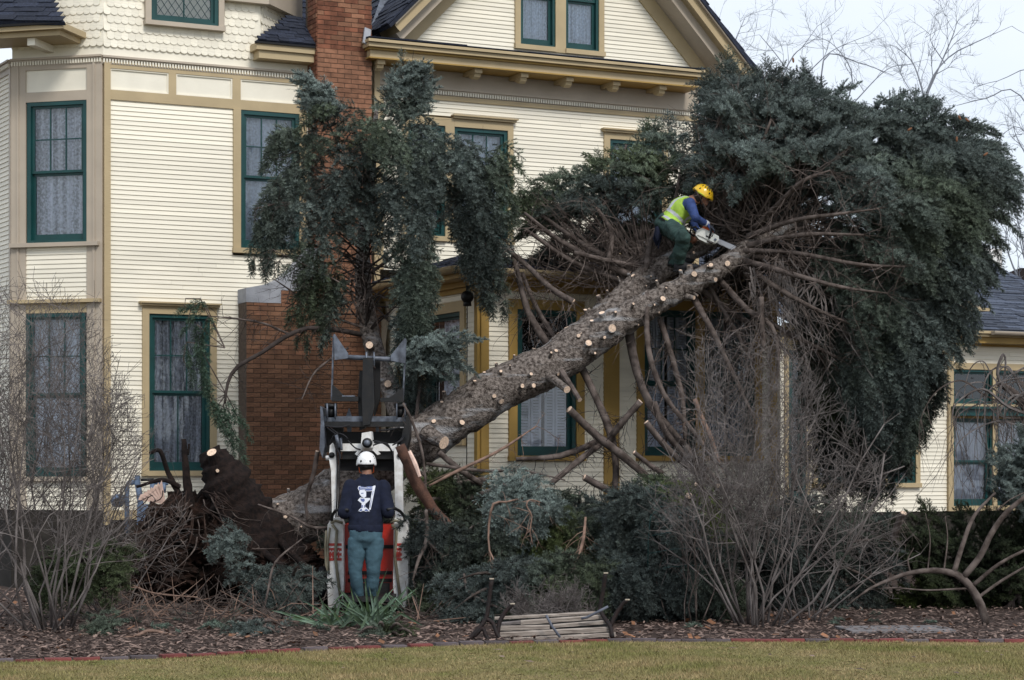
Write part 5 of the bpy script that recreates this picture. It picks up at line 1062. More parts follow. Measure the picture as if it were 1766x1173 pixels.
heap('dark spruce bough lying on the mulch in front of the long leaved plant', [(610, 1092), (650, 1076), (700, 1080), (726, 1098), (700, 1112), (640, 1112)], 20.6, .14, 14, 16, (665, 1095, 20.6), .75, .6, Ls=(.2, .3), sc=.5, inset=4, group='spruce sprigs on the mulch', grav=.0)
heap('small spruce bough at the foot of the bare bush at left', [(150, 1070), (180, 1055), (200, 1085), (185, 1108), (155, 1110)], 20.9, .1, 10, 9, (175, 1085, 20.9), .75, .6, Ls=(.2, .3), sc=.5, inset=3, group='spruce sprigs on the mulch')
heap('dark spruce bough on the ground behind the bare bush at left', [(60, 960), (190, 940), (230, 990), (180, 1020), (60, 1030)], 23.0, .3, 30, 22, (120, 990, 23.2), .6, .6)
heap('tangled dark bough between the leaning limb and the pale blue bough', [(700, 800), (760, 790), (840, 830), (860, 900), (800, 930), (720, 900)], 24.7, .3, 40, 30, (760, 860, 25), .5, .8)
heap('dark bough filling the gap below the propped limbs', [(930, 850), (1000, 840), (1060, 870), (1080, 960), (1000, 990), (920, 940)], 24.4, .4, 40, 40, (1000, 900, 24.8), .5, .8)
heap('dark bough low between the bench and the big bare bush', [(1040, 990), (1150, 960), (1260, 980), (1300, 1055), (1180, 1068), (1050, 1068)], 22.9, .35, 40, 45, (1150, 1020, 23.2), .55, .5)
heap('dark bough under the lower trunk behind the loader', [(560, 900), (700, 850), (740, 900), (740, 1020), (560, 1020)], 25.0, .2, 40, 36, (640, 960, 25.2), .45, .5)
# small sprigs
sg_ = Fol()
for i in range(60):
    px = random.choice([random.uniform(150, 560), random.uniform(120, 760), random.uniform(760, 1700)]); py = random.uniform(1030, 1098 if px < 560 else 1085); Yd = GY(py); p = P(px, py, Yd); p.z = .03; a = random.uniform(0, 6.28); t = random.uniform(.5, .9)
    sg_.put(np.array(p), (math.cos(a), math.sin(a), .1), (0, 0, 1), random.uniform(.3, .6), (t * .9, t, t * .85))
o = sg_.obj('needle_litter'); setp(o, 'loose spruce sprigs and needles littering the mulch', 'litter')
# evergreen shrubs on the right
def shrub(name, label, poly, Yc, H, E, n, origin, tint, m, sc, Ls, cat='shrub', **k):
    f = Fol(); pillow(f, poly, Yc, H, E, n, origin, Ls, sc, None, k.get('droop', .1), .25, tint, dens_back=.1, cam_w=.8, grav=k.get('grav', -.3), inset=8, green=k.get('green', .5)); x = [p[0] for p in poly]; e = empty(name, P(sum(x) / len(x), GYpx(Yc), Yc), label, cat); under(f.obj('foliage', m), e)
    b = MB(); p = P(sum(x) / len(x), GYpx(Yc), Yc); 
    for i in range(5): b.tube([p + Vector((random.uniform(-.2, .2), .1, 0)), p + Vector((random.uniform(-.6, .6), random.uniform(-.1, .3), .7))], [.03, .012], 6, 'bark_dark')
    under(b.build('stem'), e)
shrub('yew_hedge', 'dark green yew shrubs along the foot of the wing', [(1530, 905), (1580, 878), (1640, 872), (1700, 880), (1800, 860), (1900, 870), (1900, 1075), (1560, 1070), (1520, 1040)], 25.2, .7, 60, 230, (1700, 1060, 25.6), .55, 'needle_green', .7, (.3, .6), cat='hedge', green=.9)
shrub('blue_spruce_shrub', 'small blue spruce shrub at the right edge by the porch windows', [(1700, 790), (1730, 752), (1766, 742), (1840, 750), (1880, 860), (1800, 890), (1720, 870), (1705, 830)], 24.4, .5, 50, 60, (1790, 880, 24.8), 1.0, 'needle', .7, (.3, .55), green=.2)
# ============================================================ BARE SHRUBS
def bare(name, label, base, Yc, stems, hgt, spread, col, r0, gens=4, cat='shrub', group=None, kids=(2, 4), lean=0.0, yv=.5, up=.35, wob=.12, parts=True, seed=1, tip='bark_grey', den=1.0, envelope=None):
    rnd = random.Random(seed); e = empty(name, Vector((P(base, 900, Yc).x, Yc, 0)), label, cat, group); fine = MB(); heavy = []
    def grow(p, d, l, r, g):
        n = 5 if g > 1 else 4; pts = [p]; dd = d
        for i in range(n):
            dd = (dd + Vector((rnd.gauss(0, wob * 1.8), rnd.gauss(0, wob), rnd.gauss(0, wob * (1.9 if g < 3 else 1.1)) + up * .10 * (g > 1)))).normalized(); pts.append(pts[-1] + dd * l / n)
            if envelope:
                x, y = scr(pts[-1])
                if not inpoly(x, y, envelope): n = i + 1; break
        rad = [max(.0021, r * (1 - .55 * i / (len(pts) - 1))) for i in range(len(pts))]
        if g == gens: heavy.append((pts, rad))
        else: fine.tube(pts, rad, 4 if g > 1 else 3, col if g > 0 else tip, cap=False)
        if g == 0 or len(pts) < 3: return
        k = rnd.randint(*kids) + (3 if g == gens else 0)
        for i in range(k):
            j = rnd.randint(1 if g < gens else 2, len(pts) - 1); q = pts[j]; s_ = Vector((rnd.gauss(0, 1), rnd.gauss(0, 1) * yv, rnd.gauss(0, .55) + up)).normalized()
            grow(q, (dd * .75 + s_ * .85).normalized(), l * rnd.uniform(.38, .62), rad[min(j, len(rad) - 1)] * .62, g - 1)
    for i in range(stems):
        a = (i + .5) / stems * 2 - 1 + rnd.uniform(-.2, .2); p = Vector((P(base, 900, Yc).x + a * .22 + rnd.uniform(-.1, .1), Yc + rnd.uniform(-.25, .25), 0)); d = Vector((a * spread + lean + rnd.gauss(0, .12), rnd.gauss(0, .25), 1)).normalized()
        grow(p, d, hgt * rnd.uniform(.55, .8), r0 * rnd.uniform(.6, 1.1), gens)
    for pts, rad in heavy: b = MB(); b.tube(pts, rad, 6, col); under(b.build('stem', smooth=True), e)
    o = fine.build('twigs'); under(o, e); o['kind'] = 'stuff'; print(name, len(fine.f)); return e
EL = [(-250, 480), (0, 480), (60, 500), (90, 495), (130, 520), (170, 570), (200, 640), (235, 720), (240, 800), (215, 880), (245, 960), (180, 1120), (-250, 1140)]
bare('bare_bush', 'tall leafless grey bush standing in front of the left bay', 88, 21.2, 22, 3.4, .55, 'bark_grey', .015, 3, seed=5, kids=(3, 5), envelope=EL, up=.40, group=None)
bare('bare_bush', 'tangle of leafless grey twigs at the extreme left edge', -60, 21.6, 16, 3.2, .55, 'bark_grey', .013, 3, seed=8, kids=(3, 5), envelope=EL, up=.4)
bare('bare_bush', 'low leafless bush between the left bay and the root ball', 205, 23.4, 16, 1.7, 1.0, 'bark_grey', .009, 3, seed=9, kids=(3, 4), envelope=[(100, 780), (300, 790), (330, 900), (300, 1010), (100, 1050)], up=.2)
ER = [(1215, 600), (1290, 560), (1360, 590), (1395, 640), (1440, 690), (1500, 770), (1540, 870), (1545, 930), (1560, 980), (1500, 1060), (1130, 1075), (1140, 900), (1190, 760), (1160, 640)]
bare('bare_bush', 'big leafless grey bush in front of the right porch windows', 1300, 21.9, 24, 3.1, .60, 'bark_grey', .016, 3, seed=12, kids=(3, 5), envelope=ER, up=.5, den=1.0)
bare('bare_bush', 'leafless bush with arching twigs right of the big grey bush', 1390, 22.5, 12, 2.2, .8, 'bark_grey', .011, 3, seed=14, kids=(3, 4), envelope=ER + [], up=.3)
bare('bare_bush', 'thin leafless stems between the blue bough and the big grey bush', 1195, 22.2, 8, 1.4, .6, 'bark_thin', .008, 2, seed=15, kids=(2, 4), envelope=[(1120, 850), (1300, 850), (1300, 1075), (1100, 1075)])
ED = [(872, 1050), (880, 1020), (905, 992), (950, 985), (1000, 996), (1018, 1025), (1020, 1062), (870, 1066)]
bare('clipped_bare_bush', 'small clipped leafless bush behind the upturned bench', 950, 21.3, 34, .55, 1.1, 'bark_grey', .007, 2, seed=16, kids=(3, 6), envelope=[(870, 1080), (862, 1030), (890, 995), (1000, 993), (1025, 1030), (1022, 1085)], up=.9, wob=.2)
# weeping tree in front of the porch windows
wt = empty('weeping_tree', Vector((P(1800, 900, 25.5).x, 25.5, 0)), 'leafless weeping tree with hanging twigs in front of the porch windows', 'tree'); b = MB(); w_, r_ = pxl([(1830, 1040, 25.5, 12), (1820, 900, 25.5, 10), (1800, 780, 25.5, 8), (1760, 690, 25.4, 7), (1720, 660, 25.3, 5)], 24); b.tube(w_, r_, 10, 'bark_thin'); under(b.build('trunk', smooth=True), wt); tw = MB(); rnd = random.Random(3)
for i in range(30):
    x0 = rnd.uniform(1700, 1860); y0 = rnd.uniform(655, 740); x1 = x0 - rnd.uniform(20, 130) if rnd.random() < .75 else x0 + rnd.uniform(10, 60); yt = y0 - rnd.uniform(5, 45); x1 = max(x1, 1612); yb = rnd.uniform(760, 880)
    Yd = 25 + rnd.uniform(-.4, .5); r = rnd.uniform(1.2, 3.0); q = [(1790, 720, 25.3, r * 1.2), (x0, y0, Yd, r), ((x0 + x1) / 2, yt, Yd, r * .8), (x1, yt + 22, Yd, r * .6), (x1 - 8 + rnd.gauss(0, 10), (yt + yb) / 2, Yd, .7), (x1 - 12 + rnd.gauss(0, 16), yb, Yd, .35)]
    w_, r_ = pxl(q, 25); tw.tube(w_, r_, 4, rnd.choice(['bark_thin', 'bark_grey', 'bark_grey']), cap=False)
    for j in range(7):
        k = rnd.randrange(8, len(w_)); p = Vector(w_[k]); l = rnd.uniform(.25, .9); sx = rnd.gauss(0, .10); tw.tube([p, p + Vector((sx, rnd.gauss(0, .05), -l * .25)), p + Vector((sx * 1.6 + rnd.gauss(0, .04), 0, -l * .6)), p + Vector((sx * 1.7 + rnd.gauss(0, .08), 0, -l))], [.004, .003, .0025, .0015], 3, 'bark_thin', cap=False)
o = tw.build('twigs'); under(o, wt); o['kind'] = 'stuff'
# curved young tree at right
ct = empty('young_tree', P(1700, 1078, GY(1078)), 'young leafless tree with a bent trunk in front of the yew hedge', 'tree')
YT = [[(1702, 1080, 22.0, 7), (1692, 1045, 22.0, 7.5), (1672, 1010, 22, 7), (1648, 990, 22, 6), (1610, 984, 22, 5), (1570, 988, 22, 4), (1540, 998, 22, 3.4), (1500, 1015, 21.9, 2.2), (1460, 1045, 21.8, 1)], [(1645, 988, 22, 5), (1660, 940, 22.1, 4.2), (1680, 890, 22.2, 3.2), (1716, 850, 22.3, 2)], [(1662, 995, 22, 6), (1690, 960, 22, 5.5), (1710, 920, 22, 5), (1735, 885, 22, 4.5), (1775, 850, 22, 3.5), (1830, 800, 22, 2.5)], [(1678, 1010, 22, 4), (1720, 975, 21.9, 3), (1766, 950, 21.9, 2.5), (1820, 930, 22, 2)], [(1685, 1032, 22, 3), (1730, 1000, 22, 2.5), (1790, 965, 22, 1.6)], [(1570, 988, 22, 1.8), (1566, 965, 22, 1.2), (1576, 945, 22, .6)], [(1628, 984, 22, 1.6), (1634, 930, 22, 1.2), (1630, 890, 22, .6)], [(1600, 984, 22, 1.4), (1604, 930, 22, 1), (1596, 885, 22, .5)], [(1668, 1015, 22, 2), (1600, 1018, 22, 1.6), (1540, 1014, 22, 1), (1490, 1018, 22, .6)], [(1720, 880, 22, 1.6), (1745, 860, 22, 1), (1790, 840, 22, .8)]]
for i, l in enumerate(YT): w_, r_ = pxl(l, 22); b = MB(); b.tube(w_, r_, 9, 'bark_thin', jit=.05); under(b.build('trunk' if i == 0 else 'limb', smooth=True), ct)
# leafless trees behind the house
def bgtree(label, pts_list, Yd, seed):
    rnd = random.Random(seed); x, y = pts_list[0][0][:2]; e = empty('bare_tree', Vector((P(x, y, Yd).x, Yd, 0)), label, 'tree', 'leafless trees behind the house'); b = MB(); tb = MB()
    w0 = P(x, y, Yd); b.tube([Vector((w0.x, Yd, 0)), Vector((w0.x + .3, Yd, w0.z * .5)), w0], [.28, .2, pts_list[0][0][2] * Yd / F], 8, 'bark_hazed')
    def sub(p, d, l, r, g):
        q = [p]; dd = d
        for i in range(5): dd = (dd + Vector((rnd.gauss(0, .16), rnd.gauss(0, .16), rnd.gauss(0, .14) + .02))).normalized(); q.append(q[-1] + dd * l / 5)
        tb.tube(q, [r * (1 - .14 * k) for k in range(6)], 3, 'bark_hazed', cap=False)
        if g: 
            for k in range(rnd.randint(3, 5)): j = rnd.randint(1, 5); s_ = Vector((rnd.gauss(0, 1), rnd.gauss(0, .6), rnd.gauss(.2, .8))).normalized(); sub(q[j], (dd + s_ * .8).normalized(), l * rnd.uniform(.4, .65), r * .62, g - 1)
    for l in pts_list:
        w_, r_ = pxl([(a, c, Yd, r) for a, c, r in l], 12); b.tube(w_, [x * .65 for x in r_], 5, 'bark_hazed', cap=False)
        for k in range(2, len(w_), 2):
            t = (w_[k] - w_[k - 1]).normalized()
            s_ = Vector((rnd.gauss(0, 1), rnd.gauss(0, .6), rnd.gauss(0, .8))).normalized(); sub(w_[k], (t + s_ * .9).normalized(), rnd.uniform(.6, 1.3), max(.008, r_[k] * .4), 2)
    under(b.build('trunk'), e); o = tb.build('twigs'); under(o, e); o['kind'] = 'stuff'
mat('bark_hazed', (.22, .235, .27), .95, .2, 5)  # pale blue-grey bark colour paints in the haze of distance
bgtree('leafless tree whose top shows right of the gable', [[(1300, 260, 3), (1285, 130, 2), (1265, 85, 1.4), (1285, 30, .8)], [(1300, 240, 3), (1360, 110, 2), (1385, 80, 1.2), (1410, 45, .7)], [(1300, 240, 3), (1240, 80, 1.2), (1225, 50, .7)], [(1360, 160, 2), (1420, 100, 1.5), (1450, 80, 1), (1500, 60, .6)], [(1290, 200, 2), (1270, 120, 1), (1300, 70, .6)]], 58, 4)
bgtree('leafless tree spreading low above the fallen crown', [[(1420, 280, 3), (1420, 105, 2), (1480, 108, 1.5), (1540, 130, .8)], [(1430, 250, 3), (1470, 140, 1.8), (1440, 80, 1), (1400, 60, .7)], [(1430, 230, 3), (1350, 110, 1.5), (1310, 60, .8)], [(1470, 180, 2), (1530, 120, 1.2), (1580, 110, .6)]], 62, 6)
bgtree('forked leafless tree rising above the middle of the crown', [[(1590, 260, 4), (1600, 155, 2.6), (1635, 100, 2), (1690, 70, 1.3), (1745, 45, .6)], [(1600, 160, 2.6), (1640, 70, 1.6), (1650, 40, .8)], [(1595, 170, 2.6), (1575, 110, 1.6), (1545, 80, .8)], [(1600, 200, 2), (1560, 140, 1), (1545, 100, .6)], [(1630, 110, 1.6), (1605, 70, 1), (1610, 45, .5)]], 56, 8)
bgtree('leafless tree with long low branches at the right edge', [[(1850, 330, 4), (1760, 165, 1.8), (1700, 170, 1.5), (1650, 182, .8)], [(1850, 330, 4), (1800, 130, 1.8), (1720, 140, 1), (1680, 150, .6)], [(1850, 400, 4), (1770, 230, 1.5), (1720, 235, .8)], [(1850, 400, 4), (1760, 250, 1.5), (1745, 200, .6)]], 60, 10)
bgtree('leafless tree behind the white chimney at the right edge', [[(1790, 560, 4), (1760, 400, 2), (1745, 350, 1)], [(1790, 560, 4), (1740, 440, 2), (1735, 390, 1)], [(1790, 520, 3), (1765, 440, 2), (1755, 390, 1)], [(1790, 520, 3), (1780, 400, 2), (1765, 330, 1)]], 54, 12)
# ============================================================ YUCCA
yu = empty('long_leaved_plant', P(600, 1075, GY(1075)), 'clump of long bent strap shaped leaves behind which the worker stands', 'plant')
rnd = random.Random(21)
for i in range(95):
    bx = rnd.choice([rnd.gauss(640, 9), rnd.gauss(640, 9), rnd.gauss(575, 16)]); p = P(bx, 1078, 21.9 + rnd.uniform(-.3, .3)); p.z = 0; a = rnd.uniform(-1.2, 1.2) if bx > 610 else rnd.gauss(-.5, .7); up = rnd.uniform(.35, 1.3); l = rnd.uniform(.34, .66)
    if bx < 610: l *= .9; up *= .75
    d = Vector((math.sin(a), rnd.gauss(-.15, .45), up)).normalized(); w_ = rnd.uniform(.010, .019); pts = [p]; n = 7; kink = rnd.choice([0, 3, 4, 5]) if rnd.random() < .6 else 0; dd = d
    for k in range(n):
        if kink and k == kink: dd = Vector((dd.x * 1.1 + rnd.gauss(0, .3), dd.y, -rnd.uniform(.3, 1.2))).normalized()
        dd = (dd + Vector((0, 0, -.06 if not kink else -.03))).normalized(); pts.append(pts[-1] + dd * l / n)
    b = MB(); vs = []; fs = []
    for k, q in enumerate(pts):
        t = k / n; ww = w_ * (1 - t ** 2.2) + .001; sd_ = (pts[min(k + 1, n)] - pts[max(k - 1, 0)]).cross(Vector((0, -1, .2))).normalized(); q = Vector(q); q.z = max(q.z, .012); vs += [q - sd_ * ww, q + Vector((0, .006, -.003)), q + sd_ * ww]
        if k: b0 = 3 * k; fs += [(b0 - 3, b0 - 2, b0 + 1, b0), (b0 - 2, b0 - 1, b0 + 2, b0 + 1)]
    b.add(vs, fs, 'yucca'); under(b.build('leaf'), yu)
# ============================================================ LOOSE BROKEN LIMBS
def loose(label, pts, m='bark_thin', n=16, tw_=14, cat='branch', grp='loose broken branches', capm='cut_wood', tl=(.1, .45), name='broken_branch', tr=.004):
    w_, r_ = pxl(pts, n); b = MB(); b.tube(w_, r_, 9, m, capm, jit=.12, seed=len(label)); f = len(b.f) - 2; b.m[f] = b.mi(capm); e = empty(name, w_[len(w_) // 2], label, cat, grp); under(b.build('limb', smooth=True), e)
    if tw_: t = MB(); twiglets(t, w_, r_, tw_, tl, tr, m, .5, 1); o = t.build('twigs'); under(o, e); o['kind'] = 'stuff'
loose('thick reddish limb with stripped bark leaning beside the loader', [(690, 768, 23.9, 9), (704, 800, 23.9, 9.5), (718, 832, 23.9, 11), (748, 880, 23.9, 9.5), (772, 906, 23.9, 10), (798, 942, 23.8, 7.5)], 'bark_red', tw_=4)
b = MB(); w_, r_ = pxl([(706, 778, 23.75, 3), (716, 800, 23.72, 4), (724, 822, 23.72, 3)], 8); b.tube(w_, r_, 6, 'pale_wood'); o = b.build('peeled_wood_strip'); setp(o, 'pale strip of peeled wood on the reddish leaning limb', 'wood')
loose('thin forked branch standing beside the loader with its top at the grapple', [(695, 695, 24.2, 2), (712, 730, 24.2, 2.5), (730, 790, 24.2, 2.5), (735, 870, 24.2, 2), (736, 930, 24.1, 1.2)])
LBR = [('pale branch rising from the heap toward the shuttered window', [(740, 838, 24, 2), (790, 812, 24, 3), (860, 778, 24.1, 2.6), (925, 735, 24.2, 1)]), ('branch lying level across the top of the heap', [(735, 800, 24.2, 3), (830, 812, 24.2, 3), (900, 812, 24.1, 2), (975, 828, 24, 1)]),
       ('stout cut branch pointing left below the big cut stub', [(757, 780, 24.4, 5), (790, 808, 24.4, 5.5), (830, 835, 24.5, 5)]), ('thick branch lying under the trunk near the loader', [(720, 838, 24.6, 6), (770, 838, 24.6, 6), (840, 826, 24.6, 5)]), ('branch lying along the ground pile above the leaning limb', [(735, 862, 24.5, 5), (800, 860, 24.5, 5), (860, 840, 24.5, 3)]),
       ('downward pointing forked branch in front of the pale blue bough', [(905, 858, 23.3, 1.2), (872, 866, 23, 1.8), (851, 869, 22.9, 2.2), (843, 905, 23, 2.0), (844, 950, 22.9, 1.6), (858, 975, 22.8, 1.2), (861, 992, 22.8, .8)]), ('curved branch hanging right of the pale blue bough', [(938, 868, 23.1, .8), (915, 862, 22.95, 1.2), (908, 872, 22.9, 1.4), (917, 890, 22.9, 1.4), (914, 915, 22.9, 1.2), (919, 940, 22.9, .7)]),
       ('forked reddish branch hanging in front of the broad blue bough', [(1010, 892, 22.7, 2), (1006, 930, 22.6, 2.8), (995, 965, 22.5, 2.4), (978, 1000, 22.4, 1)]), ('long thin branch dropping to the bench', [(990, 975, 22.3, 2.5), (1005, 1005, 22.2, 2), (1015, 1050, 22.1, 1)]),
       ('branch arching over the soil left of the bench', [(800, 990, 22.6, 2), (808, 1020, 22.5, 3), (840, 1040, 22.3, 3), (880, 1055, 22.2, 1.5)]), ('forked branch hanging down right of the loader', [(735, 880, 23.6, 3), (736, 930, 23.5, 4), (722, 965, 23.4, 3), (712, 1000, 23.3, 1.5)]), ('branch splayed on the right of the loader', [(738, 935, 23.5, 3), (760, 955, 23.5, 2), (790, 975, 23.5, 1)]),
       ('yellowish stem rising beside the root ball', [(452, 1065, 22.6, 2), (462, 1020, 22.8, 2), (475, 970, 23, 2), (520, 930, 23.2, 1)]), ('thin branch crossing the lower trunk', [(445, 870, 24.6, 1.5), (500, 890, 24.5, 2), (540, 910, 24.4, 3), (575, 908, 24.3, 2)]), ('branch leaning on the trunk left of the loader', [(548, 778, 24.5, 4), (540, 820, 24.6, 4), (528, 860, 24.7, 3), (530, 900, 24.7, 2)]),
       ('long pale stick lying on the mulch at left', [(150, 1110, 20.3, 2.5), (230, 1098, 20.5, 3), (262, 1088, 20.7, 3), (330, 1105, 20.6, 1)]), ('pale twig on the soil in front of the root ball', [(228, 1010, 22.8, 2), (270, 1024, 22.6, 1.5), (340, 1030, 22.4, 1)]), ('straight twig on the soil left of the root ball', [(150, 1008, 22.9, 1.5), (200, 1014, 22.8, 1.5), (250, 1030, 22.5, 1)]),
       ('cut stub of a limb poking up at the right end of the big bush', [(1558, 884, 24.0, 6), (1548, 905, 24.1, 6), (1540, 930, 24.2, 5)]), ('cut limb poking out of the blue bough, lower of two', [(1188, 855, 23.2, 6), (1180, 880, 23.6, 6)]), ('cut limb poking out of the blue bough, upper of two', [(1200, 835, 23.6, 4), (1215, 850, 23.8, 5), (1225, 870, 24, 5)]), ('cut limb pointing left inside the big bare bush', [(1238, 838, 23.8, 4), (1270, 842, 24, 5), (1310, 850, 24.2, 5)]),
       ('pale broken limb leaning in front of the right porch window', [(1198, 688, 24.8, 4), (1210, 720, 24.8, 4.5), (1228, 760, 24.8, 4), (1240, 800, 24.8, 3)])]
for l in LBR: loose(*l, m='twig_brown' if 'pale' in l[0] or 'reddish' in l[0] or 'downward' in l[0] or 'curved' in l[0] else 'bark_thin')
lt = MB(); rnd = random.Random(31)
for i in range(1000):        # tangle of thin sticks in the heap and on the soil
    if i < 800: px, py = rnd.gauss(960, 130), rnd.uniform(800, 1050); Yd = rnd.uniform(22.6, 24.6)
    if 560 > px > 300 and i < 800: continue
    else: px, py = rnd.uniform(150, 760), rnd.uniform(1000, 1080); Yd = GY(py)
    if 555 < px < 712: continue
    a = rnd.uniform(0, 3.14); l = rnd.uniform(.2, .8); p = P(px, py, Yd); p.z = max(p.z, .03); d = Vector((math.cos(a), rnd.gauss(0, .3), math.sin(a) * (.7 if i < 800 else .1))); lt.tube([p, p + d * l * .5 + Vector((0, 0, rnd.gauss(0, .04))), p + d * l], [rnd.uniform(.004, .011), .006, .003], 4, rnd.choice(['twig_brown', 'bark_thin', 'bark_dark', 'bark_thin']), cap=False)
for v in range(len(lt.v)): lt.v[v] = (lt.v[v][0], lt.v[v][1], max(.005, lt.v[v][2]))
setp(lt.build('loose_twigs'), 'tangle of thin broken twigs through the heap and on the soil', 'twigs', kind='stuff')

rnd = random.Random(77)
# litter on the lawn
V = []; T = []
for i in range(70):
    x = rnd.uniform(-5, 5.2); y = rnd.uniform(16.4, 19.6)
    if y > np.interp(x, [e[0] for e in EDG], [e[1] for e in EDG]) - .1: continue
    l = rnd.uniform(.02, .07); a = rnd.uniform(0, 6.28); b0 = len(V); c, s_ = math.cos(a) * l, math.sin(a) * l
    V += [(x - c, y - s_, .025), (x + s_ * .3, y - c * .3, .034), (x + c, y + s_, .03), (x - s_ * .3, y + c * .3, .028)]; T += [(b0, b0 + 1, b0 + 2), (b0, b0 + 2, b0 + 3)]
setp(tri_obj('lawn_litter', np.array(V), np.array(T), ['chip']), 'bits of bark and leaf scattered on the lawn', 'litter', kind='stuff')
# ============================================================ COMPACT LOADER
def pb(b, x0, x1, y0, y1, Ya, Yb, m):       # box given by its front face in the photo and two depths
    a = P(x0, y1, Ya); c = P(x1, y0, Ya); b.box(a.x, c.x, Ya, Yb, a.z, c.z, m)
def pp(b, pts, Ya, Yb, m):
    q = [P(x, y, Ya) for x, y in pts]; b.prism([(v.x, v.z) for v in q], Ya, Yb, m)
ld = empty('compact_loader', P(632, 1050, 24.3), 'white and red stand-on loader with its black grapple raised, seen from behind', 'loader')
def lpart(b, name, smooth=False, par=None): 
    o = b.build(name, None, None, smooth); under(o, ld)
    if par: o.parent = par; o.matrix_parent_inverse = Matrix.Translation(-ld.location) if False else (par.matrix_parent_inverse.copy() if False else Matrix.Identity(4)); 
    return o
b = MB(); pb(b, 592, 684, 905, 1022, 24.2, 24.95, 'red_paint'); pb(b, 596, 680, 940, 946, 24.18, 24.2, 'dark'); pb(b, 600, 676, 985, 991, 24.17, 24.2, 'dark'); pb(b, 600, 676, 998, 1004, 24.17, 24.2, 'dark'); pb(b, 604, 672, 1006, 1024, 24.16, 24.2, 'black_metal'); lpart(b, 'body')
b = MB(); pb(b, 598, 676, 1024, 1040, 24.1, 25, 'black_metal'); lpart(b, 'chassis')
b = MB(); pb(b, 596, 678, 1030, 1038, 23.35, 24.1, 'black_metal'); lpart(b, 'standing_platform')
for sx in (-1, 1):
    # lower uprights with the decals
    b = MB()
    if sx < 0: pp(b, [(566, 1048), (563, 960), (565, 905), (571, 894), (587, 893), (592, 905), (593, 1010), (590, 1048)], 24.0, 24.3, 'white_paint')
    else: pp(b, [(678, 1010), (679, 905), (681, 893), (698, 893), (704, 903), (704, 1000), (699, 1048), (682, 1048)], 24.0, 24.3, 'white_paint')
    up_ = lpart(b, 'upright')
    xs_ = (567, 589) if sx < 0 else (680, 693)
    for k in range(4): b = MB(); y = 937 + k * 8.5; pb(b, xs_[0], xs_[1], y, y + 4.5, 23.993, 23.999, 'red_paint'); lpart(b, 'decal_stripe')
    b = MB()
    for k in range(4):      # heavy block characters cut across the stripes
        x = xs_[0] + 1 + k * (xs_[1] - xs_[0] - 3) / 4; pb(b, x, x + 3.2 if sx < 0 else x + 2.2, 945, 962, 23.988, 23.9925, 'red_paint')
        pb(b, x + .9, x + 2.2 if sx < 0 else x + 1.5, 949, 952, 23.985, 23.9875, 'white_paint')
    lpart(b, 'decal_lettering')
    b = MB(); X0 = 578 if sx < 0 else 690
    if sx < 0: pp(b, [(573, 905), (571, 812), (567, 790), (569, 768), (573, 764), (577, 770), (580, 800), (584, 905)], 24.3, 24.42, 'white_paint')
    else: pp(b, [(682, 905), (680, 800), (679, 776), (686, 774), (688, 767), (693, 768), (694, 800), (696, 905)], 24.3, 24.42, 'white_paint')
    lpart(b, 'lift_arm')
    b = MB(); p = P(572 if sx < 0 else 690, 785, 24.28); b.tube([p, p + Vector((0, .16, 0))], .035, 12, 'black_metal'); q = P(562 if sx < 0 else 699, 790, 24.35); b.tube([q, P(573 if sx < 0 else 690, 789, 24.35)], .028, 10, 'white_paint'); lpart(b, 'pivot_pin', True)
    b = MB(); cx = 556 if sx < 0 else 703; p = P(cx, 1012, 24.6)
    for k, (r1, x_) in enumerate(((.235, .06),)): b.tube([p - Vector((x_ * .9, 0, 0)), p - Vector((x_, 0, 0)) * .5, p, p + Vector((x_ * .5, 0, 0)), p + Vector((x_ * .9, 0, 0))], [.19, .235, .24, .235, .19], 26, 'rubber')
    o = lpart(b, 'wheel', True); o.location.z = 0
    b = MB(); b.tube([p - Vector((.07, 0, 0)), p + Vector((.07, 0, 0))], .10, 16, 'white_paint'); lpart(b, 'wheel_rim')
    b = MB()     # curved grab handle
    pts = [(572, 898, 24.0), (573, 889, 23.9), (578, 881, 23.75), (588, 878, 23.6), (600, 880, 23.5)] if sx < 0 else [(699, 897, 24.0), (696, 889, 23.9), (690, 882, 23.75), (681, 877, 23.6), (668, 879, 23.5)]
    b.tube([P(*q) for q in pts], .018, 8, 'black_metal'); lpart(b, 'grab_handle', True)
    b = MB(); pts = [(560, 735, 24.5), (578, 748, 24.35), (582, 800, 24.28), (581, 860, 24.25), (579, 900, 24.2)] if sx < 0 else [(700, 745, 24.5), (690, 760, 24.3), (677, 768, 24.25)]
    w_ = [P(*q) for q in pts]; b.tube(w_, .009, 6, 'rubber'); b.tube([v + Vector((.022, .01, .01)) for v in w_], .008, 6, 'rubber'); lpart(b, 'hydraulic_hose', True)
    b = MB()      # rope and strap tied round each upright
    x0 = 585 if sx < 0 else 688; b.tube([P(x0 - 12, 905, 23.97), P(x0 - 4, 915, 23.96), P(x0 - 7, 960, 23.97), P(x0 - 2, 1000, 23.97), P(x0 + 4, 1044, 23.97)], .018, 6, 'rope'); b.tube([P(x0 - 14, 902, 23.98), P(x0 - 6, 898, 23.95), P(x0 + 6, 902, 23.97)], .016, 6, 'rope')
    if sx < 0: b.tube([P(x0 - 22, 915, 24.0), P(x0 - 24, 940, 23.98), P(x0 - 23, 975, 23.98), P(x0 - 18, 990, 23.98), P(x0 - 20, 940, 23.97), P(x0 - 16, 910, 23.97)], .014, 6, 'rope')
    lpart(b, 'tie_strap', True)
b = MB(); pb(b, 585, 684, 765, 778, 24.35, 24.5, 'white_paint'); pb(b, 590, 680, 778, 792, 24.4, 24.6, 'black_metal'); pb(b, 584, 686, 792, 812, 24.5, 24.7, 'dark'); lpart(b, 'cross_member')
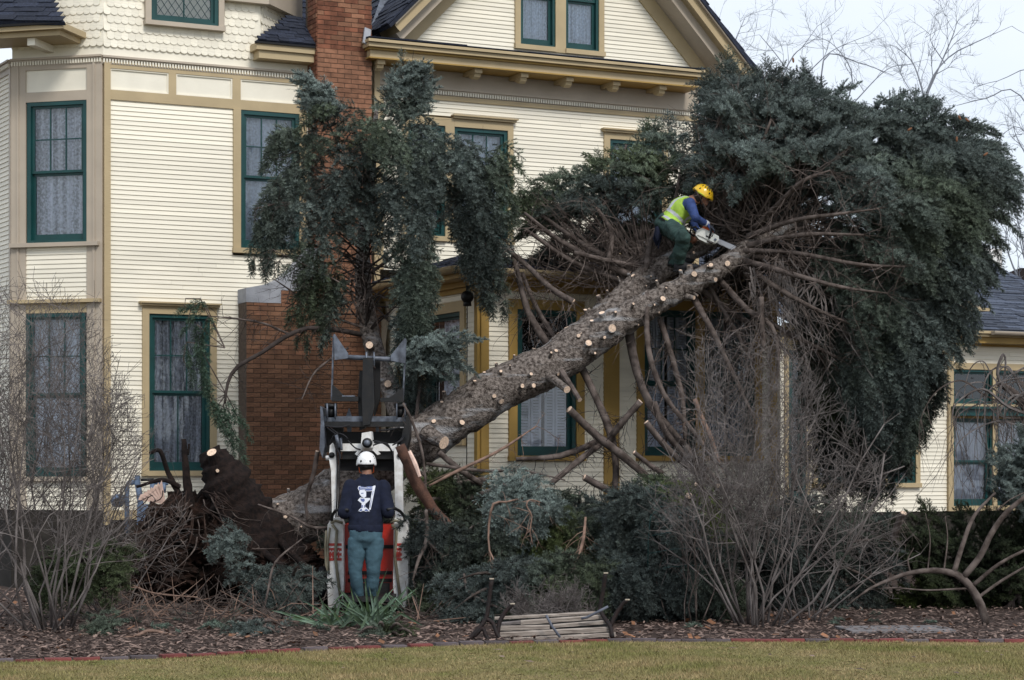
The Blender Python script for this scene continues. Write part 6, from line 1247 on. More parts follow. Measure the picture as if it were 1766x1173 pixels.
b = MB(); pp(b, [(622, 772), (624, 747), (640, 744), (643, 772)], 24.1, 24.4, 'white_paint'); pp(b, [(612, 783), (624, 768), (642, 768), (656, 783), (651, 785), (640, 774), (626, 774), (616, 786)], 24.2, 24.3, 'white_paint'); lpart(b, 'cylinder_mount')
b = MB(); p = P(633, 764, 24.05); b.tube([p, p + Vector((0, .08, 0))], .058, 18, 'black_metal'); b.tube([p - Vector((0, .01, 0)), p + Vector((0, .01, 0))], .035, 16, 'steel'); lpart(b, 'cylinder_cap', True)
b = MB()
for l in ([(570, 780, 24.4), (571, 760, 24.3), (580, 748, 24.25), (592, 750, 24.2), (600, 757, 24.2)], [(581, 745, 24.2), (585, 770, 24.25), (588, 790, 24.3)], [(577, 768, 24.2), (586, 784, 24.2), (587, 792, 24.2)], [(643, 760, 24.2), (660, 764, 24.2), (674, 775, 24.25), (678, 790, 24.3)], [(644, 768, 24.2), (656, 764, 24.15), (668, 766, 24.15), (676, 780, 24.2)], [(600, 760, 24.2), (612, 772, 24.15), (622, 776, 24.15)], [(655, 742, 24.3), (672, 741, 24.2), (690, 737, 24.2)], [(562, 735, 24.3), (585, 737, 24.2), (604, 733, 24.2)]):
    w_ = [Vector(v) for v in spline([tuple(P(*q)) for q in l], 10)]; b.tube(w_, .0095, 6, 'rubber')
b.tube([P(580, 750, 24.2), P(585, 772, 24.2)], .020, 10, 'steel'); b.tube([P(588, 756, 24.25), P(589, 776, 24.2)], .015, 8, 'steel'); lpart(b, 'hydraulic_hose', True)
# grapple, raised
gr_ = MB(); pb(gr_, 558, 706, 718, 727, 24.5, 24.62, 'steel'); pb(gr_, 558, 706, 727.2, 736, 24.46, 24.6, 'black_metal'); pb(gr_, 566, 700, 745, 765, 24.62, 24.72, 'dark'); pp(gr_, [(552, 700), (556, 704), (559, 730), (560, 770), (556, 790), (551, 775), (553, 730)], 24.4, 24.9, 'steel'); pp(gr_, [(702, 715), (707, 720), (706, 755), (700, 780), (690, 775), (694, 745)], 24.4, 24.9, 'black_metal')
pb(gr_, 560, 592, 738, 780, 24.65, 24.75, 'black_metal'); pb(gr_, 672, 700, 738, 775, 24.65, 24.75, 'black_metal'); lpart(gr_, 'grapple_frame')
for x0, x1 in ((560, 581), (680, 701)):
    b = MB(); pb(b, x0 + 3, x0 + 5, 696, 722, 24.42, 24.6, 'steel'); pb(b, x1 - 4, x1 - 2, 696, 722, 24.42, 24.6, 'steel'); b.tube([P(x0, 700, 24.5), P(x1, 700, 24.5)], .028, 12, 'black_metal'); pb(b, x0 + 5.2, x1 - 4.2, 703, 720, 24.5, 24.58, 'black_metal'); lpart(b, 'hinge_bracket', True)
b = MB(); pp(b, [(620, 640), (634, 640), (634, 690), (630, 738), (620, 742), (617, 690)], 24.55, 24.7, 'black_metal'); pp(b, [(626, 617), (643, 617), (646, 700), (638, 732), (626, 734), (624, 690)], 24.40, 24.54, 'black_metal'); pp(b, [(643, 620), (655, 618), (655, 688), (645, 720)], 24.58, 24.7, 'dark'); lpart(b, 'grapple_arm')
b = MB(); b.tube([P(577, 615, 24.5), P(699, 621, 24.5)], .030, 12, 'steel'); lpart(b, 'grapple_bar', True)
for pts in ([(575, 577), (577, 576), (600, 609), (600, 618), (577, 621)], [(700, 584), (698, 583), (674, 613), (674, 622), (699, 627)]):
    b = MB(); pp(b, pts, 24.44, 24.52, 'steel'); lpart(b, 'grapple_tooth')
b = MB(); b.bar(P(575.5, 580, 24.5), P(572, 690, 24.5), .018, .07, 'steel', up=(0, 1, 0)); b.bar(P(700, 586, 24.5), P(695, 692, 24.5), .018, .07, 'steel', up=(0, 1, 0)); pb(b, 572, 618, 684, 692, 24.45, 24.6, 'black_metal'); pb(b, 656, 696, 686, 693, 24.45, 24.6, 'black_metal'); pb(b, 590, 612, 682, 684, 24.45, 24.6, 'steel'); lpart(b, 'grapple_side_frame')
for pts in ([(573, 664), (575, 664), (594, 683), (573, 685)], [(696, 670), (694, 669), (672, 686), (696, 688)]):
    b = MB(); pp(b, pts, 24.46, 24.5, 'black_metal'); lpart(b, 'gusset')
for x in (632, 645): b = MB(); b.tube([P(x, 607, 24.44), P(x, 634, 24.44)], .012, 8, 'steel'); b.tube([P(x - 2, 630, 24.44), P(x + 2, 636, 24.42)], .014, 8, 'rust'); lpart(b, 'shackle', True)
b = MB(); pp(b, [(602, 703), (607, 720), (605, 760), (601, 760), (596, 720)], 24.66, 24.70, 'steel'); lpart(b, 'tine'); b = MB(); pb(b, 648, 653, 722, 762, 24.64, 24.68, 'steel'); lpart(b, 'tine')
# ============================================================ PEOPLE
def finish(mb, name, parent, vox=.012, smooth=5):
    me = mb.mesh(name + '_raw'); o = link(name + '_tmp', me); m = o.modifiers.new('r', 'REMESH'); m.mode = 'VOXEL'; m.voxel_size = vox; s = o.modifiers.new('s', 'SMOOTH'); s.iterations = smooth; s.factor = .5
    bpy.context.view_layer.update(); dg = bpy.context.evaluated_depsgraph_get(); me2 = bpy.data.meshes.new_from_object(o.evaluated_get(dg)); bpy.data.objects.remove(o); me2.name = name
    me2.polygons.foreach_set('use_smooth', [True] * len(me2.polygons)); me2.materials.clear(); return me2
def segd(p, a, b_):
    v = b_ - a; t = max(0, min(1, (p - a).dot(v) / max(1e-9, v.dot(v)))); return (p - a - v * t).length
def subset(me, keep, infl, name, mats, mfun=None, wr=0.0, seed=0):
    """faces of the body inflated into a garment with a closed hem"""
    fl = [p for p in me.polygons if keep(p.center)]; vid = {}; vs = []; fs = []; mi = []
    for p in fl:
        f = []
        for v in p.vertices:
            if v not in vid:
                vid[v] = len(vs); co = me.vertices[v].co; n = me.vertices[v].normal
                k = infl + wr * (noise.noise(Vector((co.x * 11, co.y * 9, co.z * 12 + seed))) + .5 * noise.noise(Vector((co.x * 30, co.y * 30, co.z * 30)))); vs.append(co + n * k)
            f.append(vid[v])
        fs.append(f); mi.append(mfun(p.center) if mfun else 0)
    m2 = bpy.data.meshes.new(name); m2.from_pydata(vs, [], fs)
    for k in mats: m2.materials.append(MATS[k])
    m2.polygons.foreach_set('material_index', mi); m2.polygons.foreach_set('use_smooth', [True] * len(fs)); m2.update()
    bm = bmesh.new(); bm.from_mesh(m2); ed = [e for e in bm.edges if e.is_boundary]
    r = bmesh.ops.extrude_edge_only(bm, edges=ed); nv = [g for g in r['geom'] if isinstance(g, bmesh.types.BMVert)]; bm.normal_update()
    orig = {}
    for v in nv:
        for e in v.link_edges:
            o_ = e.other_vert(v)
            if o_ not in nv: v.co = v.co - o_.normal * (infl + .004)
    bm.to_mesh(m2); bm.free(); o = link(name, m2); sm = o.modifiers.new('s', 'SMOOTH'); sm.iterations = 2; return o
def limb_(b, pts, rad, flat=1.0):
    b.tube(pts, rad, 14, 'skin')
    for p, r in zip(pts, rad): b.ell(p, r, r, r, 'skin', 10, 7)
def hand(b, wrist, d, nrm_, side, sc=1.0, curl=.6, tsign=1):
    d = Vector(d).normalized(); n = Vector(nrm_); n = (n - d * n.dot(d)).normalized(); s = n.cross(d)
    b.loft([(Vector(wrist) + d * t, s * w_ * sc, n * .016 * sc) for t, w_ in ((0, .024), (.03 * sc, .034), (.06 * sc, .040), (.085 * sc, .038))], 'skin')
    for i, ln in enumerate((.070, .078, .072, .056)):
        o = Vector(wrist) + d * .08 * sc + s * (-.028 + .019 * i) * sc; dd = d.copy(); pts = [o]
        for k in range(3): pts.append(pts[-1] + dd * ln * sc * (.42, .33, .25)[k]); dd = (dd * math.cos(curl) - n * math.sin(curl)).normalized()
        b.tube(pts, [.0098 * sc, .009 * sc, .008 * sc, .0065 * sc], 8, 'skin')
    o = Vector(wrist) + d * .025 * sc - s * .028 * sc * tsign; t1 = (d * .6 - s * .8 * tsign - n * .3).normalized(); b.tube([o, o + t1 * .035 * sc, o + t1 * .05 * sc + (d - n * .6) * .02 * sc, o + t1 * .052 * sc + (d - n) * .036 * sc], [.013 * sc, .011 * sc, .010 * sc, .008 * sc], 8, 'skin')
def helmet(name, c, R_, shell, parent, vents):
    """climbing style helmet: dome, rim, vents, dial; R_ orients it (local -y forward)"""
    b = MB(); seg = 28; rings = 12; vs = []; fs = []
    for i in range(rings + 1):
        th = math.pi * .56 * i / rings
        for j in range(seg):
            ph = 2 * math.pi * j / seg; x = .112 * math.sin(th) * math.cos(ph); y = .135 * math.sin(th) * math.sin(ph); z = .118 * math.cos(th)
            if i >= rings - 1: k = 1.05; x *= k; y *= k; z -= .012 * (1 - abs(math.sin(ph))) * 0 + (.02 if abs(math.cos(ph)) > .85 else 0)
            if y < 0 and i >= rings - 2: y *= 1.06
            vs.append(Vector((x, y, z)))
    for i in range(rings):
        for j in range(seg): fs.append((i * seg + j, (i + 1) * seg + j, (i + 1) * seg + (j + 1) % seg, i * seg + (j + 1) % seg))
    inner = [v * .94 for v in vs]; nn = len(vs); vs2 = vs + inner; fs2 = fs + [tuple(nn + k for k in f[::-1]) for f in fs] + [((rings) * seg + j, nn + rings * seg + j, nn + rings * seg + (j + 1) % seg, rings * seg + (j + 1) % seg) for j in range(seg)]
    M = Matrix.Translation(c) @ R_.to_4x4(); b.add([M @ v for v in vs2], fs2, shell); o = b.build(name, smooth=True); under(o, parent)
    for (ph, th, w_, h_) in vents:
        th = R(th); ph = R(ph); n = Vector((math.sin(th) * math.cos(ph), math.sin(th) * math.sin(ph), math.cos(th))); p = Vector((n.x * .113, n.y * .136, n.z * .119)); nn_ = Vector((n.x / .112, n.y / .135, n.z / .118)).normalized(); t = Vector((0, 0, 1)) - nn_ * nn_.z; t = t.normalized() if t.length > .05 else Vector((1, 0, 0)); s_ = nn_.cross(t)
        b = MB(); q = [p + nn_ * .0015 + s_ * a * w_ + t * c_ * h_ for a, c_ in ((-.6, -1), (.6, -1), (1, 0), (.5, 1), (-.5, 1), (-1, 0))]; b.add([M @ v for v in q] + [M @ (v - nn_ * .006) for v in q], [(0, 1, 2, 3, 4, 5)] + [(i, i + 6, (i + 1) % 6 + 6, (i + 1) % 6) for i in range(6)], 'dark'); under(b.build('helmet_vent'), parent)
    return o
# ---- worker standing behind the loader
Y1 = 23.55; k = Y1 / F
def Q(px, py, dy=0.0): p = P(px, py, Y1); return p + Vector((0, dy, 0))
p1 = empty('person', Vector((P(628, 1050, Y1).x, Y1 + .1, 0)), 'worker in white helmet, navy sweatshirt and blue trousers standing at the loader, back to camera', 'person')
B1 = {'pel': Q(631, 925, .0), 'wst': Q(630, 897, .06), 'chs': Q(631, 858, .16), 'shl': Q(600, 840, .17), 'shr': Q(662, 840, .17), 'nek': Q(630, 822, .22), 'hed': Q(629, 799, .27), 'ell': Q(594, 884, .03), 'elr': Q(669, 884, .03), 'hal': Q(596, 884, .30), 'har': Q(667, 884, .30), 'hpl': Q(617, 930, .0), 'hpr': Q(646, 930, .0), 'knl': Q(613, 985, -.02), 'knr': Q(644, 985, -.02), 'anl': Q(619, 1036, .10), 'anr': Q(640, 1036, .10)}
b = MB(); X = Vector((1, 0, 0)); 
def ring(c, w_, d_, tilt=0): return (c, X * w_, Vector((0, math.cos(tilt), math.sin(tilt))) * d_)
b.loft([ring(Q(631, 944, .02), .135, .10), ring(Q(631, 930, .0), .170, .125), ring(Q(631, 912, .02), .180, .130), ring(Q(630, 893, .06), .180, .125), ring(Q(630, 868, .12), .190, .125), ring(Q(630, 848, .16), .200, .115), ring(Q(630, 835, .19), .170, .090), ring(Q(630, 826, .21), .085, .065)], 'skin')
b.tube([Q(630, 832, .2), Q(630, 808, .25)], [.062, .056], 14, 'skin'); b.ell(B1['hed'], .078, .095, .115, 'skin'); 
b.ell(B1['hed'] + Vector((0, .098, -.015)), .014, .018, .022, 'skin', 8, 6)
for s_ in (-1, 1): b.ell(B1['hed'] + Vector((s_ * .080, .0, -.01)), .010, .018, .03, 'skin', 8, 6)
limb_(b, [B1['shl'] + Vector((.02, 0, 0)), B1['ell'], B1['hal']], [.074, .062, .036]); limb_(b, [B1['shr'] - Vector((.02, 0, 0)), B1['elr'], B1['har']], [.074, .062, .036])
for h_, a, kn in (('hpl', 'anl', 'knl'), ('hpr', 'anr', 'knr')): b.tube([B1[h_], (B1[h_] + B1[kn]) / 2, B1[kn], (B1[kn] + B1[a]) / 2 + Vector((0, -.02, 0)), B1[a]], [.098, .088, .064, .058, .042], 14, 'skin'); b.ell(B1[kn], .064, .066, .066, 'skin', 10, 7); b.loft([(B1[a] + Vector((0, -.09 + .02, -.06)), X * .035, Vector((0, 0, .035))), (B1[a] + Vector((0, .0, -.055)), X * .042, Vector((0, 0, .045))), (B1[a] + Vector((0, .17, -.07)), X * .045, Vector((0, 0, .028)))], 'skin')
hand(b, B1['hal'], (.1, .9, -.2), (0, .2, 1), 1, 1.0, .7, -1); hand(b, B1['har'], (-.1, .9, -.2), (0, .2, 1), -1, 1.0, .7, 1)
me = finish(b, 'person_body', p1, .011, 5); me.materials.append(MATS['skin']); o = link('body', me); under(o, p1)
legz = Q(0, 917).z; handz = lambda c: min((c - B1['hal']).length, (c - B1['har']).length) < .05 or c.y > B1['hal'].y + .02
def is_top(c): return c.z > legz - .01 and (c - B1['hed']).length > .125 and c.z < Q(0, 819).z and c.y < B1['hal'].y + .005
def is_leg(c): return c.z < legz + .02 and c.z > B1['anl'].z - .02 and abs(c.x - B1['pel'].x) < .24 and c.y < Y1 + .2
under(subset(me, lambda c: is_top(c) and not (c.z < legz + .02 and abs(c.x - B1['pel'].x) < .17 and c.z < legz), .016, 'sweatshirt', ['navy'], wr=.008), p1)
under(subset(me, is_leg, .014, 'trousers', ['trouser_blue'], wr=.009, seed=5), p1)
b = MB(); b.loft([ring(Q(630, 917, .02), .192, .142), ring(Q(630, 911, .025), .200, .148), ring(Q(630, 905, .03), .196, .142)], 'navy'); under(b.build('hem_band', smooth=True), p1)
for s_, a in ((-1, 'anl'), (1, 'anr')):
    b = MB(); b.loft([(B1[a] + Vector((0, -.10, -.055)), X * .045, Vector((0, 0, .045))), (B1[a] + Vector((0, -.04, -.03)), X * .056, Vector((0, 0, .075))), (B1[a] + Vector((0, .04, -.035)), X * .058, Vector((0, 0, .068))), (B1[a] + Vector((0, .18, -.065)), X * .054, Vector((0, 0, .04))), (B1[a] + Vector((0, .21, -.07)), X * .03, Vector((0, 0, .02)))], 'rubber'); under(b.build('boot', smooth=True), p1)
b = MB(); b.ell(B1['hed'] + Vector((0, -.012, -.005)), .084, .097, .112, 'hair', 16, 12); under(b.build('hair', smooth=True), p1)
b = MB(); c = B1['nek'] + Vector((0, .01, .0)); b.loft([(c + Vector((0, 0, -.03)), X * .088, Vector((0, .078, 0))), (c + Vector((0, 0, .012)), X * .074, Vector((0, .070, 0)))], 'navy'); under(b.build('collar', smooth=True), p1)
hc = B1['hed'] + Vector((0, -.01, .018)); helmet('helmet', hc, Matrix.Rotation(R(180), 3, 'Z') @ Matrix.Rotation(R(-6), 3, 'X'), 'white_shell', p1, [(62, 82, .012, .014), (118, 82, .009, .014), (20, 68, .008, .006), (24, 58, .008, .006), (28, 48, .008, .006), (14, 76, .008, .006), (160, 68, .008, .006), (156, 56, .008, .006)])
b = MB(); b.tube([hc + Vector((-.085, -.06, -.05)), hc + Vector((0, -.115, -.062)), hc + Vector((.085, -.06, -.05))], .010, 8, 'dark'); b.tube([hc + Vector((-.085, .0, -.04)), hc + Vector((-.08, .04, -.12)), hc + Vector((0, .07, -.15)), hc + Vector((.08, .04, -.12)), hc + Vector((.085, 0, -.04))], .006, 6, 'orange'); under(b.build('helmet_strap', smooth=True), p1)
# back print: banner, tall tool and a small cap wearing figure, laid on the cloth
sw = [o_ for o_ in p1.children if o_.name.startswith('sweatshirt')][0]; bpy.context.view_layer.update()
bv = BVHTree.FromPolygons([v.co.copy() for v in sw.data.vertices], [tuple(p.vertices) for p in sw.data.polygons])
def onback(px, py, lift=.004):
    a = P(px, py, Y1 - 1); h_ = bv.ray_cast(Vector((0, 0, EYE)), (a - Vector((0, 0, EYE))).normalized())
    return (h_[0] - Vector((0, lift, 0))) if h_[0] is not None else P(px, py, Y1)
def decal(poly, m, lift, name='back_print'):
    n = len(poly); cx_ = sum(p[0] for p in poly) / n; cy_ = sum(p[1] for p in poly) / n; b = MB(); b.add([onback(cx_, cy_, lift)] + [onback(x, y, lift) for x, y in poly], [(0, i + 1, (i + 1) % n + 1) for i in range(n)], m); under(b.build(name), p1)
def zc_(zx, zy): return 560 + zx / 8.38, 780 + zy / 8.38
def D(pts, m, lift): decal([zc_(x, y) for x, y in pts], m, lift)
D([(490, 490), (735, 482), (722, 520), (705, 560), (600, 565), (590, 545), (490, 550), (478, 520)], 'logo_white', .006); D([(497, 497), (690, 492), (688, 550), (602, 557), (594, 538), (500, 542), (488, 520)], 'logo_blue', .0085)
D([(705, 490), (735, 490), (720, 560), (692, 700), (665, 830), (640, 832), (660, 700), (685, 560)], 'logo_white', .006); D([(698, 560), (706, 560), (660, 800), (652, 800)], 'logo_blue', .0085)
D([(500, 560), (530, 535), (575, 540), (600, 570), (600, 640), (570, 660), (530, 640), (500, 600)], 'logo_white', .0088); D([(478, 695), (512, 655), (575, 660), (655, 662), (655, 685), (590, 695), (585, 780), (600, 815), (640, 835), (652, 852), (590, 858), (560, 846), (520, 860), (488, 850), (500, 825), (530, 800), (535, 740), (510, 720)], 'logo_white', .006)
D([(515, 670), (575, 672), (580, 700), (560, 720), (530, 705)], 'logo_blue', .0085); D([(505, 835), (530, 815), (548, 838), (530, 850), (500, 848)], 'logo_blue', .0085); D([(575, 835), (600, 818), (632, 840), (630, 850), (580, 850)], 'logo_blue', .0085); D([(535, 762), (552, 762), (552, 800), (532, 800)], 'logo_blue', .0085); D([(572, 762), (582, 762), (586, 800), (572, 800)], 'logo_blue', .0085); D([(525, 590), (560, 585), (562, 596), (528, 602)], 'logo_blue', .0105)
tcv = bpy.data.curves.new('t', 'FONT'); tcv.body = 'AFFORDABLE'; tcv.size = 1; to = bpy.data.objects.new('t', tcv); COL.objects.link(to); bpy.context.view_layer.update(); tm = bpy.data.meshes.new_from_object(to.evaluated_get(bpy.context.evaluated_depsgraph_get())); bpy.data.objects.remove(to)
w_ = max(v.co.x for v in tm.vertices); tv = [onback(*zc_(508 + v.co.x / w_ * 175, 528 - v.co.y * 32 - v.co.x / w_ * 4), .011) for v in tm.vertices]; b = MB(); b.add(tv, [tuple(p.vertices) for p in tm.polygons], 'logo_white'); under(b.build('lettering'), p1)
# ---- worker sitting on the trunk with the saw
Y2 = 25.75; k2 = Y2 / F
def T_(px, py, dy=0.0): return P(px, py, Y2 + dy)
p2 = empty('person', T_(1150, 470), 'worker in yellow helmet and lime vest crouched on the fallen trunk, sawing', 'person')
hip = T_(1154, 388, .12); ch = T_(1174, 364, .12); sh = T_(1186, 352, .12); nk = T_(1198, 343, .1); hd = T_(1211, 338, .06)
ax = (sh - hip).normalized(); dep = Vector((0, 1, 0)); nr_ = ax.cross(dep).normalized()
b = MB(); b.loft([(hip - ax * .10, dep * .15, nr_ * .13), (hip, dep * .18, nr_ * .145), (hip + ax * .1, dep * .16, nr_ * .125), (ch, dep * .18, nr_ * .135), (sh - ax * .03, dep * .20, nr_ * .115), (sh + ax * .03, dep * .15, nr_ * .085), (nk, dep * .07, nr_ * .065)], 'skin')
b.tube([sh + ax * .02, nk, hd], [.07, .058, .05], 12, 'skin')
fd = Vector((.80, -.05, -.52)).normalized(); upv = Vector((.50, 0, .84)); 
Mh = Matrix((Vector((0, 1, 0)), -fd, upv)).transposed()     # local -y forward
b.ell(hd, .074, .094, .112, 'skin', 14, 10, Mh); b.ell(hd + fd * .085 - upv * .055, .045, .03, .04, 'skin', 10, 8, Mh)
b.loft([(hd + fd * .088 + upv * .012, dep * .007, upv * .006), (hd + fd * .106 - upv * .020, dep * .014, upv * .010), (hd + fd * .088 - upv * .030, dep * .013, upv * .008)], 'skin')
b.ell(hd + Vector((0, -.074, 0)) - upv * .012 - fd * .008, .010, .018, .03, 'skin', 8, 6, Mh)
shn = sh + Vector((.01, -.19, -.01)); shf = sh + Vector((.02, .19, -.03)); en = T_(1200, 376, -.22); hn = T_(1219, 386, -.12); ef = T_(1196, 386, .20); hf = T_(1206, 402, .06)
limb_(b, [shn, en, hn], [.064, .048, .032]); limb_(b, [shf, ef, hf], [.062, .046, .032])
kn = T_(1178, 409, -.34); an = T_(1172, 456, -.10); kf = T_(1194, 412, .36); af = T_(1162, 446, .40)
hn_ = hip + Vector((0, -.1, -.02)); hf_ = hip + Vector((0, .1, -.02))
limb_(b, [hn_, (hn_ + kn) / 2 + Vector((0, 0, -.01)), kn, (kn + an) / 2 + Vector((-.01, 0, 0)), an], [.105, .095, .075, .068, .048]); limb_(b, [hf_, (hf_ + kf) / 2, kf, (kf + af) / 2, af], [.10, .088, .068, .058, .046])
b.loft([(an + Vector((-.05, 0, -.04)), dep * .035, Vector((0, 0, .035))), (an + Vector((.04, 0, -.045)), dep * .042, Vector((0, 0, .04))), (an + Vector((.19, 0, -.035)), dep * .042, Vector((0, 0, .025)))], 'skin'); b.loft([(af + Vector((-.05, 0, -.04)), dep * .035, Vector((0, 0, .035))), (af + Vector((.14, 0, -.06)), dep * .042, Vector((0, 0, .03)))], 'skin')
hand(b, hn, (.75, .1, -.6), (.5, -.2, .6), 1, 1.05, .75); hand(b, hf, (.8, -.2, -.3), (.3, .2, .8), 1, 1.05, .75, -1)
me = finish(b, 'person_body', p2, .011, 4)
for m_ in ('skin',): me.materials.append(MATS[m_])
under(link('body', me), p2)
def axis_t(c): return (c - hip).dot(ax) / (sh - hip).length
def near(c, a, e): return segd(c, a, e)
def armd(c): return min(near(c, shn, en), near(c, en, hn), near(c, shf, ef), near(c, ef, hf))
def legd(c): return min(near(c, hn_, kn), near(c, kn, an), near(c, hf_, kf), near(c, kf, af))
def torso(c): return near(c, hip, sh)
def isarm(c):
    if (c - hd).length < .14: return False
    n_ = min(near(c, en, hn), near(c, shn, en)); f_ = min(near(c, ef, hf), near(c, shf, ef))
    if legd(c) + .02 < min(n_, f_): return False
    return (n_ < .085 and (c - hn).dot((hn - en).normalized()) < .01) if n_ < f_ else (f_ < .085 and (c - hf).dot((hf - ef).normalized()) < .01)
def isleg(c): return axis_t(c) < .12 and c.z > an.z and legd(c) < armd(c) + .01
under(subset(me, lambda c: isarm(c) or (axis_t(c) > -.1 and torso(c) < .24 and (c - hd).length > .17), .007, 'shirt', ['sleeve_blue'], wr=.008), p2)
under(subset(me, lambda c: isleg(c), .020, 'trousers', ['trouser_green'], wr=.024, seed=3), p2)
def vestm(c):
    t = axis_t(c); lat = (c - hip).dot(nr_)
    if .30 < t < .42 or .02 < t < .10: return 1
    if t > .42 and .07 < abs(c.y - hip.y) < .115 and c.y < hip.y: return 1
    return 0
under(subset(me, lambda c: -.02 < axis_t(c) < 1.12 and torso(c) < .22 and near(c, shn, en) > .082 and near(c, shf, ef) > .08 and near(c, en, hn) > .09 and (c - hd).length > .15, .026, 'safety_vest', ['lime', 'silver_tape'], vestm, wr=.014, seed=8), p2)
b = MB(); b.loft([(hip - ax * .035, dep * .205, nr_ * .165), (hip + ax * .02, dep * .205, nr_ * .162)], 'dark'); p = hip - ax * .03; b.ell(p + Vector((-.13, -.10, -.10)), .035, .03, .10, 'navy', 8, 6); b.ell(p + Vector((-.13, .05, -.12)), .035, .04, .12, 'navy', 8, 6); b.tube([p + Vector((-.14, -.02, 0)), p + Vector((-.17, -.02, -.15)), p + Vector((-.12, -.04, -.28)), p + Vector((-.08, -.02, -.10))], .014, 6, 'navy'); under(b.build('tool_belt', smooth=True), p2)
for a_, s_ in ((an, 1), (af, 1)):
    b = MB(); b.loft([(a_ + Vector((-.07, 0, -.03)), dep * .045, Vector((.01, 0, .05))), (a_ + Vector((.0, 0, -.02)), dep * .058, Vector((0, 0, .075))), (a_ + Vector((.09, 0, -.035)), dep * .056, Vector((0, 0, .055))), (a_ + Vector((.21, 0, -.03)), dep * .052, Vector((0, 0, .035))), (a_ + Vector((.25, 0, -.028)), dep * .03, Vector((0, 0, .02)))], 'rubber'); b.box(a_.x - .08, a_.x + .25, a_.y - .055, a_.y + .055, a_.z - .095, a_.z - .07, 'dark'); under(b.build('boot', smooth=True), p2)
for a_, e_ in ((hn, en), (hf, ef)):
    d_ = (a_ - e_).normalized(); under(subset(me, lambda c: (c - a_).length < .17 and (c - a_).dot(d_) > -.015 and (c - a_).dot(d_) < .17, .004, 'glove', ['glove']), p2)
    b = MB(); b.tube([a_ - d_ * .03, a_ + d_ * .02], [.041, .038], 12, 'silver_tape'); under(b.build('glove_cuff', smooth=True), p2)
b = MB(); b.ell(hd - fd * .022 - upv * .01, .080, .086, .100, 'hair', 14, 10, Mh); b.tube([hd + Vector((0, -.078, .0)) + upv * .05, hd + Vector((0, -.078, 0)) - upv * .04, hd + fd * .03 + Vector((0, -.03, 0)) - upv * .105], .008, 6, 'dark'); under(b.build('hair', smooth=True), p2)
b = MB(); g0 = hd + fd * .078 + upv * .018; b.tube([g0 + Vector((0, -.062, 0)) - fd * .02, g0 + Vector((0, -.035, 0)) + fd * .014, g0 + fd * .018, g0 + Vector((0, .035, 0)) + fd * .014, g0 + Vector((0, .062, 0)) - fd * .02], [.014, .018, .010, .018, .014], 8, 'dark'); b.tube([g0 + Vector((0, -.066, 0)) - fd * .02, hd + Vector((0, -.082, 0)) + upv * .01], .004, 5, 'dark'); under(b.build('safety_glasses', smooth=True), p2)
hc = hd + upv * .028 - fd * .005; helmet('helmet', hc, Mh, 'yellow_shell', p2, [(210, 74, .010, .014), (150, 78, .009, .012)] + [(188 + i * 3, 46 + abs(i - 1) * 2, .006, .015) if False else (150 + i * 19, 50 - (i - 2) ** 2 * 0, .0055, .017) for i in range(5)])
b = MB(); b.tube([hc + Vector((0, -.112, 0)) - fd * .07 - upv * .03, hc + Vector((0, -.118, 0)) + fd * .0 - upv * .03, hc + Vector((0, -.10, 0)) + fd * .06 - upv * .035], .006, 6, 'lime'); under(b.build('helmet_band', smooth=True), p2)
# ---- chainsaw in his hands
cs = empty('chainsaw', T_(1220, 403, -.02), 'white and orange chainsaw held by the worker on the trunk, bar pointing down right', 'chainsaw')
A0 = T_(1204, 401, -.02); bd = (T_(1266, 428, -.02) - A0).normalized(); bu = Vector((0, 1, 0)).cross(bd) * -1; bu = bu if bu.z > 0 else -bu
Ms = Matrix((bd, Vector((0, 1, 0)), bu)).transposed().to_4x4(); Ms.translation = A0
def spart(b, n, s=False): under(b.build(n, smooth=s), cs)
b = MB(); b.prism([(-.02, -.05), (.04, -.08), (.16, -.085), (.25, -.045), (.27, .01), (.25, .05), (.12, .065), (.02, .06), (-.02, .02)], -.07, .09, 'saw_white', Ms); b.prism([(.0, -.04), (.22, -.045), (.24, .0), (.22, .035), (.02, .045)], -.085, -.0702, 'saw_white', Ms); spart(b, 'housing')
b = MB()
for i in range(3): b.box(.13 + i * .018, .142 + i * .018, -.088, -.0852, .005, .035, 'dark', Ms)
b.box(.10, .165, -.0885, -.0853, -.02, -.004, 'dark', Ms); b.box(.14, .21, -.08, -.0705, -.075, -.055, 'dark', Ms); spart(b, 'vent')
b = MB(); b.tube([Ms @ Vector((.225, -.086, -.01)), Ms @ Vector((.225, -.092, -.01))], .017, 12, 'steel'); spart(b, 'bar_nut')
b = MB(); b.prism([(.02, .0605), (.03, .105), (.07, .125), (.14, .125), (.165, .10), (.17, .066)], -.05, .06, 'orange', Ms); spart(b, 'top_cover')
b = MB(); b.tube([Ms @ Vector(v) for v in ((-.0, .0, .03), (-.06, .0, .05), (-.10, .0, .02), (-.09, .0, -.05), (-.02, .0, -.06))], .014, 8, 'dark'); spart(b, 'rear_handle', True)
b = MB(); b.tube([Ms @ Vector(v) for v in ((.15, -.10, -.03), (.14, -.10, .08), (.13, -.05, .15), (.13, .05, .15), (.14, .11, .08), (.15, .11, -.04))], .012, 8, 'dark'); spart(b, 'front_handle', True)
b = MB(); pts = [(.24, -.028), (.50, -.030), (.54, -.018), (.55, 0), (.54, .018), (.50, .030), (.24, .028)]; b.prism(pts, -.004, .004, 'silver_tape', Ms); spart(b, 'guide_bar')
b = MB(); n = 34; o_ = [Ms @ Vector((x, 0, z)) for x, z in pts]; b.tube([Vector(v) for v in spline([tuple(v) for v in o_], 40)], .005, 5, 'steel'); spart(b, 'chain')
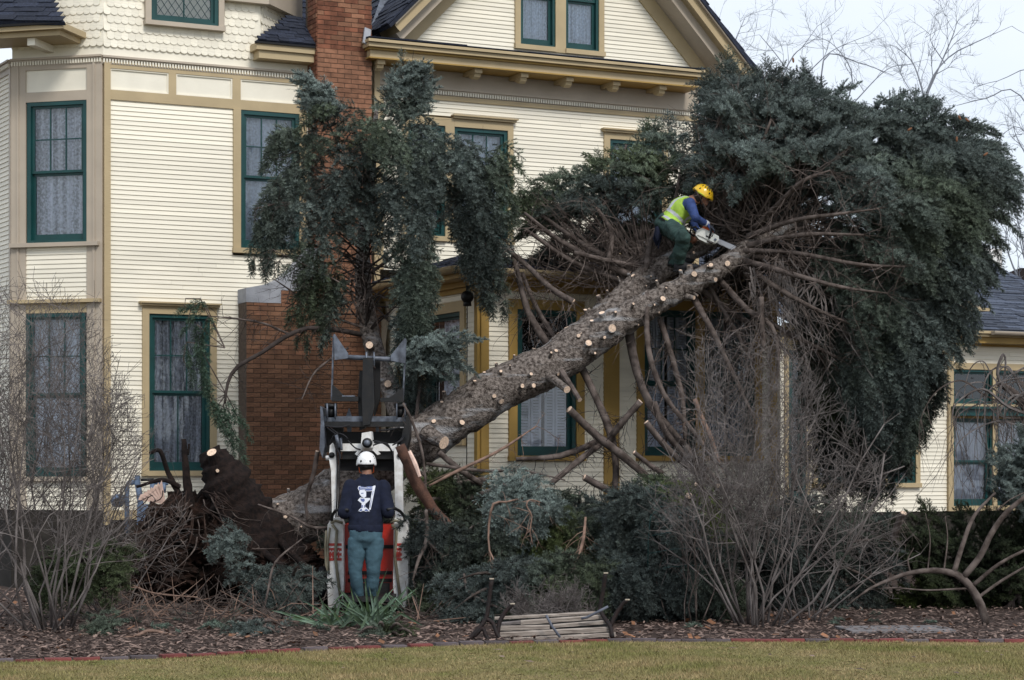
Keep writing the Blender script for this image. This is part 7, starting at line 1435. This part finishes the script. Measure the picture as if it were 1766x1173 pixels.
# ============================================================ OVERTURNED BENCH
bn = empty('park_bench', Vector((P(935, 1107, 20.2).x, 20.2, 0)), 'broken wooden slat bench with iron ends tipped on its back, legs in the air', 'bench')
YB = 20.15
def sl_(x0, y0a, y0b, x1, y1a, y1b, dy0, dy1, m='slat', sp=None):
    a, a2, c, c2 = P(x0, y0a, YB + dy0), P(x0, y0b, YB + dy0), P(x1, y1a, YB + dy1), P(x1, y1b, YB + dy1); n = 14; vs = []; fs = []
    for i in range(n + 1):
        t = i / n; j = .004 * noise.noise(Vector((t * 9, y0a, 0))); up = a.lerp(c, t); dn = a2.lerp(c2, t); th = Vector((0, .025, .012)); vs += [up + Vector((0, 0, j)), dn + Vector((0, 0, j)), dn + th, up + th]
        if i:
            o_ = 4 * i; fs += [(o_ - 4, o_ - 3, o_ + 1, o_), (o_ - 3, o_ - 2, o_ + 2, o_ + 1), (o_ - 2, o_ - 1, o_ + 3, o_ + 2), (o_ - 1, o_ - 4, o_, o_ + 3)]
    fs += [(0, 3, 2, 1), (4 * n, 4 * n + 1, 4 * n + 2, 4 * n + 3)]; b = MB(); b.add(vs, fs, m); under(b.build('slat'), bn)
sl_(853, 1066, 1069, 1036, 1056, 1059, .35, .35); sl_(898, 1072, 1078, 1042, 1062, 1067.5, .24, .24); sl_(861, 1081.5, 1088, 948, 1080, 1085, .15, .15); sl_(954, 1079, 1083, 1050, 1071, 1076, .16, .14); sl_(862, 1092.5, 1099, 1054, 1083, 1089.5, .08, .07); sl_(870, 1103, 1108, 1062, 1093, 1098, .02, .02)
sl_(858, 1076, 1078.5, 900, 1072, 1076, .25, .25, 'bark_grey')
b = MB(); pp(b, [(856, 1071), (1038, 1060), (1060, 1099), (868, 1110)], YB + .38, YB + .40, 'dark'); under(b.build('gap_shade_sheet'), bn)  # near-black sheet added behind the slats so the gaps look shaded
def iron(ls, r=.021):
    b = MB()
    for l in ls: w_ = [Vector(v) for v in spline([tuple(P(x, y, YB + d)) for x, y, d in l], 12)]; b.tube(w_, r, 8, 'rust')
    return b
b = iron([[(803, 1111, -.02), (820, 1090, .0), (838, 1067, .04), (844, 1030, .06), (848, 1000, .06)], [(838, 1067, .04), (850, 1075, .02), (858, 1095, -.02), (869, 1110, -.04)], [(815, 1100, 0), (832, 1084, 0), (838, 1096, -.02), (846, 1110, -.04)], [(858, 1094, 0), (862, 1072, .03), (872, 1055, .05), (884, 1042, .05)], [(803, 1111, -.02), (830, 1106, 0), (869, 1110, -.04)]]); under(b.build('iron_end', smooth=True), bn)
b = iron([[(1056, 1100, .0), (1052, 1080, .05), (1040, 1062, .2), (1034, 1050, .25)], [(1034, 1054, .3), (1040, 1020, .3), (1044, 990, .28)], [(1052, 1082, .1), (1062, 1060, .12), (1072, 1045, .12), (1081, 1035, .1)], [(1040, 1100, .1), (1043, 1110, .0)]]); under(b.build('iron_end', smooth=True), bn)
for x, y, d in ((848, 998, .06), (884, 1041, .05), (1045, 988, .28), (1082, 1034, .1)): b = MB(); p = P(x, y, YB + d); b.box(p.x - .022, p.x + .022, p.y - .02, p.y + .02, p.z - .006, p.z + .004, 'taupe', None); under(b.build('foot_pad'), bn)
mat('rod_blue', (.11, .12, .15), .6, .2, 12)
for l in ([(942, 1061, -.0), (952, 1080, -.03), (966, 1099, -.05)], [(1003, 1067, .15), (1012, 1065, .12), (1030, 1056, .1), (1049, 1046, .1)]): b = MB(); b.tube([P(x, y, YB - .04 + d) for x, y, d in l], .013, 7, 'rod_blue'); under(b.build('brace_rod', smooth=True), bn)
# ============================================================ GAS METER
YM = 27.6; gm = empty('gas_meter', Vector((P(250, 900, YM).x, YM, 0)), 'blue grey gas meter and pipes on the wall behind the root ball', 'gas meter')
def mp_(l, r, m='meter_blue', n='pipe'): b = MB(); b.tube([P(x, y, YM + d) for x, y, d in l], r, 10, m); under(b.build(n, smooth=True), gm)
mp_([(219, 920, 0), (219, 870, 0), (219, 838, 0), (222, 833, 0), (232, 832, 0)], .032); mp_([(236, 826, 0), (240, 850, 0), (244, 880, 0), (246, 900, 0)], .04); mp_([(243, 828, 0), (265, 827, 0)], .018, 'black_metal'); mp_([(263, 834, 0), (264, 850, 0), (262, 870, 0)], .035); mp_([(283, 834, 0), (282, 850, 0)], .03); mp_([(262, 832, 0), (290, 834, 0)], .025)
b = MB(); p = P(202, 864, YM - .1); b.tube([p, p + Vector((0, .12, 0))], .085, 20, 'meter_blue'); b.ell(p + Vector((.03, .04, .02)), .08, .06, .075, 'meter_blue'); b.tube([p - Vector((0.0, .03, 0)), p], .035, 12, 'dark'); under(b.build('regulator', smooth=True), gm)
b = MB(); pb(b, 232, 240, 820, 836, YM - .05, YM + .05, 'meter_blue'); under(b.build('valve'), gm); b = MB(); pb(b, 236, 266, 870, 905, YM - .1, YM + .1, 'meter_blue'); under(b.build('meter_body'), gm)
# green wire support between the boughs and low sign-like stub
wr = empty('wire_plant_support', P(1160, 1060, 22.3), 'thin dark green wire plant support among the boughs', 'plant support'); b = MB()
b.tube([P(x, y, 22.4) for x, y in ((1117, 1000), (1118, 930), (1122, 890), (1140, 874), (1170, 873), (1195, 884), (1212, 910), (1214, 980))], .004, 5, 'green')
for y in (925, 955, 985): b.tube([P(1118, y, 22.4), P(1160, y - 8, 22.3), P(1213, y - 10, 22.4)], .003, 5, 'green')
under(b.build('wire', smooth=True), wr)
